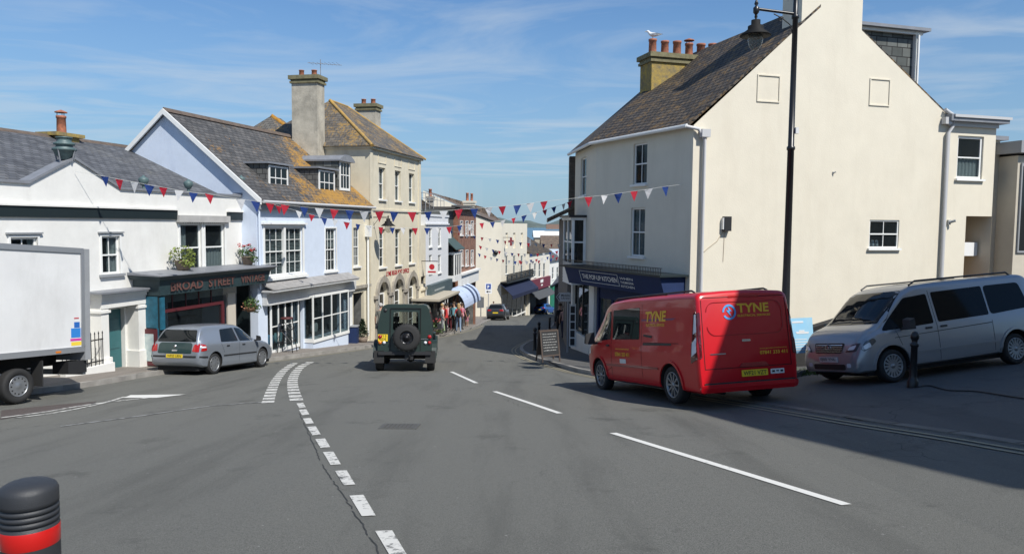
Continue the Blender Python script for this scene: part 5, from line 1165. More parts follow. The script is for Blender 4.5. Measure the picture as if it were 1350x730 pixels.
# slate hung dormer at the back of the gable
x0, x1 = c1_-.1, PGa.sz(1218, 100)[0]; 
PGd = PGa.shift(-.5); zd = PGd.sz(1180, 42)[1]; 
b = MB(); b.M = MG; b.prism([(x0, .5, zE1+.72*(tB-x0)-.1), (x1, .5, zE1+.72*(tB-x1)-.1), (x1, .5, zd), (x0, .5, zd+.02)], (0, 3.2, 0)); dmr = build('dormer', b, slate_h, RB)
b = MB(); b.M = MG; b.box(x0-.05, .2, zd+.03, x1+.42, 3.9, zd+.13, 0); build('dormer_roof', b, lead, dmr)
b = MB(); b.M = MG; b.box(x0, .36, zd-.07, x1+.25, .46, zd+.028, 0); b.box(x1-.02, .38, zE1+.5, x1+.10, .52, zd-.071); b.tube([(x1+.02, .3, zd-.1), (x1+.02, .3, zE1+.25)], .04, 8); build('dormer_trim', b, whitep, dmr)
# lower rear extension
Ex0, Ex1 = tB+.003, PGa.sz(1312, 200)[0]; zX = PGa.sz(1290, 163)[1]
wx = PGa.rect(1262, 1296, 179.5, 236); dx = (PGa.sz(1271, 340)[0], PGa.sz(1305, 340)[0], zg_, PGa.sz(1288, 285)[1], 1.2)
b = MB(); b.M = MG; wall(b, Ex0, Ex1, zg_, zX, [wx, dx], .12, md=1); block(b, Ex0, Ex1, 5, zg_, zX); build('extension_wall', b, [cream, mat('tan_passage', (.42, .30, .18), .8, var=.1)], RB)
b = MB(); b.M = MG; b.box(Ex0-.1, -.28, zX+.001, Ex1+.25, 5.1, zX+.22); build('extension_roof', b, lead, RB)
b = MB(); b.M = MG; b.box(Ex0, -.33, zX+.12, Ex1+.3, -.281, zX+.21); b.box(Ex0, -.10, zX-.14, Ex1, -.001, zX-.001); build('extension_gutter', b, mat('pale_gutter', (.5, .5, .5), .5), RB)
window(RB, PGa, *wx, 1, 1, cur='low', fr=.08, trim=.0)
b = MB(); b.M = MG; xx = PGa.sz(1288, 340)[0]; b.box(xx-.1, .45, PGa.sz(1288, 338)[1], xx+.5, .75, PGa.sz(1288, 320)[1]); 
tag(build('wall_box', b, whiteplas, None), 'small white box in the tan passage above the silver people carrier', 'box')
b = MB(); b.tube([PGa.p(PGa.sz(1265, 345)[0]+.2, -.8, PGa.sz(1265, 345)[1]), PGa.p(PGa.sz(1308, 362)[0], -.8, PGa.sz(1308, 362)[1]-.5)], .06, 8); tag(build('handrail', b, mat('brown_wood', (.18, .10, .05), .6), None), 'brown sloping handrail inside the tan passage', 'handrail')
# small security lights and box
q = PGa.p(PGa.sz(956, 295)[0], 0, PGa.sz(956, 295)[1]); t = thing('alarm_box', q, 0, 'black and white alarm box on the cream gable wall left of the lamp post', 'alarm box')
b = MB(); b.M = MG @ Matrix.Translation((PGa.sz(956, 295)[0], 0, q.z)); b.box(-.10, -.16, -.22, .12, -.001, .22); build('body', b, blackm, t)
b = MB(); b.M = MG @ Matrix.Translation((PGa.sz(956, 295)[0], 0, q.z)); b.box(-.14, -.12, -.17, -.101, -.01, .18); build('side_plate', b, whiteplas, t)
b = MB(); b.tube([PGa.p(PGa.sz(953, 305)[0], .01, PGa.sz(953, 305)[1]), PGa.p(PGa.sz(945, 318)[0], .01, PGa.sz(945, 318)[1]), PGa.p(PGa.sz(932, 328)[0], .012, PGa.sz(932, 328)[1]), PGa.p(.45, .012, PGa.sz(925, 332)[1])], .012, 5); b.tube([PGa.p(PGa.sz(955, 305)[0], .01, PGa.sz(953, 305)[1]), PGa.p(PGa.sz(953, 345)[0], .01, PGa.sz(953, 345)[1])], .008, 5); tag(build('wall_cable', b, mat('beige_cable', (.45, .38, .28), .6), None), 'thin cables running down the cream wall from the alarm box', 'cable')
for (px, py, lab) in ((1098, 228, 'small wall hook in the middle of the cream gable'), (1250, 293, 'small grey security light left of the passage doorway'), (941, 250, None)):
    if not lab: continue
    s_, z_ = PGa.sz(px, py); q = PGa.p(s_, 0, z_); t = thing('wall_light' if px > 1200 else 'wall_hook', q, 0, lab, 'light' if px > 1200 else 'hook'); b = MB(); b.M = MG @ Matrix.Translation((s_, 0, z_)); k = 1 if px > 1200 else .45
    b.box(-.05*k, -.06*k, -.08*k, .05*k, -.001, .08*k); b.tube([(0, -.05*k, 0), (.1*k, -.2*k, .06*k)], .045*k, 8); build('body', b, mat('galvanised', (.35, .36, .36), .5), t)
# dark neighbour at the far right
nb = thing('neighbour_building', PGa.p(Ex1+2.2, 0, -3), 0, 'shaded grey building with dark window at the right edge', 'building')
b = MB(); b.M = MG; sN = PGa.sz(1324, 250)[0]; oo = -.45; PN = PGa.shift(.45); zN = PGa.sz(1318, 184)[1]
b.box(Ex1+.003, .25, zg_, sN-.003, 4, zN); b.box(Ex1+.05, .1, zN+.001, sN+.2, 4, zN+.14, 1)
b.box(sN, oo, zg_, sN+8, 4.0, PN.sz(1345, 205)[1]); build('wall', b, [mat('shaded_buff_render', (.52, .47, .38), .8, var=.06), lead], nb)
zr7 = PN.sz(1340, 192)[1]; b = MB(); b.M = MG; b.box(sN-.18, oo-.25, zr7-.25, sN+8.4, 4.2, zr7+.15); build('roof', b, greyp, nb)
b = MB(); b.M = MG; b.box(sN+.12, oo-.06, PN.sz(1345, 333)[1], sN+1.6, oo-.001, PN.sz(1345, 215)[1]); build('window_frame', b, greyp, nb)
b = MB(); b.M = MG; b.box(sN+.18, oo-.07, PN.sz(1345, 330)[1], sN+1.55, oo-.061, PN.sz(1345, 219)[1]); build('pane', b, mat('dark_gloss', (.01, .012, .014), .05), nb)
# navy shop front
zft, zfb = P1.sz(840, 357)[1], P1.sz(840, 383)[1]
b = MB(); b.M = M1; b.prism([(-.55, -.75, zft-.62), (-.55, -.95, zft-.02), (-.55, -.01, zft-.02), (-.55, -.01, zft-.62)], (LF+.35, 0, 0)); build('shop_fascia', b, navy, RB)
b = MB(); b.M = M1; b.box(-.75, -1.05, zft-.018, LF-.05, -.002, zft+.04); build('fascia_cap', b, mat('black_green_paint', (.012, .02, .022), .5), RB)
b = MB(); b.M = M1; y = -.95; k = -.7
while k < LF-.1: b.box(k, y-.008, zft+.04, k+.014, y+.008, zft+.24); k += .085
b.box(-.7, y-.01, zft+.235, LF-.1, y+.01, zft+.255); build('fascia_railing', b, blackp, RB)
fd = Vector((P1.n.x, P1.n.y, 0)); up_ = (Vector((0, 0, .6))+fd*.20).normalized(); fx = tuple(P1.t)+(0,)
def onf(s_, v): return P1.p(s_, .75+.20*v/.6, zft-.62+v)
text(RB, 'sign_lettering', 'THE POP-UP KITCHEN', onf(.62, .25), fx, up_, 2.25, .17, whitep, .006, .01)
for i_, t_ in enumerate(('WHEN', 'THOMASINA', 'KITCHEN')): text(RB, 'sign_lettering', t_, onf(3.05, .38-.13*i_), fx, up_, .75, .08, whitep, .006, .005)
b = MB(); xd_ = Vector(fx); 
def edge(s0_, v0, s1_, v1, w_=.018):
    a = onf(s0_, v0); c = onf(s1_, v1); nn = xd_.cross(up_); b.tube([a+nn*.01, c+nn*.01], w_/2, 4)
edge(.5, .15, 2.95, .15); edge(.5, .52, 2.95, .52); edge(.5, .15, .5, .52); edge(2.95, .15, 2.95, .52); build('sign_border', b, whitep, RB)
# shop front joinery
b = MB(); b.M = M1
for x in (shopop[0]-.12, LF-.35): b.box(x, -.10, zg_+1, x+.12, -.003, zft-.63)
b.box(shopop[0], -.06, zft-1.1, LF-.35, .05, zft-.63)
for x in (shopop[0]+.75, shopop[0]+1.7, shopop[0]+2.7): b.box(x, -.03, zg_+1, x+.09, .05, zft-1.1)
sfn = build('shopfront_frame', b, navy, RB); b = MB(); b.M = M1; b.box(shopop[0], .0, zg_+1, LF-.35, .01, zft-1.1); build('pane', b, glass, sfn)
b = MB(); b.M = M1; b.box(.0, -.16, zg_+1, .26, -.002, zft-.63); build('pilaster', b, white, RB)
b = MB(); b.M = M12; b.box(L12-.3, -.12, zg_+1, L12, -.002, zft-.5); b.box(-.05, -.08, zg_+.8, L12-.3, -.003, w12[2]+.0); b.box(-.02, -.1, w12[3], L12-.3, -.004, w12[3]+.15); b.box(.0, -.1, w12[2], .3, -.004, w12[3]); build('pilaster', b, white, RB)
b = MB(); b.M = M12; b.box(w12[0], .0, w12[2], w12[0]+.07, .1, w12[3]); b.box(w12[1]-.07, 0, w12[2], w12[1], .1, w12[3]); b.box((w12[0]+w12[1])/2-.03, 0, w12[2], (w12[0]+w12[1])/2+.03, .1, w12[3]); 
wn = build('shop_window', b, blackp, RB); b = MB(); b.M = M12; b.box(w12[0], .04, w12[2], w12[1], .05, w12[3]); build('pane', b, glass, wn)
# the oriel bay on the second face
PBy = P12; zby0, zby1 = P12.sz(765, 345)[1], P12.sz(765, 292)[1]; zbt = P12.sz(765, 373)[1]
a, c = .45, 2.35; o_ = .55
b = MB(); b.M = M12; b.box(a, -o_, zbt, c, -.001, zby0+.0); b.box(a-.05, -.06, zby0-.1, a, -.002, zby1+.15); b.box(a-.05, -o_-.05, zby1+.05, c+.05, -.002, zby1+.15)
for k in range(7): zz = zbt+(zby0-zbt)*k/7; b.box(a-.01, -o_-.012, zz, c+.01, -.003, zz+.02)
oriel = build('oriel_bay', b, whitep, RB)
b = MB(); b.M = M12; b.box(a-.12, -o_-.14, zby1+.151, c+.12, -.001, zby1+.24); build('oriel_roof', b, blackp, oriel)
b = MB(); b.M = M12
for xx in (a, (a+c)/2-.05, c-.1): b.box(xx, -o_, zby0, xx+.1, -o_+.1, zby1+.05)
for xx in (a, c-.08): b.box(xx, -.1, zby0, xx+.08, -.001, zby1+.05); b.box(xx+.01, -o_+.1, (zby0+zby1)/2-.03, xx+.05, -.1, (zby0+zby1)/2+.03)
b.box(a+.1, -o_+.02, (zby0+zby1)/2-.03, c-.1, -o_+.08, (zby0+zby1)/2+.03); build('oriel_window', b, whitep, oriel)
b = MB(); b.M = M12; b.box(a+.04, -o_+.04, zby0, c-.04, -.02, zby1+.04); build('oriel_glass', b, glass_d, oriel)
# neighbour beyond: dark tall building on the right side of the street
K5 = Vector((3.05, 31.6)); PNx = PL(K5+Vector((.3, 22)), (-.045, -1)); LN = 22
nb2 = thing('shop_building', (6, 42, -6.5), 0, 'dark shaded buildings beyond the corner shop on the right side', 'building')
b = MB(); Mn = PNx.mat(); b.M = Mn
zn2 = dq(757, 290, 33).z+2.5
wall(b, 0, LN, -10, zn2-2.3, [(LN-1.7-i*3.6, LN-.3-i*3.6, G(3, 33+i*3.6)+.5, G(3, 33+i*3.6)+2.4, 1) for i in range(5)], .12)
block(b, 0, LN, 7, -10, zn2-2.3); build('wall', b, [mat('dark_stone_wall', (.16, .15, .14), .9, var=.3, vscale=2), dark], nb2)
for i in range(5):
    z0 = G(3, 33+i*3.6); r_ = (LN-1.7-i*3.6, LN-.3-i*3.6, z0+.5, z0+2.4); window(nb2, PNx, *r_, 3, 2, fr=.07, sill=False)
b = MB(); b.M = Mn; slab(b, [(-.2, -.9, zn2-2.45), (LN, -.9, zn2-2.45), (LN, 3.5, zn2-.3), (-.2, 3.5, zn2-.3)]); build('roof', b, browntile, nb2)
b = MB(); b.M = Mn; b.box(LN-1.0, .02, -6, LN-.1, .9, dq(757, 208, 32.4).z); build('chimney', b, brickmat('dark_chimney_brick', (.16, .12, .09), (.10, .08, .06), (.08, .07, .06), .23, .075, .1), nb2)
# further right side row down the hill
PR = PL((7.6, 96), (-.11, -1)); LR_ = 40
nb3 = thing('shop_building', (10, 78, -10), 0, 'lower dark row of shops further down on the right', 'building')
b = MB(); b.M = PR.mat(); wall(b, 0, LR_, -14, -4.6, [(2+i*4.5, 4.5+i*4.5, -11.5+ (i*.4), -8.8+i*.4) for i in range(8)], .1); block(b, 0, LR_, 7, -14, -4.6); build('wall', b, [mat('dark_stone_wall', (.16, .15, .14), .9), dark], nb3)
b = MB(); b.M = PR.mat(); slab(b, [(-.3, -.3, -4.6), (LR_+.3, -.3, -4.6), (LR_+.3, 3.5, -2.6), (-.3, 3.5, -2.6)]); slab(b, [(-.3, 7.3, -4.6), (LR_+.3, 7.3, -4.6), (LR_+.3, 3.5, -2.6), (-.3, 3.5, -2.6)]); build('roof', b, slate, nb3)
# ---------------- building off to the right that shades the side street
oc = thing('side_street_building', (14, 4, -1), 0, 'tall rendered building standing on the near corner of the side street', 'building')
hO = 12.4
b = MB(); OC = [(9.25, 8.15), (10.45, -.5), (24, 1.5), (19.6, 10.1)]; z0 = -3.0; z1 = -1.9+hO-2.2
b.prism([(x, y, z0) for x, y in OC], (0, 0, z1-z0)); build('wall', b, cream, oc)
b = MB(); cx_, cy_ = sum(p[0] for p in OC)/4, sum(p[1] for p in OC)/4
b.prism([(cx_+(x-cx_)*1.03, cy_+(y-cy_)*1.03, z1+.001) for x, y in OC], (0, 0, .25)); build('roof', b, lead, oc)
# ================================================================ STREET FURNITURE
# tall lamp post
LY = 17.6
top = dq(1049, 6, LY); arm = dq(1046, 20, LY); lan = dq(996, 44, LY); px_ = dq(1037, 360, LY).x
zgl_ = G(px_, LY)+.0
t = thing('lamp_post', (px_, LY, zgl_), 0, 'tall black lamp post with hanging glass lantern in front of the cream gable', 'lamp post')
za = arm.z
b = MB(); b.lathe([(.17, zgl_), (.17, zgl_+.25), (.14, zgl_+.3), (.125, zgl_+1.4), (.10, zgl_+1.5), (.085, zgl_+2.6), (.075, za-3.1), (.095, za-3.08), (.095, za-3.02), (.07, za-3.0), (.06, za-.1), (.085, za-.08), (.085, za-.02), (.06, za), (.055, za+.5), (.03, za+.65), (0, za+.7)], 16, 'Z', (px_, LY, 0)); build('pole', b, blackp, t)
b = MB(); lx = lan.x; b.tube([(px_, LY, za+.02), (lx, LY, za+.13)], .035, 8); b.tube([(px_-.05, LY, za-.42), (px_-.12, LY, za-.22), (px_-.3, LY, za-.08), (px_-.5, LY, za+.02)], .014, 6)
pts = [(px_-.34+.07*math.cos(a)*(1-a/12), LY, za-.10+.07*math.sin(a)*(1-a/12)) for a in [i*.5 for i in range(12)]]; b.tube(pts, .01, 5); b.lathe([(0, .36), (.03, .3), (.05, .24), (.02, .2), (.07, .15), (.07, .05), (.03, 0)], 10, 'Z', (lx, LY, za+.0)); build('arm', b, blackp, t)
b = MB(); gb = MB(); lantern(b, Vector((lx, LY, za-.60)), 1.03, gb); build('lamp_head', b, mat('matt_black_iron', (.012, .012, .012), .7), t); build('lamp_globe', gb, lampglass, t)
b = MB(); b.box(px_+.06, LY-.12, za-2.72, px_+.13, LY-.03, za-2.58); build('sensor', b, whiteplas, t)
# bollards on the right
lampb = 0
def bollard(px, py, label, H=1.0, r=.07, pos=None, grp='black cast iron bollards along the right pavement'):
    q = pos or gnd(px, py, .11); z = G(q[0], q[1])+.0; t = thing('bollard', (q[0], q[1], z), 0, label, 'bollard', grp)
    b = MB(); b.M = ROOT[t]; k = H; b.lathe([(r*1.5, 0), (r*1.5, .12*k), (r*1.15, .16*k), (r, .2*k), (r*.85, .72*k), (r*1.15, .74*k), (r*1.15, .78*k), (r*.8, .80*k), (r*.8, .84*k), (r*1.1, .87*k), (r*1.15, .93*k), (r*.7, .985*k), (0, k)], 16); build('post', b, blackp, t)
    return t
bollard(705, 462, 'leftmost of the three black bollards near the chalkboard', 1.05)
bollard(710.5, 449, 'middle black bollard beyond the chalkboard', 1.05)
bollard(724.5, 438, 'furthest black bollard at the pavement edge, behind the chalkboard', 1.05)
bollard(0, 0, 'black bollard standing beside the front wheel of the silver people carrier', 1.0, .062, pos=tuple(gnd(1203, 511)))
# foreground bollard: black and red plastic
q = dq(36, 640, 3.35); base = Vector((q.x-.062, 3.45, 0)); base.z = G(base.x, base.y)
t = thing('traffic_bollard', base, 0, 'thick ribbed black plastic bollard with red reflective band in the near left corner', 'bollard')
rB_ = .125; zt7 = dq(36, 633, 3.45).z-base.z
b = MB(); b.M = ROOT[t]; pr = [(rB_*1.12, 0), (rB_*1.1, .1), (rB_, .12), (rB_, zt7-.31)]
pr += [(rB_*.985, zt7-.205)]
for i in range(4): z0 = zt7-.20+i*.028; pr += [(rB_*.93, z0), (rB_*.93, z0+.004), (rB_, z0+.008), (rB_, z0+.024)]
pr += [(rB_, zt7-.045), (rB_*.93, zt7-.025), (rB_*.72, zt7-.009), (rB_*.4, zt7-.002), (0, zt7)]
b.lathe(pr, 48); build('body', b, mat('grey_black_rubber', (.028, .030, .034), .55, bump=.15, bscale=200), t)
for (z0, z1) in ((zt7-.30, zt7-.215), (zt7-.62, zt7-.50)):
    b = MB(); b.M = ROOT[t]; b.lathe([(rB_*1.004, z0), (rB_*1.012, z0+.002), (rB_*1.012, z1-.002), (rB_*1.004, z1)], 48); build('reflective_band', b, mat('red_reflective', (.50, .008, .006), .35, coat=.4), t)
b = MB(); b.M = ROOT[t]
for k in range(9): b.lathe([(0, 0), (.004, .001), (0, .004)], 6, 'Z', (-rB_*.62, -rB_*.80, zt7-.33+k*.014))
build('rivet', b, whiteplas, t)
# chalkboard
aL, aR = gnd(715, 478, .11), gnd(741, 477, .11); PAx2 = PL(aL, aR-aL); wA_ = (aR-aL).length; zA_ = G(aL.x, aL.y)+.11
t = thing('chalkboard', (aL.x+.3, aL.y, zA_), 0, 'black chalkboard menu on the pavement outside the navy shop', 'chalkboard')
woodm = mat('board_wood', (.07, .05, .04), .6)
b = MB(); b.M = PAx2.mat() @ Matrix.Translation((0, 0, zA_)) @ Matrix.Rotation(R(-10), 4, 'X') @ Matrix.Scale(.93, 4)
b.box(0, 0, 0, .05, .03, 1.12); b.box(wA_-.05, 0, 0, wA_, .03, 1.12); b.box(.05, 0, 1.07, wA_-.05, .03, 1.12); b.box(.05, 0, .2, wA_-.05, .03, .25); build('frame', b, woodm, t)
MC = b.M.copy(); b = MB(); b.M = MC; b.box(.05, .008, .25, wA_-.05, .022, 1.07); build('board', b, mat('chalk_black', (.018, .02, .022), .7, var=.4, vscale=6), t)
b = MB(); b.M = MC; rn = random.Random(12)
for k in range(7):
    z_ = .98-.095*k; x = .10
    while x < wA_-.14: l = rn.uniform(.03, .09); b.box(x, .003, z_-.012, x+l, .007, z_+.008+rn.uniform(0, .012)); x += l+.018
build('chalk_writing', b, mat('chalk', (.28, .28, .27), .9), t)['kind'] = 'stuff'
b = MB(); b.M = PAx2.mat() @ Matrix.Translation((0, .42, zA_)) @ Matrix.Rotation(R(10), 4, 'X') @ Matrix.Scale(.93, 4); b.box(0, 0, 0, .05, .03, 1.12); b.box(wA_-.05, 0, 0, wA_, .03, 1.12); b.box(.05, 0, .2, wA_-.05, .03, 1.12); build('back_frame', b, woodm, t)
# fingerpost
fq = dq(748, 470, 28.6); fq.z = G(fq.x, 28.6)
t = thing('direction_sign', (fq.x, 28.6, fq.z), 0, 'grey pointed direction sign on a pole at the pavement corner', 'sign')
b = MB(); b.tube([(fq.x, 28.6, fq.z), (fq.x, 28.6, dq(748, 385, 28.6).z)], .035, 8); build('post', b, greyp, t)
l_, r_2 = dq(733, 391, 28.6), dq(753, 391, 28.6); zc = (dq(740, 386, 28.6).z+dq(740, 396.5, 28.6).z)/2; hz = (dq(740, 385, 28.6).z-dq(740, 396.5, 28.6).z)/2
b = MB(); b.prism([(l_.x, 28.55, zc), (l_.x+.13, 28.55, zc-hz), (r_2.x, 28.55, zc-hz), (r_2.x, 28.55, zc+hz), (l_.x+.13, 28.55, zc+hz)], (0, .03, 0)); build('board', b, mat('sign_grey', (.42, .42, .42), .5), t)
b = MB(); x0 = l_.x+.03; b.prism([(x0, 28.545, zc), (x0+.1, 28.545, zc-hz*.75), (x0+.13, 28.545, zc-hz*.75), (x0+.05, 28.545, zc), (x0+.13, 28.545, zc+hz*.75), (x0+.1, 28.545, zc+hz*.75)], (0, .004, 0)); build('arrow', b, blackp, t)
for i_, t_ in enumerate(('Mobile', 'Library')): text(t, 'lettering', t_, (x0+.17, 28.55, zc+.02-hz*.7*i_), (1, 0, 0), (0, 0, 1), r_2.x-x0-.23, hz*.55, blackp, .004, .01)
# white framed display panel next door
aq0 = dq(752, 438, 30.2); t = thing('display_rack', (aq0.x, 30.2, G(2.4, 30.2)+.1), 0, 'narrow white ladder like display rack beside the sign pole', 'rack')
b = MB(); x0 = aq0.x-.05; z0 = G(2.4, 30.2)+.25
for x in (x0, x0+.22): b.box(x, 30.15, z0, x+.04, 30.2, z0+1.75)
for k in range(6): b.box(x0+.04, 30.155, z0+k*.33, x0+.22, 30.195, z0+k*.33+.05)
build('frame', b, whitep, t)
b = MB(); b.box(x0+.04, 30.165, z0, x0+.22, 30.175, z0+1.65); build('panel', b, blackm, t)
# poster board by the silver van
p0 = dq(1045, 425, 16.2); p1 = dq(1077, 425, 16.2); zb7, zt8 = dq(1060, 466, 16.2).z, dq(1060, 420, 16.2).z
t = thing('poster_board', (p0.x+.25, 16.2, G(p0.x, 16.2)), 0, 'tilted blue poster board with white boats between the red and silver vans', 'poster board')
b = MB(); b.M = Matrix.Translation((p0.x, 16.2, zb7)) @ Matrix.Rotation(R(-9), 4, 'X') @ Matrix.Rotation(R(-3), 4, 'Y'); MP = b.M.copy(); wP = p1.x-p0.x-.02; hP = zt8-zb7
b.box(0, 0, 0, wP, .03, hP); build('board', b, mat('poster_sea_blue', (.20, .42, .58), .5, var=.7, vscale=5, dark=(.35, .60, .75)), t)
b = MB(); b.M = MP; b.prism([(.15, -.004, hP*.55), (.40, -.004, hP*.55), (.42, -.004, hP*.60), (.12, -.004, hP*.61)], (0, .003, 0)); b.box(.2, -.004, hP*.61, .32, -.001, hP*.65)
for k in range(5): b.box(.06+.03*(k % 2), -.004, hP*(.08+.075*k), wP*.75-.02*(k % 3), -.001, hP*(.10+.075*k))
b.box(.06, -.004, hP*.86, wP*.6, -.001, hP*.91); build('picture', b, whiteplas, t)
b = MB(); b.M = MP; b.box(.02, -.02, -.35, .07, .06, 0); b.box(wP-.07, -.02, -.35, wP-.02, .06, 0); build('foot', b, blackm, t)
# dark retaining wall along the gable foot
rw = thing('retaining_wall', (9, 20.5, G(9, 20)), 0, 'low dark wall running up the side street below the gable', 'wall')
b = MB(); a_ = dq(1046, 440, 19.2); c_2 = dq(1120, 412, 20.6); 
b.prism([(6.6, 19.6, -5), (17.5, 22.2, -5), (17.5, 22.2, dq(1300, 372, 22).z-.2), (9.6, 20.2, dq(1112, 410, 20.3).z), (7.4, 19.75, dq(1045, 437, 19.7).z-.1), (6.6, 19.6, -3.9)], (-.06, .25, 0)); build('wall', b, mat('dark_tarred_wall', (.025, .024, .023), .8, var=.3, vscale=4), rw)
# grass tuft
gt = gnd(1092, 492); b = MB(); rn = random.Random(4)
for i in range(900):
    x = gt.x+rn.gauss(-.1, .45); y = gt.y+rn.gauss(.3, .35); z = G(x, y); a = rn.uniform(0, 6.28); h = rn.uniform(.05, .2); dx_, dy_ = math.cos(a)*.012, math.sin(a)*.012
    b.add([(x-dx_, y-dy_, z), (x+dx_, y+dy_, z), (x+rn.gauss(0, .05), y+rn.gauss(0, .05), z+h)], [(0, 1, 2)])
o_ = build('grass', b, leafm, recalc=False, uv=False); tag(o_, 'scrubby grass growing under the nose of the silver people carrier', 'grass', kind='stuff')
# cable lying on the ground
pts = [gnd(x, y) for x, y in ((1208, 512), (1225, 510), (1250, 516), (1290, 518), (1349, 527), (1390, 530))]; pts = smooth_line(pts, 6)
b = MB(); b.tube([(p[0], p[1], G(p[0], p[1])+.025) for p in pts], .012, 6); tag(build('cable', b, blackm), 'black cable lying on the tarmac right of the bollard', 'cable')
# bench things by the blue house: bin and shrub
q = gnd(466, 452, .11); t = thing('litter_bin', (q.x, q.y, G(q.x, q.y)+.11), 0, 'small navy framed stand at the corner of the blue shop', 'bin')
b = MB(); b.M = ROOT[t]; b.box(-.2, -.2, .0, .2, .2, .75); build('body', b, navy, t); b = MB(); b.M = ROOT[t]; b.box(-.23, -.23, .751, .23, .23, .8); build('lid', b, greyp, t)
q = gnd(478, 451, .11); t = thing('potted_shrub', (q.x, q.y, G(q.x, q.y)+.11), 0, 'small dark conical shrub beside the passage opening', 'shrub')
b = MB(); b.M = ROOT[t]; b.lathe([(0, 0), (.2, 0), (.25, .25), (0, .24)], 12); build('pot', b, pot, t)
b = MB(); b.M = ROOT[t]; rn = random.Random(3)
for k in range(9): leafclump(b, (0, 0, .3+k*.09), .34*(1-k/10.5), 90, .05, rn)
build('foliage', b, mat('dark_evergreen', (.03, .055, .025), .7, var=.5, vscale=9), t, recalc=False, uv=False)
# ================================================================ VEHICLES (built at the origin: x forward, y left, z up)
def pchip(xs_, ys_, x):
    n = len(xs_)
    if x <= xs_[0]: return ys_[0]
    if x >= xs_[-1]: return ys_[-1]
    i = max(k for k in range(n-1) if xs_[k] <= x); h = [xs_[k+1]-xs_[k] for k in range(n-1)]; d = [(ys_[k+1]-ys_[k])/h[k] for k in range(n-1)]
    def m(k):
        if k == 0: return d[0]
        if k == n-1: return d[-1]
        return 0 if d[k-1]*d[k] <= 0 else 2*d[k-1]*d[k]/(d[k-1]+d[k])
    t = (x-xs_[i])/h[i]; a, b = ys_[i], ys_[i+1]
    return (2*t**3-3*t*t+1)*a+(t**3-2*t*t+t)*h[i]*m(i)+(-2*t**3+3*t*t)*b+(t**3-t*t)*h[i]*m(i+1)
def loft(keys, rear_lean=0.0, crown=.03, rr=.10, n=60):
    """keys: (x, zbottom, ztop, wbelt, wtop, zbelt)"""
    X = [k[0] for k in keys]; x0, x1 = X[0], X[-1]; sts = []
    for i in range(n+1):
        t = i/n; sts.append(x0+(x1-x0)*(t-.9*math.sin(2*math.pi*t)/(2*math.pi)*.75))
    vs = []; m = None; tot = []
    for x in sts:
        zb, zt, wb, wt, ze = [pchip(X, [k[j] for k in keys], x) for j in range(1, 6)]
        ze = min(ze, zt-.10); r = min(rr, (zt-ze)*.6)
        half = [(0, zb), (.55*wb, zb), (.90*wb, zb), (.965*wb, zb+.04), (.985*wb, zb+.12), (wb, zb+.40*(ze-zb)), (wb, zb+.7*(ze-zb)), (.992*wb, zb+.92*(ze-zb)), (.975*wb, ze)]
        a = Vector((.975*wb, ze)); b = Vector((wt, zt-r))
        for f in (.33, .66): half.append(tuple(a.lerp(b, f)))
        for k in range(5):
            th = math.pi/2*k/4; half.append((wt-r*1.3+r*1.3*math.cos(th), zt-r+r*math.sin(th)))
        half.append(((wt-r*1.3)*.5, zt+crown*.75)); half.append((0, zt+crown))
        ring = half+[(-y, z) for y, z in half[-2:0:-1]]
        m = len(ring)
        for y, z in ring:
            lean = -rear_lean*max(0, z-1.0)*max(0, 1-(x-x0)/.6)
            vs.append((x-lean, y, z))
    fs = []
    for i in range(len(sts)-1):
        for k in range(m): fs.append((i*m+k, i*m+(k+1) % m, (i+1)*m+(k+1) % m, (i+1)*m+k))
    fs.append(tuple(range(m))[::-1]); fs.append(tuple(range((len(sts)-1)*m, len(sts)*m)))
    b = MB(); b.add(vs, fs, 0, True); return b
def arches(o, axx, r, w, m):
    for x in axx:
        for s_ in (-1, 1):
            c = MB(); c.lathe([(0, s_*(w-.34)), (r, s_*(w-.34)), (r, s_*(w+.3)), (0, s_*(w+.3))], 28, 'Y', (x, 0, .33), smooth=False)
            me = bpy.data.meshes.new('c'); me.from_pydata([tuple(v) for v in c.v], [], c.f); me.materials.append(m); bm = bmesh.new(); bm.from_mesh(me); bmesh.ops.remove_doubles(bm, verts=bm.verts, dist=1e-5); bmesh.ops.recalc_face_normals(bm, faces=bm.faces); bm.to_mesh(me); bm.free()
            co = bpy.data.objects.new('c', me); C.objects.link(co); boolean(o, co)
def bvh_of(o):
    me = o.data; return BVHTree.FromPolygons([v.co.copy() for v in me.vertices], [tuple(p.vertices) for p in me.polygons])
DIRS = {'L': (Vector((0, 1, 0)), lambda u, v: Vector((u, 4, v))), 'R': (Vector((0, -1, 0)), lambda u, v: Vector((u, -4, v))),
        'B': (Vector((-1, 0, 0)), lambda u, v: Vector((-6, u, v))), 'F': (Vector((1, 0, 0)), lambda u, v: Vector((6, u, v))), 'T': (Vector((0, 0, 1)), lambda u, v: Vector((u, v, 5)))}
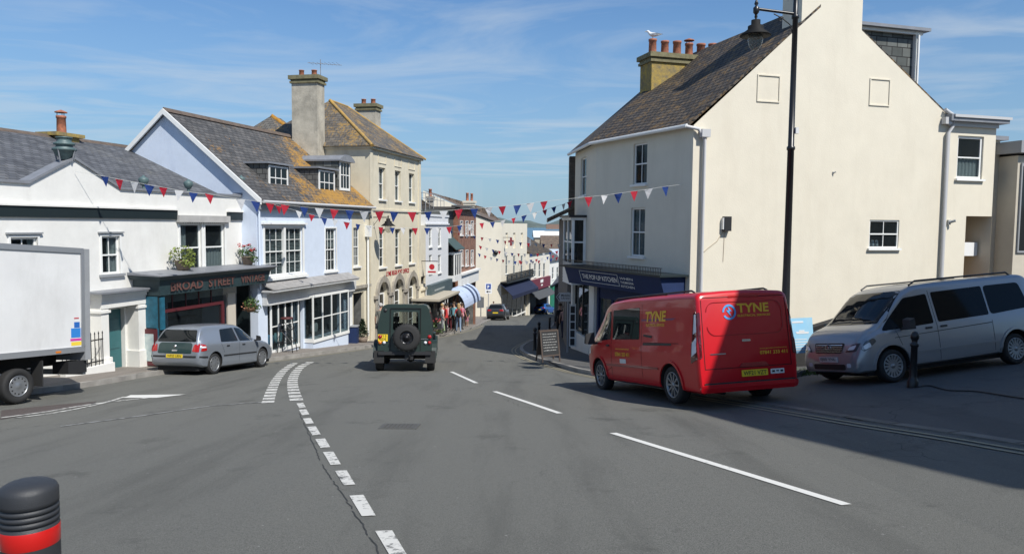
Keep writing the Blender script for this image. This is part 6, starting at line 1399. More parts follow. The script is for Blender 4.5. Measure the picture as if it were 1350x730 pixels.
def patch(bv, face, polys, off=.004, grid=.08, th=None, mb=None):
    """lay a flat outline onto the bodywork"""
    mb = mb or MB(); out, org = DIRS[face]
    for poly in polys:
        bm = bmesh.new(); bm.faces.new([bm.verts.new((p[0], p[1], 0)) for p in poly])
        xs_ = [p[0] for p in poly]; ys_ = [p[1] for p in poly]
        for ax, lo, hi in ((0, min(xs_), max(xs_)), (1, min(ys_), max(ys_))):
            k = int((hi-lo)/grid)
            for i in range(1, k+1):
                c = lo+(hi-lo)*i/(k+1); bmesh.ops.bisect_plane(bm, geom=bm.verts[:]+bm.edges[:]+bm.faces[:], plane_co=(c, 0, 0) if ax == 0 else (0, c, 0), plane_no=(1, 0, 0) if ax == 0 else (0, 1, 0))
        idx = {}; vs = []; nn = []; hs = [bv.ray_cast(org(v.co.x, v.co.y), -out) for v in bm.verts]; dd = [h[3] for h in hs if h[0]]; dm_ = sorted(dd)[len(dd)//2] if dd else 3
        for v in bm.verts:
            h = bv.ray_cast(org(v.co.x, v.co.y), -out)
            if not h[0]: h = bv.find_nearest(org(v.co.x, v.co.y)-out*dm_)
            p = h[0]; nrm = h[1]
            if nrm.dot(out) < 0: nrm = -nrm
            idx[v] = len(vs); vs.append(p+(nrm*.3+out*.7).normalized()*off); nn.append(out)
        fs = []
        for f in bm.faces:
            q = [idx[v] for v in f.verts]; a, b_, c = vs[q[0]], vs[q[1]], vs[q[2]]
            if (b_-a).cross(c-a).dot(out) < 0: q = q[::-1]
            fs.append(tuple(q))
        if th:   # rim down to the body
            be = [(idx[e.verts[0]], idx[e.verts[1]]) for e in bm.edges if e.is_boundary]; n0 = len(vs)
            low = {}
            for a, b_ in be:
                for k in (a, b_):
                    if k not in low: low[k] = len(vs); vs.append(vs[k]-nn[k]*th)
                fs.append((a, b_, low[b_], low[a]))
        mb.add(vs, fs, 0, not th); bm.free()
    return mb
def pt(bv, name, face, polys, m, parent, off=.004, grid=.08, th=None, label=None):
    o = build(name, patch(bv, face, polys, off, grid, th), m, parent, local=True, recalc=False)
    if label: o['label'] = label
    return o
def ptext(bv, name, face, txt, u, v, wd, h, m, parent, off=.008, bold=.02, lean=0):
    vs, fs = textmesh(txt, h, wd, 0, bold); out, org = DIRS[face]; sg = {'L': -1, 'R': 1, 'B': -1, 'F': 1}[face]; W_ = []
    for x, y, z in vs:
        p0 = org(u+sg*(x+lean*y), v+y); hh = bv.ray_cast(p0, -out); W_.append((hh[0] if hh[0] else p0)+out*off)
    b = MB(); b.add(W_, fs); return build(name, b, m, parent, local=True, recalc=False)
def rrect(x0, y0, x1, y1, r=.03, n=3):
    P = []
    for cx, cy, a0 in ((x1-r, y1-r, 0), (x0+r, y1-r, 90), (x0+r, y0+r, 180), (x1-r, y0+r, 270)):
        for i in range(n+1): a = R(a0+90*i/n); P.append((cx+r*math.cos(a), cy+r*math.sin(a)))
    return P
def rpoly(pts, r=.04):
    P = []
    for i, p in enumerate(pts):
        p = Vector(p); a = Vector(pts[i-1]); c = Vector(pts[(i+1) % len(pts)]); k = min(r, (a-p).length*.4, (c-p).length*.4)
        s_ = p+(a-p).normalized()*k; e = p+(c-p).normalized()*k
        P += [tuple(s_), tuple((s_+e)/4+p/2), tuple(e)]
    return P
chrome = mat('chrome', (.6, .6, .62), .15, metal=1); alloy = mat('alloy_wheel', (.30, .31, .32), .4, metal=.7); alloyd = mat('dark_alloy', (.03, .03, .033), .3, metal=.5)
carglass = mat('car_glass', (.008, .010, .011), .03, spec=.35); blackgl = mat('tinted_glass', (.005, .006, .007), .05, spec=.12); reflg = mat('reflective_car_glass', (.010, .013, .014), .02, spec=1.0, coat=.6); redl = mat('red_lens', (.35, .012, .012), .15, coat=.5); ambl = mat('amber_lens', (.6, .18, .02), .2); clearl = mat('clear_lens', (.75, .77, .8), .08, coat=1)
ylw = mat('yellow_plate', (.72, .52, .02), .5); underm = mat('underbody', (.012, .012, .012), .9); wplate = mat('white_plate', (.65, .65, .62), .5); yvin = mat('yellow_vinyl', (.80, .44, .03), .5)
def wheel(parent, x, y, r=.33, w=.22, rim='spoke', n=10, dark_=False, side=1, z=None, rimr=.66, twotone=False):
    z = r if z is None else z
    b = MB(); W2 = w/2; yy = y-side*W2*0
    pr = [(r*rimr, -W2*.9), (r*.80, -W2), (r*.93, -W2*.97), (r*.985, -W2*.75), (r, -W2*.5), (r, W2*.5), (r*.985, W2*.75), (r*.93, W2*.97), (r*.80, W2), (r*rimr, W2*.9), (r*rimr, -W2*.9)]
    b.lathe(pr, 32, 'Y', (x, y, z)); wh = build('wheel', b, rubber, parent, local=True)
    mr = alloyd if dark_ else alloy; mb_ = alloyd if twotone else underm; ro = r*rimr; s_ = side
    b = MB(); b.lathe([(ro, s_*W2*.9), (ro, s_*W2*.80), (ro*.92, s_*W2*.70), (ro*.90, s_*W2*.1), (0, s_*W2*.1)], 28, 'Y', (x, y, z), 1)
    b.lathe([(ro*1.01, s_*W2*.75), (ro*1.01, s_*W2*.95), (ro*.93, s_*W2*.92), (ro*.90, s_*W2*.66)], 28, 'Y', (x, y, z), 0)
    if rim == 'steel':
        b.lathe([(ro*.93, s_*W2*.80), (ro*.75, s_*W2*.86), (ro*.45, s_*W2*.70), (ro*.25, s_*W2*.9), (0, s_*W2*.92)], 28, 'Y', (x, y, z), 0)
        for k in range(n):
            a = 2*math.pi*k/n; cx, cz = x+ro*.76*math.cos(a), z+ro*.76*math.sin(a); b.lathe([(0, s_*W2*.885), (ro*.075, s_*W2*.885), (ro*.075, s_*W2*.5)], 8, 'Y', (cx, y, cz), 1, smooth=False)
    else:
        for k in range(n):
            a = 2*math.pi*k/n; ca, sa = math.cos(a), math.sin(a)
            def P(rad, t, yy_): return (x+ca*rad-sa*t, y+yy_, z+sa*rad+ca*t)
            w0, w1 = ro*.10*(5/n+.5)*(.6 if twotone else 1), ro*.13*(5/n+.4)*(.55 if twotone else 1)
            b.hexa([P(ro*.15, -w0, s_*W2*.55), P(ro*.15, w0, s_*W2*.55), P(ro*.93, w1, s_*W2*.55), P(ro*.93, -w1, s_*W2*.55), P(ro*.15, -w0, s_*W2*.82), P(ro*.15, w0, s_*W2*.82), P(ro*.93, w1, s_*W2*.9), P(ro*.93, -w1, s_*W2*.9)])
        b.lathe([(ro*.24, s_*W2*.5), (ro*.22, s_*W2*.86), (0, s_*W2*.9)], 16, 'Y', (x, y, z), 0)
    build('rim', b, [mr, mb_], wh, local=True); return wh
def wheels(t, ax, tr, r=.33, w=.22, **k):
    for x in ax:
        for s_ in (-1, 1): wheel(t, x, s_*tr, r, w, side=s_, **k)
def newbody(t, keys, m, ax, ar, w, **k):
    b = loft(keys, **k); o = build('body', b, [m], t, local=True); arches(o, ax, ar, w, underm)
    me = o.data; me.polygons.foreach_set('use_smooth', [True]*len(me.polygons))
    try: me.set_sharp_from_angle(angle=R(38))
    except Exception: pass
    return o, bvh_of(o)
def seat_on_ground(t, pr, pf, halfw, label=None):
    """place by rear and front axle-centre ground points"""
    pr, pf = Vector(pr), Vector(pf); d = (pf-pr).normalized(); n = Vector((-d.y, d.x)); c = (pr+pf)/2
    def gz(p): return G(p.x, p.y)+.008
    zf = (gz(pf+n*halfw)+gz(pf-n*halfw))/2; zr = (gz(pr+n*halfw)+gz(pr-n*halfw))/2
    zl = (gz(pf+n*halfw)+gz(pr+n*halfw))/2; zrt = (gz(pf-n*halfw)+gz(pr-n*halfw))/2
    X = Vector((d.x*(pf-pr).length, d.y*(pf-pr).length, zf-zr)).normalized(); Y = Vector((n.x*2*halfw, n.y*2*halfw, zl-zrt)).normalized(); Z = X.cross(Y).normalized(); Y = Z.cross(X)
    cz = (zf+zr)/2
    M = Matrix(((X.x, Y.x, Z.x, c.x), (X.y, Y.y, Z.y, c.y), (X.z, Y.z, Z.z, cz), (0, 0, 0, 1)))
    t.location = M.to_translation(); t.rotation_euler = M.to_euler(); return M
def lines(bv, name, face, segs, m, t, w=.008, off=.003):
    for a, b_ in segs:
        a, b_ = Vector(a), Vector(b_); d = (b_-a).normalized(); n = Vector((-d.y, d.x))*w/2; pt(bv, name.rstrip('s'), face, [[tuple(a-n), tuple(b_-n), tuple(b_+n), tuple(a+n)]], m, t, off)
def simple(name, mb, m, t): return build(name, mb, m, t, local=True)
def mirror(t, x, y, z, s_, m, k=1, arm=.12):
    b = MB(); b.box(x-.02, y, z-.02, x+.03, y+s_*arm, z+.03); b.hexa([(x-.05*k, y+s_*arm, z-.02*k), (x+.08*k, y+s_*arm, z), (x+.07*k, y+s_*(arm+.16*k), z+.01), (x-.05*k, y+s_*(arm+.17*k), z-.01), (x-.05*k, y+s_*arm, z+.20*k), (x+.06*k, y+s_*arm, z+.17*k), (x+.04*k, y+s_*(arm+.15*k), z+.15*k), (x-.05*k, y+s_*(arm+.16*k), z+.18*k)])
    return simple('wing_mirror', b, m, t)
gapm = mat('panel_gap', (.004, .004, .004), .9)
# ---------------------------------------------------------------- red van
redp = mat('red_van_paint', (.50, .004, .010), .30, coat=.35)
t = thing('red_van', label='red electrical services van with black roof rails stopped at the right kerb', cat='van')
keys = [(-2.66, .30, 1.90, .955, .87, 1.15), (-2.645, .27, 1.945, .975, .895, 1.15), (-2.58, .25, 1.97, .99, .91, 1.15), (-1.8, .25, 1.985, .993, .91, 1.15), (0, .25, 1.99, .993, .90, 1.13), (1.0, .25, 1.955, .99, .89, 1.11), (1.35, .28, 1.88, .99, .84, 1.1), (1.75, .28, 1.60, .985, .80, 1.07), (2.08, .28, 1.30, .96, .84, 1.02), (2.35, .27, 1.14, .91, .82, .95), (2.58, .27, .96, .82, .76, .80), (2.68, .33, .80, .70, .68, .62)]
body, bv = newbody(t, keys, redp, (-1.65, 1.65), .41, .99, rear_lean=.08, rr=.11)
wheels(t, (-1.65, 1.65), .86, .345, .215, n=10, rimr=.68, twotone=True)
for s_, fc in ((1, 'L'), (-1, 'R')):
    pt(bv, 'door_window', fc, [rpoly([(.98, 1.15), (1.88, 1.10), (1.62, 1.40), (1.25, 1.72), (.98, 1.76)])], reflg, t, .004)
    pt(bv, 'side_window', fc, [rpoly([(-.42, 1.16), (.88, 1.15), (.88, 1.77), (-.42, 1.79)])], reflg, t, .005)
    lines(bv, 'panel_gaps', fc, [((.93, .34), (.93, 1.80)), ((-.52, .40), (-.52, 1.85)), ((1.30, .75), (2.0, 1.02))][:2]+[((-2.0, 1.10), (-.60, 1.10))], gapm, t, .010)
    pt(bv, 'slide_rail', fc, [[(-1.75, 1.06), (-.60, 1.05), (-.60, 1.09), (-1.75, 1.10)]], blackm, t, .008)
    pt(bv, 'side_moulding', fc, [[(-1.2, .60), (1.2, .58), (1.2, .625), (-1.2, .645)]], mat('dark_red_trim', (.25, .01, .015), .3, coat=.5), t, .012, th=.01)  # side moulding in a darker red than the body
    pt(bv, 'sill_skirt', fc, [[(-1.22, .29), (1.22, .29), (1.22, .345), (-1.22, .345)]], redp, t, .02, th=.02)
    pt(bv, 'fuel_flap_handle', fc, [[(-.95, 1.19), (-.60, 1.22), (-.60, 1.26), (-.98, 1.235)]], blackm, t, .008)
    mirror(t, 1.72, s_*.93, 1.06, s_, blackm, 1.25); pt(bv, 'door_handle', fc, [rrect(1.02, 1.0, 1.18, 1.04, .015)], blackm, t, .02, th=.02); lines(bv, 'panel_gaps', fc, [((.93, .56), (1.22, .46)), ((2.0, 1.06), (2.06, .78))], gapm, t, .008); pt(bv, 'wheel_arch_trim', fc, [[(-1.22, .27), (1.22, .27), (1.22, .30), (-1.22, .30)]], blackm, t, .024)
    b = MB(); b.tube([(-2.25, s_*.74, 1.99), (-2.15, s_*.74, 2.025), (1.0, s_*.73, 2.02), (1.15, s_*.73, 1.96)], .018, 8); [b.box(x-.03, s_*.74-.02, 1.95, x+.03, s_*.74+.02, 2.04) for x in (-1.2, -.1)]; simple('roof_rail', b, blackm, t)
    ptext(bv, 'lettering', fc, 'TYNE', (-.66 if fc == 'L' else -1.50), 1.50, .84, .20, yvin, t, lean=.15, bold=.035)
    ptext(bv, 'lettering', fc, 'ELECTRICAL SERVICES', (-.72 if fc == 'L' else -1.44), 1.41, .74, .055, yvin, t)
    ptext(bv, 'lettering', fc, '07841 333 411', (.72 if fc == 'L' else .02), .80, .70, .085, yvin, t, bold=.03)
    ptext(bv, 'lettering', fc, 'www.tyneelectrical', (.70 if fc == 'L' else .04), .93, .66, .045, yvin, t)
    pt(bv, 'sticker', fc, [rrect(.20, .66, .50, .75, .01)], wplate, t, .006)
    pt(bv, 'stripe', fc, [[(-1.75, 1.52), (-.5, 1.52), (-.5, 1.555), (-1.9, 1.555)]], mat('purple_vinyl', (.16, .04, .12), .4), t, .005)
    # tall rear light cluster wraps the corner
    sg = s_
    lb = MB(); patch(bv, 'B', [rpoly([(sg*.90, .86), (sg*.955, .84), (sg*.93, 1.62), (sg*.885, 1.64)][::sg], .02)], .012, .05, .012, lb)
    patch(bv, fc, [rpoly([(-2.64, .84), (-2.43, .76), (-2.46, 1.10), (-2.50, 1.62), (-2.56, 1.65)], .02)], .012, .05, .012, lb)
    lc = simple('rear_light', lb, mat('dark_red_lens', (.10, .004, .006), .12, coat=1), t)
    pt(bv, 'clear_section', fc, [rpoly([(-2.62, .96), (-2.47, .88), (-2.49, 1.12), (-2.60, 1.22)], .015)], clearl, lc, .016); pt(bv, 'clear_section', fc, [rpoly([(-2.60, 1.30), (-2.505, 1.26), (-2.53, 1.60), (-2.575, 1.61)], .015)], clearl, lc, .016)
    hl = pt(bv, 'headlight', fc, [rpoly([(2.15, .82), (2.55, .76), (2.5, .92), (2.2, 1.0)], .03)], clearl, t, .008)
pt(bv, 'windscreen', 'F', [rpoly([(-.80, 1.16), (.80, 1.16), (.70, 1.83), (-.70, 1.83)], .05)], carglass, t, .006)
pt(bv, 'grille', 'F', [rrect(-.55, .58, .55, .82, .04)], blackm, t, .008)
# rear
lines(bv, 'tailgate_gap', 'B', [((-.86, .66), (-.84, 1.84)), ((.86, .66), (.84, 1.84)), ((-.86, .66), (.86, .66)), ((-.82, 1.88), (.82, 1.88))], gapm, t, .012, .004)
rim_ = mat('red_pressing', (.30, .006, .010), .3, coat=.8)
W1 = rrect(-.76, 1.22, .76, 1.80, .16, 5); 
pt(bv, 'window_pressing', 'B', [W1[i:i+2]+[(W1[(i+1)][0]*.985, 1.51+(W1[i+1][1]-1.51)*.965), (W1[i][0]*.985, 1.51+(W1[i][1]-1.51)*.965)] for i in range(len(W1)-1)], rim_, t, .010, .3)
ptext(bv, 'lettering', 'B', 'TYNE', .14, 1.60, .72-.08, .16, yvin, t, bold=.03); ptext(bv, 'lettering', 'B', 'ELECTRICAL SERVICES', .14, 1.53, .66, .038, yvin, t)
ptext(bv, 'lettering', 'B', '07841 333 411', -.24, .86, .56, .062, yvin, t, bold=.02); ptext(bv, 'lettering', 'B', 'www.tyneelectricalservices', -.24, .95, .56, .022, yvin, t)
rg = [(.30+.135*math.cos(a), 1.62+.135*math.sin(a)) for a in [2*math.pi*i/24 for i in range(25)]]; rg2 = [(.30+.10*math.cos(a), 1.62+.10*math.sin(a)) for a in [2*math.pi*i/24 for i in range(25)]]
lg = pt(bv, 'logo_ring', 'B', [[rg[i], rg[i+1], rg2[i+1], rg2[i]] for i in range(22)], mat('logo_blue', (.08, .30, .62), .4), t, .008, .2)
pt(bv, 'logo_bolt', 'B', [[(.33, 1.73), (.25, 1.63), (.30, 1.63), (.26, 1.53), (.36, 1.65), (.31, 1.65)]], mat('logo_blue', (.08, .30, .62), .4), lg, .009)
np_ = pt(bv, 'number_plate', 'B', [rrect(-.36, .50, .16, .61, .01)], ylw, t, .016, th=.012); ptext(bv, 'lettering', 'B', 'WF21 VZT', .13, .52, .46, .07, blackm, np_, .020, .01)
st = pt(bv, 'sticker', 'B', [rrect(-.70, .515, -.42, .60, .008)], wplate, t, .008)
for k in range(3): pt(bv, 'sticker_print', 'B', [rrect(-.675+.085*k, .54+.01*(k % 2), -.62+.085*k, .575, .004)], blackm, st, .010)
pt(bv, 'tailgate_handle', 'B', [rrect(-.07, 1.10, .10, 1.14, .015)], chrome, t, .012, th=.01)
pt(bv, 'plate_hood', 'B', [rpoly([(-.40, .665), (.20, .665), (.14, .735), (-.34, .735)], .02)], rim_, t, .02, th=.016)
pt(bv, 'bumper', 'B', [rrect(-.955, .27, .955, .40, .05)], redp, t, .045, .1, .05); pt(bv, 'bumper_step', 'B', [rrect(-.90, .395, .90, .425, .01)], blackm, t, .03, th=.02)
pt(bv, 'model_badge', 'B', [rrect(.44, .90, .74, .92, .004)], chrome, t, .008)
pt(bv, 'brake_light', 'B', [rrect(-.3, 1.87, .3, 1.90, .008)], redl, t, .010)
b = MB(); b.box(-2.2, -.75, .22, 2.2, .75, .40); b.lathe([(.0, -2.62), (.03, -2.62), (.03, -2.3)], 10, 'X', (0, .5, .24)); simple('underbody', b, underm, t)
VAN = t
def arch_lip(bv, ax, r, m, t, zc=.33, w=.045):
    for fc in 'LR':
        for x in ax:
            A = [R(-5+190*i/14) for i in range(15)]; pt(bv, 'wheel_arch_lip', fc, [[(x+r*math.cos(A[i]), zc+r*math.sin(A[i])), (x+(r+w)*math.cos(A[i]), zc+(r+w)*math.sin(A[i])), (x+(r+w)*math.cos(A[i+1]), zc+(r+w)*math.sin(A[i+1])), (x+r*math.cos(A[i+1]), zc+r*math.sin(A[i+1]))] for i in range(14)], m, t, .022, .3, .024)
arch_lip(bv, (-1.65, 1.65), .415, redp, t)
# ---------------------------------------------------------------- silver people carrier
silv = mat('silver_paint', (.33, .335, .345), .28, metal=.4, coat=.5)
t = thing('people_carrier', label='silver people carrier with black roof bars parked across the side street', cat='van')
keys = [(-2.36, .42, 1.78, .88, .74, 1.1), (-2.32, .36, 1.84, .93, .78, 1.1), (-2.1, .30, 1.87, .95, .80, 1.1), (0, .26, 1.88, .95, .80, 1.08), (.65, .26, 1.86, .95, .79, 1.06), (.95, .26, 1.77, .95, .77, 1.05), (1.35, .26, 1.47, .945, .76, 1.03), (1.72, .26, 1.18, .93, .78, .99), (2.0, .25, 1.07, .91, .82, .93), (2.18, .25, .96, .86, .78, .80), (2.29, .25, .76, .80, .72, .58), (2.34, .28, .60, .74, .68, .46)]
body, bv = newbody(t, keys, silv, (-1.6, 1.6), .40, .95, rear_lean=.05, rr=.12)
wheels(t, (-1.6, 1.6), .82, .325, .21, n=16, rimr=.70)
for s_, fc in ((1, 'L'), (-1, 'R')):
    pt(bv, 'door_window', fc, [rpoly([(.48, 1.06), (1.72, 1.02), (1.45, 1.25), (1.02, 1.62), (.48, 1.66)])], blackgl, t, .005)
    pt(bv, 'side_window', fc, [rpoly([(-.98, 1.10), (.36, 1.07), (.36, 1.68), (-.98, 1.70)])], blackgl, t, .005)
    pt(bv, 'side_window', fc, [rpoly([(-2.12, 1.16), (-1.03, 1.10), (-1.03, 1.70), (-2.0, 1.70)], .08)], blackgl, t, .005)
    lines(bv, 'panel_gaps', fc, [((.42, .32), (.42, 1.72)), ((-1.02, .36), (-1.02, .98)), ((1.30, .60), (1.45, 1.0))], gapm, t, .010)
    pt(bv, 'rubbing_strip', fc, [[(-1.15, .52), (1.12, .52), (1.12, .56), (-1.15, .56)]], silv, t, .014, th=.012)
    pt(bv, 'crease_shade', fc, [[(-1.0, .93), (1.5, .86), (1.5, .87), (-1.0, .945)]], gapm, t, .004)  # near-black strip paints the shade line along the body crease
    for x in (.56, .18): pt(bv, 'door_handle', fc, [rrect(x, .96, x+.16, 1.0, .015)], blackm, t, .02, th=.02)
    mirror(t, 1.30, s_*.93, 1.02, s_, blackm, 1.1)
    b = MB(); b.tube([(-2.0, s_*.66, 1.86), (-1.9, s_*.66, 1.93), (.55, s_*.66, 1.94), (.72, s_*.66, 1.86)], .018, 8); simple('roof_bar', b, blackm, t)
    patchm = patch(bv, fc, [rpoly([(1.93, .84), (2.20, .66), (2.24, .72), (2.14, .86), (1.98, .91)], .03)], .008); patch(bv, 'F', [rpoly([(s_*.48, .66), (s_*.74, .67), (s_*.80, .84), (s_*.62, .80)][::s_], .03)], .010, mb=patchm); hl_ = simple('headlight', patchm, mat('headlamp_dark', (.06, .065, .07), .08, coat=1), t)
    pm = patch(bv, fc, [rpoly([(2.05, .75), (2.19, .70), (2.20, .77), (2.08, .84)], .03)], .014); patch(bv, 'F', [rpoly([(s_*.54, .70), (s_*.70, .71), (s_*.74, .80), (s_*.60, .77)][::s_], .02)], .016, mb=pm); simple('reflector', pm, clearl, t)
    pt(bv, 'rear_light', 'B', [rpoly([(s_*.78, .8), (s_*.90, .8), (s_*.84, 1.3), (s_*.78, 1.3)][::s_], .02)], redl, t, .01)
    pt(bv, 'fog_light', 'F', [rrect(min(s_*.5, s_*.62), .36, max(s_*.5, s_*.62), .44, .03)], clearl, t, .008)
pt(bv, 'windscreen', 'F', [rpoly([(-.78, 1.17), (.78, 1.17), (.68, 1.77), (-.68, 1.77)], .05)], glassmat('windscreen_glass', (.4, .45, .42), .75, .03, (.05, .06, .05)) if False else carglass, t, .006)
pt(bv, 'wiper', 'F', [[(-.6, 1.19), (.05, 1.21), (.05, 1.235), (-.6, 1.21)], [(.1, 1.19), (.7, 1.20), (.7, 1.22), (.1, 1.215)]], blackm, t, .02)
gr = pt(bv, 'grille', 'F', [rpoly([(-.38, .64), (.38, .64), (.44, .84), (-.44, .84)], .04)], blackm, t, .010)
for k in range(4): pt(bv, 'grille_bar', 'F', [[(-.39, .67+k*.042), (.39, .67+k*.042), (.39, .682+k*.042), (-.39, .682+k*.042)]], chrome, gr, .018)
b = MB(); b.lathe([(.075, 0), (.085, .012), (.072, .012), (.072, 0)], 20, 'X', (2.31, 0, .74)); b.box(2.32, -.006, .74, 2.33, .006, .81)
for a in (R(210), R(330)): b.tube([(2.325, 0, .74), (2.325, .07*math.cos(a), .74+.07*math.sin(a))], .006, 4)
simple('badge', b, chrome, t)
pt(bv, 'lower_grille', 'F', [rrect(-.46, .31, .46, .42, .03)], blackm, t, .008); pt(bv, 'sunroof', 'T', [rrect(-.9, -.5, .45, .5, .05)], carglass, t, .006)
pl__ = pt(bv, 'number_plate', 'F', [rrect(-.26, .46, .26, .565, .01)], wplate, t, .02, th=.015); ptext(bv, 'lettering', 'F', 'EJ05 YNL', -.22, .48, .44, .07, blackm, pl__, .024, .01)
b = MB(); b.box(-2.1, -.75, .17, 2.1, .75, .34); simple('underbody', b, underm, t)
arch_lip(bv, (-1.6, 1.6), .405, silv, t)
VITO = t
# ---------------------------------------------------------------- silver hatchback
t = thing('hatchback', label='silver hatchback with dark tailgate parked outside the vintage shop', cat='car')
silb = mat('silver_blue_paint', (.30, .33, .37), .30, metal=.55, coat=.5)
keys = [(-1.96, .40, .66, .74, .74, .60), (-1.93, .34, .80, .80, .76, .70), (-1.86, .28, 1.00, .845, .72, .86), (-1.76, .24, 1.18, .86, .68, .88), (-1.60, .22, 1.36, .865, .63, .90), (-1.36, .20, 1.42, .867, .60, .90), (-.5, .18, 1.435, .867, .60, .90), (.05, .18, 1.42, .867, .59, .89), (.35, .18, 1.34, .867, .585, .88), (.75, .18, 1.12, .865, .60, .87), (1.08, .18, .93, .86, .66, .84), (1.5, .20, .85, .84, .70, .76), (1.9, .22, .74, .76, .66, .64), (2.10, .25, .60, .66, .58, .50), (2.17, .30, .52, .58, .50, .44)]
body, bv = newbody(t, keys, silb, (-1.255, 1.255), .345, .867, rr=.09)
wheels(t, (-1.255, 1.255), .755, .305, .19, n=9, rim='steel', rimr=.72)
for s_, fc in ((1, 'L'), (-1, 'R')):
    pt(bv, 'door_window', fc, [rpoly([(-.02, .92), (.92, .90), (.50, 1.20), (.28, 1.30), (-.02, 1.33)], .03)], glass_d if False else carglass, t, .005)
    pt(bv, 'rear_door_window', fc, [rpoly([(-.96, .93), (-.10, .92), (-.10, 1.33), (-.78, 1.30)], .04)], carglass, t, .005)
    pt(bv, 'rubbing_strip', fc, [[(-.86, .50), (.86, .50), (.86, .54), (-.86, .54)]], blackm, t, .010, th=.008)
    lines(bv, 'panel_gaps', fc, [((-.06, .30), (-.06, 1.34)), ((.88, .30), (.90, .88)), ((-.98, .92), (-.82, .6)), ], gapm, t, .008)
    for x in (-.72, .08): pt(bv, 'door_handle', fc, [rrect(x, .79, x+.14, .825, .012)], blackm, t, .016, th=.015)
    mirror(t, .78, s_*.84, .90, s_, blackm, .8, .08)
    pm = patch(bv, 'B', [rpoly([(s_*.58, .70), (s_*.80, .68), (s_*.78, .92), (s_*.62, .90)][::s_], .03)], .010); patch(bv, fc, [rpoly([(-1.90, .70), (-1.66, .72), (-1.70, .88), (-1.84, .92)], .03)], .010, mb=pm); rl = simple('rear_light', pm, redl, t)
    pt(bv, 'lens_strip', fc, [rpoly([(-1.88, .80), (-1.70, .80), (-1.71, .84), (-1.86, .845)], .01)], clearl, rl, .014)
    pt(bv, 'bumper_strip', fc, [[(-1.93, .52), (-1.62, .50), (-1.62, .55), (-1.93, .57)]], blackm, t, .012)
    pt(bv, 'headlight', fc, [rpoly([(1.75, .60), (2.02, .55), (1.95, .68), (1.72, .74)], .02)], clearl, t, .01)
pt(bv, 'tailgate', 'B', [rpoly([(-.56, .64), (.56, .64), (.56, .90), (.50, .95), (-.50, .95), (-.56, .90)], .03)], mat('dark_green_panel', (.012, .035, .035), .3, coat=.5), t, .008)
pt(bv, 'rear_window', 'B', [rpoly([(-.66, .97), (.66, .97), (.54, 1.31), (-.54, 1.31)], .05)], carglass, t, .006)
pt(bv, 'windscreen', 'F', [rpoly([(-.62, .93), (.62, .93), (.52, 1.36), (-.52, 1.36)], .05)], carglass, t, .006)
bd = MB(); bd.lathe([(0, -.03), (.045, -.025), (.05, 0)], 16, 'X', (-1.93, 0, .84)); simple('badge', bd, chrome, t)
lines(bv, 'bumper_strip', 'B', [((-.72, .55), (-.30, .55)), ((.30, .55), (.72, .55))], blackm, t, .05, .012)
pl__ = pt(bv, 'number_plate', 'B', [rrect(-.27, .51, .27, .615, .01)], ylw, t, .014, th=.012); ptext(bv, 'lettering', 'B', 'WF53 URN', .23, .53, .46, .07, blackm, pl__, .018, .01)
pt(bv, 'tailgate_lettering', 'B', [rrect(-.09, .70, .09, .745, .01)], chrome, t, .012)
b = MB(); b.box(-1.8, -.68, .13, 1.9, .68, .30); b.tube([(-1.2, 0, 1.42), (-1.4, 0, 1.60)], .006, 5); simple('underbody', b, underm, t)
GOLF = t
# ---------------------------------------------------------------- far cars (same builder, own shapes)
def far_car(name, label, paint, H, W_, L_, seed=0):
    t = thing(name, label=label, cat='car'); r = L_/2; wb = L_*.31; q = H/1.44; w = W_/2
    keys = [(-r, .42*q, .72*q, w*.86, w*.84, .64*q), (-r+.04, .36*q, .95*q, w*.93, w*.84, .80*q), (-r+.16, .28*q, 1.12*q, w*.97, w*.76, .90*q), (-r+.50, .24*q, 1.36*q, w, w*.70, .93*q), (-r*.35, .22*q, 1.43*q, w, w*.70, .93*q), (r*.10, .22*q, 1.42*q, w, w*.68, .93*q), (r*.38, .22*q, 1.16*q, w, w*.70, .92*q), (r*.52, .22*q, .98*q, w, w*.76, .88*q), (r*.8, .24*q, .86*q, w*.93, w*.78, .76*q), (r-.08, .28*q, .68*q, w*.82, w*.7, .56*q), (r, .34*q, .58*q, w*.7, w*.6, .48*q)]
    body, bv = newbody(t, keys, paint, (-wb, wb), .36*q, w, rr=.09)
    wheels(t, (-wb, wb), w-.11, .335*q, .22, n=5, rimr=.72)
    for s_, fc in ((1, 'L'), (-1, 'R')):
        pt(bv, 'side_window', fc, [rpoly([(-r*.72, .97*q), (r*.42, .95*q), (r*.12, 1.33*q), (-r*.60, 1.32*q)], .05)], carglass, t, .005)
        pt(bv, 'rear_light', 'B', [rpoly([(s_*w*.45, .82*q), (s_*w*.86, .80*q), (s_*w*.84, .94*q), (s_*w*.45, .92*q)][::s_], .02)], redl, t, .012)
        mirror(t, r*.36, s_*w*.95, .95*q, s_, paint, .8, .06)
    pt(bv, 'rear_window', 'B', [rpoly([(-w*.72, 1.03*q), (w*.72, 1.03*q), (w*.60, 1.34*q), (-w*.60, 1.34*q)], .05)], carglass, t, .006); pt(bv, 'windscreen', 'F', [rpoly([(-w*.7, 1.0*q), (w*.7, 1.0*q), (w*.58, 1.36*q), (-w*.58, 1.36*q)], .05)], carglass, t, .006)
    pt(bv, 'number_plate', 'B', [rrect(-.27, .60*q, .27, .70*q, .01)], ylw, t, .014, th=.01); pt(bv, 'bumper', 'B', [rrect(-w*.82, .38*q, w*.82, .52*q, .03)], blackm, t, .02, th=.02)
    b = MB(); b.box(-r+.2, -w+.15, .15, r-.3, w-.15, .35); simple('underbody', b, underm, t)
    return t
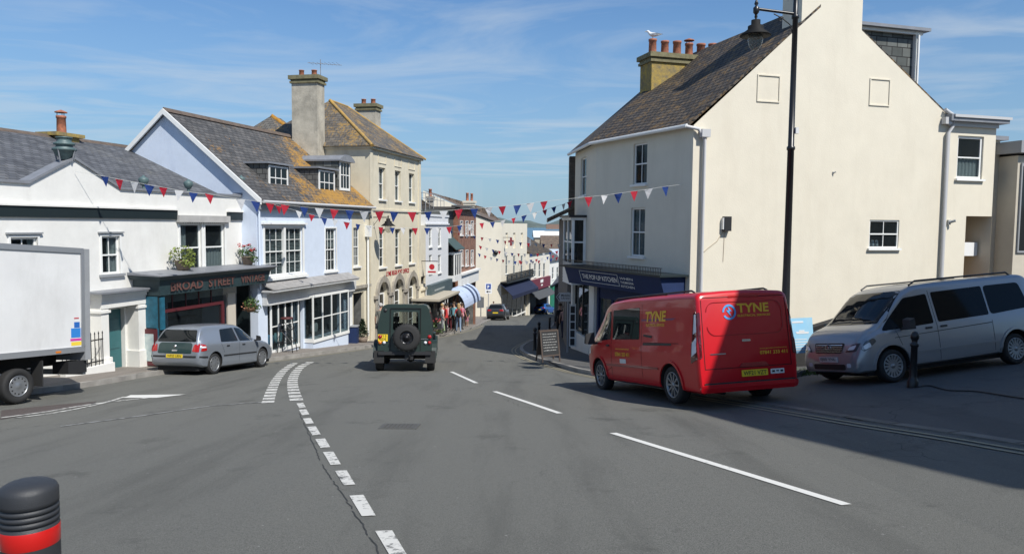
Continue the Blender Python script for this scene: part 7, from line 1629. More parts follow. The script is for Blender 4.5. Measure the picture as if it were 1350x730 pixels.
SUV = far_car('grey_suv', 'dark grey estate car driving away down the hill', mat('dark_grey_paint', (.035, .038, .045), .35, metal=.1, coat=.4), 1.65, 1.87, 4.65)
BLU = far_car('blue_car', 'blue hatchback further down the hill outside the maroon signed shop', mat('blue_paint', (.01, .08, .30), .3, metal=.2, coat=.6), 1.48, 1.78, 4.1)
WHT = far_car('white_car', 'white car mostly hidden beyond the blue hatchback', mat('white_car_paint', (.7, .7, .7), .3, coat=.5), 1.5, 1.78, 4.2)
# ---------------------------------------------------------------- green off-roader
t = thing('off_road_vehicle', label='boxy dark green off roader with spare wheel on its back door driving down the middle', cat='car')
grn = mat('dark_green_paint', (.015, .030, .024), .42, coat=.25, var=.1, vscale=3); tubm = mat('green_black_tub', (.014, .026, .022), .5)
hw = .80
b = MB(); sec = lambda x, z0=1.12, z1=1.98, k=0: [(x, -.81+k, z0), (x, -.78+k, 1.45), (x, -.70+k, z1-.14), (x, -.62+k, z1-.03), (x, -.52, z1), (x, .52, z1), (x, .62-k, z1-.03), (x, .70-k, z1-.14), (x, .78-k, 1.45), (x, .81-k, z0)]
def shell(x0, x1, front_lean=0, k=0, z0=1.12, z1=1.98):
    b = MB(); A = sec(x0, z0, z1, k); B = [(x1-(front_lean*(p[2]-1.12)), p[1], p[2]) for p in A]; n = len(A)
    b.add(A+B, [tuple(range(n))[::-1], tuple(range(n, 2*n))]+[(i, (i+1) % n, n+(i+1) % n, n+i) for i in range(n)]); return b
top_ = build('body', shell(-1.72, .52, .25), [grn], t, local=True)
def cut(mb_): 
    me = bpy.data.meshes.new('c'); me.from_pydata([tuple(v) for v in mb_.v], [], mb_.f); me.materials.append(mat('green_interior', (.02, .022, .022), .9)); bm = bmesh.new(); bm.from_mesh(me); bmesh.ops.recalc_face_normals(bm, faces=bm.faces); bm.to_mesh(me); bm.free()
    o = bpy.data.objects.new('c', me); C.objects.link(o); boolean(top_, o)
cut(shell(-1.68, .47, .25, .035, 1.0, 1.95))
cb = MB(); cb.prism([(-2, y, z) for y, z in rpoly([(-.40, 1.22), (.36, 1.22), (.34, 1.76), (-.38, 1.76)], .05)], (.6, 0, 0)); cut(cb)
cb = MB(); cb.prism([(.0, y, z) for y, z in rpoly([(-.66, 1.24), (.66, 1.24), (.58, 1.80), (-.58, 1.80)], .04)], (.9, 0, 0)); cut(cb)
cb = MB(); cb.prism([(x, -1, z) for x, z in rpoly([(-.32, 1.22), (.36, 1.22), (.24, 1.74), (-.32, 1.74)], .04)], (0, 2, 0)); cut(cb)
cb = MB(); cb.prism([(x, -1, z) for x, z in rpoly([(-1.50, 1.38), (-.50, 1.38), (-.50, 1.72), (-1.50, 1.72)], .04)], (0, 2, 0)); cut(cb)
b = MB(); b.box(-1.74, -.79, .58, 1.0, .79, 1.12); b.hexa([(.52, -.62, .70), (1.95, -.56, .70), (1.95, .56, .70), (.52, .62, .70), (.52, -.62, 1.16), (1.95, -.54, 1.06), (1.95, .54, 1.06), (.52, .62, 1.16)])
lo = simple('lower_body', b, grn, t)
for s_ in (-1, 1):
    b = MB(); b.box(.95, s_*.56, .72, 1.93, s_*.86, 1.02); simple('front_wing', b, grn, t)
    for x in (-1.18, 1.18):
        b = MB(); n_ = 10
        for i in range(n_):
            a0, a1 = math.pi*i/n_, math.pi*(i+1)/n_; f = lambda a, r, y: (x+r*math.cos(a), s_*y, .40+r*math.sin(a))
            b.hexa([f(a0, .46, .66), f(a0, .52, .66), f(a0, .52, .93), f(a0, .46, .93), f(a1, .46, .66), f(a1, .52, .66), f(a1, .52, .93), f(a1, .46, .93)])
        simple('wheel_arch', b, tubm, t)
    mirror(t, .50, s_*.82, 1.18, s_, blackm, .9, .10)
    b = MB(); b.box(-1.775, s_*.64, .38, -1.745, s_*.88, .78) if False else b.box(-1.74, s_*.60, .26, -1.715, s_*.90, .62); simple('mudflap', b, rubber, t)
    for z_, c, r_ in ((1.03, redl, .055), (.86, redl if s_ < 0 else ambl, .048)): 
        b = MB(); b.lathe([(0, -.04), (r_, -.035), (r_*1.05, 0)], 14, 'X', (-1.745, s_*.72, z_)); simple('rear_light', b, c, t)
    b = MB(); b.lathe([(0, -.035), (.04, -.03), (.045, 0)], 14, 'X', (-1.745, s_*.60, .86)); simple('rear_light', b, clearl, t)
    b = MB(); b.lathe([(0, .04), (.09, .03), (.1, 0)], 16, 'X', (1.95, s_*.38, .90)); simple('headlight', b, clearl, t)
wheels(t, (-1.18, 1.18), .76, .385, .235, n=8, rim='steel', rimr=.55)
b = MB(); zc = 1.02; b.lathe([(.20, -.0), (.30, .01), (.355, .02), (.40, .06), (.40, .17), (.37, .21), (.28, .23), (.21, .20), (.20, .06)], 36, 'X', (-2.02, -.06, zc))
for k in range(36): a = 2*math.pi*k/36; c, s = math.cos(a), math.sin(a); x = -2.02+.115; b.box(x-.08+.05*(k % 2), -.06+c*.40-.012, zc+s*.40-.012, x+.03+.05*(k % 2), -.06+c*.40+.012, zc+s*.40+.012)
sw_ = simple('spare_wheel', b, rubber, t)
b = MB(); b.lathe([(.205, -.0), (.19, .05), (.12, .055), (.10, .02), (.05, .01), (.045, -.02), (0, -.02)], 24, 'X', (-1.99, -.06, zc))
for k in range(8): a = 2*math.pi*k/8; b.tube([(-1.96, -.06+.15*math.cos(a), zc+.15*math.sin(a)), (-1.935, -.06+.15*math.cos(a), zc+.15*math.sin(a))], .018, 8)
simple('rim', b, alloyd, sw_); b = MB(); b.box(-1.80, -.16, zc-.1, -1.72, .04, zc+.1); simple('wheel_carrier', b, blackm, t)
bmx = MB()
for (u0, v0, u1, v1) in ((-.46, .62, -.44, 1.86), (.42, .62, .44, 1.86), (-.46, 1.85, .44, 1.87)): bmx.box(-1.748, u0, v0, -1.722, u1, v1)
simple('door_frame', bmx, gapm, t)
b = MB(); b.box(-1.715, -.42, 1.21, -1.70, .38, 1.77); simple('rear_glass', b, glassmat('clear_tint', (.75, .78, .78), .06), t)
b = MB(); b.hexa([(.49, -.66, 1.22), (.50, -.66, 1.22), (.50, .66, 1.22), (.49, .66, 1.22), (.34, -.58, 1.81), (.35, -.58, 1.81), (.35, .58, 1.81), (.34, .58, 1.81)]); simple('windscreen', b, glassmat('clear_tint', (.75, .78, .78), .06), t)
for s_ in (-1, 1):
    b = MB(); b.box(-.1, s_*.38-.22, .9, .02, s_*.38+.22, 1.38); b.box(-.09, s_*.38-.11, 1.40, -.01, s_*.38+.11, 1.58); simple('seat', b, mat('black_cloth', (.01, .01, .01), .9), t)
b = MB(); b.box(-1.80, -.77, .50, -1.70, .77, .60); b.tube([(-1.78, -.15, .42), (-1.90, -.15, .42), (-1.92, -.15, .50)], .03, 8); b.box(-1.76, -.25, .36, -1.68, .0, .5); simple('rear_bumper', b, blackm, t)
b = MB(); b.box(1.93, -.85, .45, 2.08, .85, .58); simple('front_bumper', b, blackm, t)
b = MB(); b.tube([(-1.18, -.7, .40), (-1.18, .7, .40)], .06, 8); b.lathe([(0, -.14), (.12, -.1), (.16, 0), (.12, .1), (0, .14)], 12, 'Y', (-1.18, -.15, .4)); b.box(-1.5, -.42, .42, 1.7, -.34, .56); b.box(-1.5, .34, .42, 1.7, .42, .56); simple('chassis', b, underm, t)
b = MB(); b.box(-1.765, .50, .90, -1.745, .78, 1.10) ; np_ = simple('number_plate', b, ylw, t)
for i_, t_ in enumerate(('EF13', 'GDE')):
    vs, fs = textmesh(t_, .065, .20, 0, .01); b = MB(); b.add([(-1.769, .74-x, 1.02-i_*.09+y) for x, y, z in vs], fs); build('lettering', b, blackm, np_, local=True, recalc=False)
b = MB(); b.lathe([(0, -.02), (.05, -.018), (.055, 0)], 12, 'X', (-1.72, .58, 1.80)); simple('work_lamp', b, blackm, t)
b = MB(); b.box(-1.76, -.68, .955, -1.742, -.46, .975); simple('badge', b, chrome, t)
LR = t
# ---------------------------------------------------------------- box lorry
t = thing('box_lorry', label='white box lorry at the left edge seen from its side', cat='lorry')
lw = mat('lorry_panel', (.66, .66, .65), .45, var=.06, vscale=1.5, stain=(.40, .39, .37), sscale=1.2, samt=.35, streak=3); alum = mat('aluminium', (.45, .46, .47), .4, metal=.7)
Lx = 3.70
b = MB(); b.box(-Lx, -1.10, .93, 0+.0, 1.10, 3.10); simple('box_body', b, lw, t)
for s_ in (-1, 1):
    b = MB(); b.box(-Lx, s_*1.101, .90, 0, s_*1.125, 1.02); b.box(-Lx, s_*1.101, 3.03, 0, s_*1.13, 3.14); b.box(-Lx-.02, s_*1.101, 1.021, -Lx+.07, s_*1.127, 3.029)
    for k in range(25): b.box(-Lx+.1+k*.145, s_*1.1301, 3.07, -Lx+.115+k*.145, s_*1.134, 3.085)
    simple('side_rail', b, alum, t)
b = MB(); b.box(-Lx-.16, -1.12, .72, -Lx-.021, 1.12, 3.13); simple('rear_frame', b, mat('grey_frame', (.27, .28, .29), .5, var=.1), t)
b = MB(); b.box(-Lx-.2, -1.0, .78, -Lx-.161, 1.0, 3.02)
for k in range(12): b.box(-Lx-.21, -1.0, .8+k*.18, -Lx-.2, 1.0, .815+k*.18)
simple('roller_door', b, lw, t)
for nm, (u0, v0, u1, v1), c in (('decal', (-3.62, 1.22, -3.38, 1.42), (.03, .20, .55)), ('decal', (-3.60, 1.43, -3.46, 1.55), (.02, .12, .42)), ('decal', (-3.64, 1.15, -3.36, 1.20), (.55, .04, .30)), ('decal', (-3.64, 1.05, -3.38, 1.13), (.75, .55, .05)), ('decal', (-3.58, 1.62, -3.46, 1.645), (.45, .03, .05))):
    for s_ in (-1, 1): b = MB(); b.box(u0, s_*1.1005, v0, u1, s_*1.104, v1); simple(nm, b, mat('decal_%d' % int(c[0]*100+c[2]*10), c, .5), t)
b = MB(); b.box(-Lx+.1, -.45, .62, 2.6, -.35, .86); b.box(-Lx+.1, .35, .62, 2.6, .45, .86)
for k in range(7): b.box(-Lx+.3+k*.6, -1.05, .86, -Lx+.36+k*.6, 1.05, .925)
b.tube([(-1.9-.3, -.7, .33), (-2.2, .7, .33)], .07, 8); simple('chassis', b, underm, t)
for s_ in (-1, 1):
    wheel(t, -2.2, s_*.95, .345, .22, side=s_, rim='steel', n=12, rimr=.6); wheel(t, 2.15-.2, s_*.92, .345, .22, side=s_, rim='steel', n=12, rimr=.6)
    b = MB(); b.box(-2.72, s_*.78, .28, -2.69, s_*1.08, .80); simple('mudflap', b, rubber, t)
    b = MB(); b.box(-Lx-.12, s_*.62, .45, -Lx+.35, s_*1.05, .71); simple('tail_lift_bracket', b, blackm, t)
    b = MB(); b.box(-3.1, s_*1.126, .925, -2.98, s_*1.135, .965); simple('marker_light', b, ambl, t)
b = MB(); b.box(-Lx-.14, -1.0, .40, -Lx-.06, 1.0, .52); simple('underrun_bar', b, alum, t)
cabk = [(.05, .35, 2.15, .98, .90, 1.25), (.12, .32, 2.2, .99, .90, 1.25), (1.2, .30, 2.2, .99, .88, 1.25), (1.5, .30, 2.05, .99, .86, 1.2), (2.0, .30, 1.45, .98, .84, 1.15), (2.5, .30, 1.15, .93, .84, .95), (2.75, .34, .85, .82, .75, .7)]
cab = loft(cabk); co = build('cab', cab, [whitep], t, local=True); bvc = bvh_of(co)
for fc in 'LR': pt(bvc, 'door_window', fc, [rpoly([(.6, 1.3), (1.75, 1.25), (1.35, 1.9), (.6, 1.95)])], carglass, t, .006)
pt(bvc, 'windscreen', 'F', [rpoly([(-.8, 1.3), (.8, 1.3), (.7, 2.05), (-.7, 2.05)], .05)], carglass, t, .006)
TRK = t
# ---------------------------------------------------------------- put them on the road
def mid(px, py, dirv, half): p = gnd(px, py); return p+Vector(dirv)*half
dv_ = Vector((-.285, .958)).normalized(); nr = Vector((dv_.y, -dv_.x))   # red van: heading and its right hand side
rl = gnd(889, 534.5); vr = rl+nr*.95; seat_on_ground(VAN, vr, vr+dv_*3.3, .8)
dv_ = Vector((-.955, -.30)).normalized(); fl = gnd(1178, 506); ctr = fl+Vector((-.26, .965))*.92
seat_on_ground(VITO, ctr-dv_*3.2, ctr, .8); VITO.scale = (.95,)*3
dv_ = Vector((.24, .97)).normalized(); rr_ = gnd(275, 494.5); vr = rr_-Vector((dv_.y, -dv_.x))*.84+dv_*.25; seat_on_ground(GOLF, vr, vr+dv_*2.51, .72); GOLF.scale = (.94,)*3
dv_ = Vector((-.09, 1)).normalized(); vr = (gnd(506, 488)+gnd(563, 488))/2; seat_on_ground(LR, vr, vr+dv_*2.36, .7)
dv_ = Vector((-.28, -.96)).normalized(); wr = Vector((-9.75, 14.5)); seat_on_ground(TRK, wr-Vector((-dv_.y, dv_.x))*0+dv_*0-Vector((-dv_.y, dv_.x))*(-.95)*-1*-1, wr+dv_*4, .9)
TC = wr+Vector((-.96, .28))*1.0; M_ = seat_on_ground(TRK, TC, TC+dv_*4.0, .9); 
sh = M_ @ Vector((.2, 0, 0)); TRK.location = M_ @ Vector((.2, 0, 0))
dv_ = Vector((.12, 1)).normalized(); p = Vector((-1.35, 76)); seat_on_ground(SUV, p-dv_*1.4, p+dv_*1.4, .8)
dv_ = Vector((.45, 1)).normalized(); p = Vector((4.6, 103)); seat_on_ground(BLU, p-dv_*1.3, p+dv_*1.3, .8)
p = Vector((8.0, 118)); seat_on_ground(WHT, p-dv_*1.3, p+dv_*1.3, .8)
# ================================================================ PEOPLE
skinm = mat('skin', (.46, .27, .19), .6)
def person(pos, face, label, top, legs, hair, H=1.68, pose='stand', shorts=False, dress=False, name='person', longhair=False, hat=None, bag=None, sleeves=False, seed=1):
    rn = random.Random(seed); k = H/1.70; z0 = G(pos[0], pos[1])+(.11 if pos[2:] == () else pos[2])
    t = thing(name, (pos[0], pos[1], z0), face, label, 'person', 'people waiting on the left pavement' if (40 < pos[1] < 70 and pos[0] < 0) else None)
    st = {'stand': (.02, -.02, .0), 'walk': (.26, -.24, .05), 'stride': (.16, -.12, .05)}[pose if pose != 'sit' else 'stand']
    J = {}; V = []; E_ = []; Rr = []
    def j(n, p, r, par=None):
        J[n] = len(V); V.append(Vector(p)*k); Rr.append(r*k)
        if par is not None: E_.append((J[par], J[n]))
    sit = pose == 'sit'; hz = .50 if sit else .94
    j('pel', (0, 0, hz), .125); j('wa', (0.01, 0, hz+.16), .112, 'pel'); j('ch', (0.0, 0, hz+.36), .135, 'wa'); j('nk', (.0, 0, hz+.52), .062, 'ch'); j('hd0', (.02, 0, hz+.60), .058, 'nk')
    j('hd1', (.03, 0, hz+.67), .088, 'hd0'); j('hd2', (.02, 0, hz+.75), .072, 'hd1')
    a1 = rn.uniform(-.08, .12); 
    for s_, n in ((1, 'l'), (-1, 'r')):
        f = st[0] if s_ > 0 else st[1]
        j(n+'sh', (0, s_*.165, hz+.44), .058, 'ch'); 
        if sit or bag == 'front': j(n+'el', (.06, s_*.22, hz+.17), .040, n+'sh'); j(n+'wr', (.27, s_*.13, hz+.16), .028, n+'el'); j(n+'ha', (.35, s_*.10, hz+.16), .030, n+'wr')
        else: j(n+'el', (-.04-f*.4+a1*s_, s_*.235, hz+.17), .042, n+'sh'); j(n+'wr', (.06-f*.6+a1*s_, s_*.25, hz-.06), .029, n+'el'); j(n+'ha', (.09-f*.7+a1*s_, s_*.245, hz-.15), .032, n+'wr')
        j(n+'hp', (0, s_*.09, hz-.06), .098, 'pel')
        if sit: j(n+'kn', (.42, s_*.12, .47), .068, n+'hp'); j(n+'an', (.44, s_*.12, .09), .042, n+'kn'); j(n+'to', (.60, s_*.13, .04), .036, n+'an')
        else: j(n+'kn', (f*.55+.03, s_*.10, .49), .062, n+'hp'); j(n+'an', (f-.04 if f < 0 else f, s_*.10, .09), .042, n+'kn'); j(n+'to', (f+.15, s_*.115, .035), .036, n+'an')
    me = bpy.data.meshes.new('body'); me.from_pydata([tuple(v) for v in V], E_, []); o = bpy.data.objects.new('body', me); C.objects.link(o)
    md = o.modifiers.new('s', 'SKIN'); md.use_smooth_shade = True
    for i, d in enumerate(me.skin_vertices[0].data): d.radius = (Rr[i], Rr[i]*(1.35 if i in (J['ch'], J['pel'], J['wa']) else 1)); d.use_root = (i == 0)
    sb = o.modifiers.new('u', 'SUBSURF'); sb.levels = 1
    bpy.context.view_layer.update(); m2 = bpy.data.meshes.new_from_object(o.evaluated_get(bpy.context.evaluated_depsgraph_get())); o.modifiers.clear(); o.data = m2
    m2.materials.clear()
    for m in (skinm, top, legs, mat('dark_shoes', (.03, .025, .02), .6)): m2.materials.append(m)
    for p in m2.polygons:
        c = p.center/k; r_ = math.hypot(c.y, 0)
        armlow = abs(c.y) > .19 and c.z < hz+(.24 if not sleeves else -.08) and c.z > hz-.3
        if c.z > hz+.50: i = 0
        elif armlow and not (sit and c.x > .3 and abs(c.y) < .2): i = 0
        elif c.z > hz-.0: i = 1
        elif dress and c.z > .45: i = 1
        elif c.z < .085: i = 3
        elif (shorts or dress) and c.z < .50: i = 0
        else: i = 2
        p.material_index = i; p.use_smooth = True
    o.parent = t; ROOT[o] = ROOT[t]
    hd = (V[J['hd1']]+V[J['hd2']])/2
    b = MB(); n_ = 12
    def ell(c, rx, ry, rz, lo=-1.0):
        pr = [(math.sqrt(max(0, 1-q*q)), q) for q in [lo+(1-lo)*i/7 for i in range(8)]]; vs = []; fs = []
        for r_, h in pr:
            for q in range(n_): a = 2*math.pi*q/n_; vs.append(Vector(c)+Vector((rx*r_*math.cos(a), ry*r_*math.sin(a), rz*h)))
        for i in range(7):
            for q in range(n_): fs.append((i*n_+q, i*n_+(q+1) % n_, (i+1)*n_+(q+1) % n_, (i+1)*n_+q))
        b.add(vs, fs, 0, True)
    ell(hd+Vector((-.022, 0, .030))*k, .105*k, .098*k, .105*k, -.35)
    if longhair: ell(hd+Vector((-.07, 0, -.08))*k, .06*k, .095*k, .19*k)
    build('hair', b, hat or hair, t, local=True)
    b = MB(); ell(hd+Vector((.098, 0, -.02))*k, .022*k, .014*k, .026*k); build('nose', b, skinm, t, local=True)
    b = MB()
    for s_ in (-1, 1): ell(hd+Vector((.085, s_*.034, .008))*k, .010*k, .014*k, .008*k)
    build('eyes', b, mat('eye_dark', (.03, .02, .02), .3), t, local=True)
    if dress:
        b = MB(); b.lathe([(.155*k, (hz+.02)*k), (.19*k, (hz-.15)*k), (.26*k, .42*k), (.25*k, .42*k), (.15*k, (hz-.02)*k)], 16); build('skirt', b, top, t, local=True)
    if bag == 'back':
        b = MB(); b.tube([(-.17*k, 0, (hz+.05)*k), (-.22*k, 0, (hz+.12)*k), (-.22*k, 0, (hz+.38)*k), (-.16*k, 0, (hz+.45)*k)], [.10, .14, .13, .08], 10); tb = build('backpack', b, mat('bag_dark', (.04, .035, .03), .8), t, local=True)
    return t
def cm(n, c): return mat('cloth_'+n, c, .85)
hr = {'br': mat('brown_hair', (.06, .035, .02), .7), 'bl': mat('blond_hair', (.38, .26, .12), .7), 'gr': mat('grey_hair', (.40, .39, .37), .7), 'bk': mat('black_hair', (.012, .01, .01), .6)}
P_ = [((502, 452), 95, 'man in grey patterned shirt and black shorts by the post office corner', cm('grey', (.13, .13, .11)), cm('black', (.012, .012, .014)), 'gr', dict(shorts=True, H=1.75)),
 ((584, 434), 20, 'person in red top and white trousers at the left of the waiting crowd', cm('red', (.42, .06, .06)), cm('white', (.55, .54, .52)), 'gr', dict()),
 ((579.5, 436), -60, 'person in white top seated at the shelter behind the off roader', cm('white', (.55, .54, .52)), cm('palegreen', (.35, .45, .28)), 'gr', dict(pose='sit')),
 ((589.5, 433.5), 150, 'person in pale pink top and maroon trousers in the crowd', cm('pink', (.55, .32, .33)), cm('maroon', (.12, .02, .03)), 'br', dict()),
 ((594.5, 435.5), 200, 'person in teal grey jacket and dark red skirt in the crowd', cm('tealgrey', (.12, .22, .26)), cm('maroon', (.12, .02, .03)), 'gr', dict(sleeves=True)),
 ((598.5, 436.5), 240, 'person in turquoise shirt and black trousers in the crowd', cm('turq', (.16, .36, .42)), cm('black', (.012, .012, .014)), 'br', dict(H=1.76)),
 ((604.5, 438), 100, 'fair haired woman in red top and blue jeans with a dark backpack', cm('darkred', (.30, .03, .04)), cm('jeans', (.22, .30, .42)), 'bl', dict(longhair=True, bag='back', pose='stride')),
 ((602, 433), 170, 'person with white hat and cream top behind the woman in jeans', cm('cream', (.55, .48, .36)), cm('navy', (.02, .03, .07)), 'gr', dict(hat=cm('white', (.55, .54, .52)))),
 ((609, 434.5), 60, 'person in bright pink top and dark trousers walking with the crowd', cm('brightpink', (.60, .25, .33)), cm('darkgrey', (.05, .05, .055)), 'br', dict(pose='stride')),
 ((611.5, 429), 100, 'person in white shirt further along the crowd', cm('white', (.55, .54, .52)), cm('black', (.012, .012, .014)), 'br', dict(H=1.74)),
 ((606.5, 428), 20, 'person in salmon top near the back of the crowd', cm('salmon', (.60, .32, .24)), cm('navy', (.02, .03, .07)), 'gr', dict()),
 ((614.5, 426), 80, 'person in pale lilac top at the right of the crowd', cm('lilac', (.48, .42, .52)), cm('darkgrey', (.05, .05, .055)), 'bk', dict(pose='stride')),
 ((622, 419.5), 90, 'woman in long black dress walking alone past the cream wall', cm('blackdress', (.01, .01, .012)), cm('blackdress', (.01, .01, .012)), 'bk', dict(dress=True, pose='stride', sleeves=True)),
 ((650.5, 418), -80, 'person in pink top beside the dark grey estate car', cm('pink', (.55, .32, .33)), cm('cream', (.55, .48, .36)), 'br', dict()),
 ((587, 431.5), 60, 'person in yellow top at the back left of the crowd', cm('yellow', (.55, .42, .12)), cm('darkgrey', (.05, .05, .055)), 'bk', dict()),
 ((592.5, 430.5), 120, 'tall person in sky blue shirt at the back of the crowd', cm('sky', (.30, .45, .60)), cm('navy', (.02, .03, .07)), 'br', dict(H=1.80)),
 ((597, 430), -40, 'person in orange top with white hat at the back of the crowd', cm('orange', (.60, .22, .06)), cm('white', (.55, .54, .52)), 'gr', dict(hat=cm('white', (.55, .54, .52)))),
 ((615.5, 430), 250, 'small person in white top and pink shorts beside the crowd', cm('white', (.55, .54, .52)), cm('brightpink', (.60, .25, .33)), 'bl', dict(H=1.35, shorts=True)),
 ((618, 424.5), 80, 'person in beige top further up the pavement beyond the crowd', cm('beige', (.50, .40, .28)), cm('jeans', (.22, .30, .42)), 'br', dict(pose='stride')),
 ((582.5, 440), 30, 'person in white shirt and grey trousers nearest the off roader', cm('white', (.55, .54, .52)), cm('midgrey', (.16, .17, .18)), 'bl', dict(pose='stride')),
 ((588, 438.5), 200, 'person in scarlet jacket at the near edge of the crowd', cm('scarlet', (.45, .03, .03)), cm('black', (.012, .012, .014)), 'bk', dict(sleeves=True)),
 ((738, 446), 100, 'person in black walking away on the shaded right pavement', cm('black', (.012, .012, .014)), cm('black', (.012, .012, .014)), 'br', dict(H=1.78, sleeves=True, pose='stride')),
 ((743.5, 447), 80, 'person in dull pink top on the shaded right pavement', cm('dullpink', (.35, .22, .20)), cm('navy', (.02, .03, .07)), 'br', dict(pose='stride'))]
for i, ((px, py), f, lab, tp, lg, h, kw) in enumerate(P_):
    q = gnd(px, py, .11); person((q.x, q.y), R(f), lab, tp, lg, hr[h], seed=i, **kw)
q = gnd(579.5, 436, .11); tb = thing('bench', (q.x, q.y, G(q.x, q.y)+.11), R(-60), 'narrow bench under the seated person at the shelter', 'bench'); b = MB(); b.M = ROOT[tb]; b.box(-.2, -.6, .34, .15, .6, .39); build('seat', b, lead, tb)
for s_ in (-.5, .46): b = MB(); b.M = ROOT[tb]; b.box(-.12, s_, 0, .08, s_+.04, .34); build('leg', b, blackp, tb)
# red flowers in a tub at the kerb by the off-roader
q = gnd(573, 441, .11); plantpot(Vector((q.x, q.y, G(q.x, q.y)+.11)), .3, 'tub of pink and red flowers on the pavement right of the off roader', mat('pink_petals', (.65, .12, .14), .6), 'flower tub', seed=9, name='flower_tub', hh=.3, spread=1.3)
# ================================================================ BUNTING
fm_ = {'r': mat('flag_red', (.50, .015, .04), .7), 'w': mat('flag_white', (.72, .72, .72), .7), 'b': mat('flag_blue', (.012, .05, .24), .7)}
for m_ in fm_.values():   # thin cloth lets a little sun through
    n = m_.node_tree; pb_ = n.nodes['Principled BSDF']; tr = N(n, 'ShaderNodeBsdfTranslucent'); tr.inputs[0].default_value = pb_.inputs['Base Color'].default_value; mxs = N(n, 'ShaderNodeMixShader'); mxs.inputs[0].default_value = .35
    n.links.new(pb_.outputs[0], mxs.inputs[1]); n.links.new(tr.outputs[0], mxs.inputs[2]); n.links.new(mxs.outputs[0], n.nodes['Material Output'].inputs[0])
cordm = mat('white_cord', (.55, .55, .52), .8)
def bunting(A, B_, items, label, size=.27, ends=(None, None), seed=0):
    """A, B: plan ends of the straight chord; items: (px, py, colour)"""
    rn = random.Random(seed); A, B_ = Vector(A), Vector(B_); d = B_-A; n = Vector((-d.y, d.x)).normalized(); L = [];
    def hit(px, py):
        r = ray(px, py); k = A.dot(n)/Vector((r.x, r.y)).dot(n); return r*k
    t = thing('bunting_string', (A.x, A.y, hit(*items[0][:2]).z), 0, label, 'bunting', 'strings of red white and blue bunting across the street')
    pts = [hit(*e) for e in ([ends[0]] if ends[0] else [])]+[hit(i[0], i[1]) for i in items]+[hit(*e) for e in ([ends[1]] if ends[1] else [])]
    b = MB(); b.tube(pts, .006 if size > .2 else .012, 4); build('cord', b, cordm, t)
    off = 1 if ends[0] else 0
    for k, (px, py, c) in enumerate(items):
        p = pts[k+off]; q0, q1 = pts[max(k+off-1, 0)], pts[min(k+off+1, len(pts)-1)]; tx = (q1-q0).normalized()
        s_ = size*rn.uniform(.92, 1.08); sw = rn.uniform(-.16, .16); out = Vector((n.x, n.y, 0))*rn.uniform(-.35, .35)
        tw = rn.uniform(-.5, .5); tx2 = (tx+Vector((n.x, n.y, 0))*tw).normalized()
        a_, c_ = p-tx2*s_*.48, p+tx2*s_*.48; tip = p+Vector((0, 0, -1))*s_*1.15+tx*sw*s_+out*s_*.4
        m1 = (a_*.5+tip*.5)+Vector((n.x, n.y, 0))*.02*rn.uniform(-1, 1); m2_ = c_*.5+tip*.5; nn = Vector((n.x, n.y, 0))*.002
        b = MB(); vs = [a_, c_, m1, m2_, tip]; b.add([v+nn for v in vs]+[v-nn for v in vs], [(0, 2, 3, 1), (2, 4, 3), (5, 6, 8, 7), (7, 8, 9), (0, 1, 6, 5), (0, 5, 7, 2), (2, 7, 9, 4), (1, 3, 8, 6), (3, 4, 9, 8)]); build('flag', b, fm_[c], t, uv=False)
def seq(pts, start='b', cyc='brw'):
    i = cyc.index(start); return [(x, y, cyc[(i+k) % 3]) for k, (x, y) in enumerate(pts)]
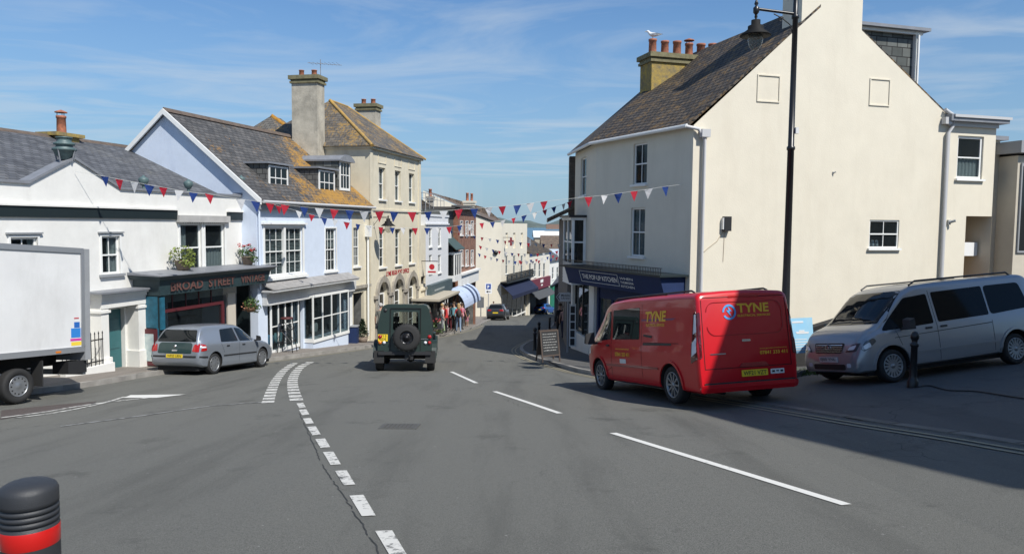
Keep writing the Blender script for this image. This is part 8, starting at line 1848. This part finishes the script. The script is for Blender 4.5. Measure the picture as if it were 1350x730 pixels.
# first string: white pediment to the corner building
A1 = PW.p(PW.sz(99, 226)[0], .15, 0).to_2d(); B1 = P1.p(P1.sz(900, 243)[0], .1, 0).to_2d()
i1 = seq([(138, 232.5), (157, 236.5), (177, 240), (197, 244), (215, 247), (236, 251), (255, 254), (276, 256), (317, 262.5), (337, 265.5), (356, 268)][:11], 'b')
i1 += [(376, 270, 'r'), (401, 273, 'b'), (421, 274.5, 'w'), (441, 276, 'r'), (461, 277, 'b'), (480, 279, 'w'), (500, 278.5, 'r'), (520, 279, 'b'), (543, 279.5, 'r'), (564, 279, 'b'), (585, 278, 'w'), (604.5, 276, 'r'), (625, 275, 'b'), (644, 273.5, 'w'), (662, 272, 'r'), (682, 270.5, 'b'), (699, 268, 'w'), (717, 265.5, 'r'), (776, 259.5, 'r'), (797, 257.5, 'w'), (815, 255, 'b'), (836, 252, 'r'), (855, 249.5, 'w'), (877, 246, 'b')]
bunting(A1, B1, i1, 'nearest long bunting string from the white pointed parapet to the tall corner building', .255, ((99, 226), (900, 243)), 1)
A2 = PB.p(sB0+.2, .3, 0).to_2d(); B2 = P12.p(.3, .2, 0).to_2d()
i2 = [(367, 271.5, 'r'), (394, 278.5, 'w'), (411, 283, 'r'), (427, 287, 'b'), (442, 290, 'w'), (457, 293, 'r'), (472, 295.5, 'b'), (486, 298, 'w'), (502, 299.5, 'r'), (517, 300, 'b'), (531, 300.5, 'w'), (547, 300.5, 'r'), (563, 300.5, 'b'), (577, 300, 'w'), (592, 299, 'r'), (606, 297, 'b'), (620, 295.5, 'w'), (635, 294, 'r'), (649, 292.5, 'b'), (663, 290.5, 'w'), (677, 287.5, 'r'), (691, 284, 'b'), (705, 280.5, 'w'), (718, 277, 'r'), (730, 273, 'b'), (743, 269, 'w'), (751, 265.5, 'r')]
bunting(A2, B2, i2, 'second bunting string hanging just below the first from the blue house eaves', .23, ((345, 265), (757, 262)), 2)
def far_str(pxa, ya, pxb, yb, Ya, Yb, n_, sag, lab, sz_, seed, st='b'):
    a = ray(pxa, ya); b_ = ray(pxb, yb); A = Vector((a.x, a.y))*(Ya/a.y); Bq = Vector((b_.x, b_.y))*(Yb/b_.y)
    pts = [(pxa+(pxb-pxa)*(k+.5)/n_, ya+(yb-ya)*(k+.5)/n_+sag*4*((k+.5)/n_)*(1-(k+.5)/n_)) for k in range(n_)]
    bunting(A, Bq, seq(pts, st), lab, sz_, ((pxa, ya), (pxb, yb)), seed)
far_str(590, 303, 742, 322, 50, 46, 15, 5, 'third bunting string running from the brick building over the middle of the street', .22, 3)
far_str(604, 312, 738, 330, 62, 60, 16, 12, 'fourth bunting string crossing in front of the cream side wall', .27, 4, 'r')
far_str(628, 333, 738, 338, 78, 76, 14, 9, 'fifth bunting string low across the cream building windows', .32, 5)
far_str(660, 342, 740, 333, 92, 92, 11, 5, 'furthest bunting string across the lower end of the street', .36, 6, 'r')
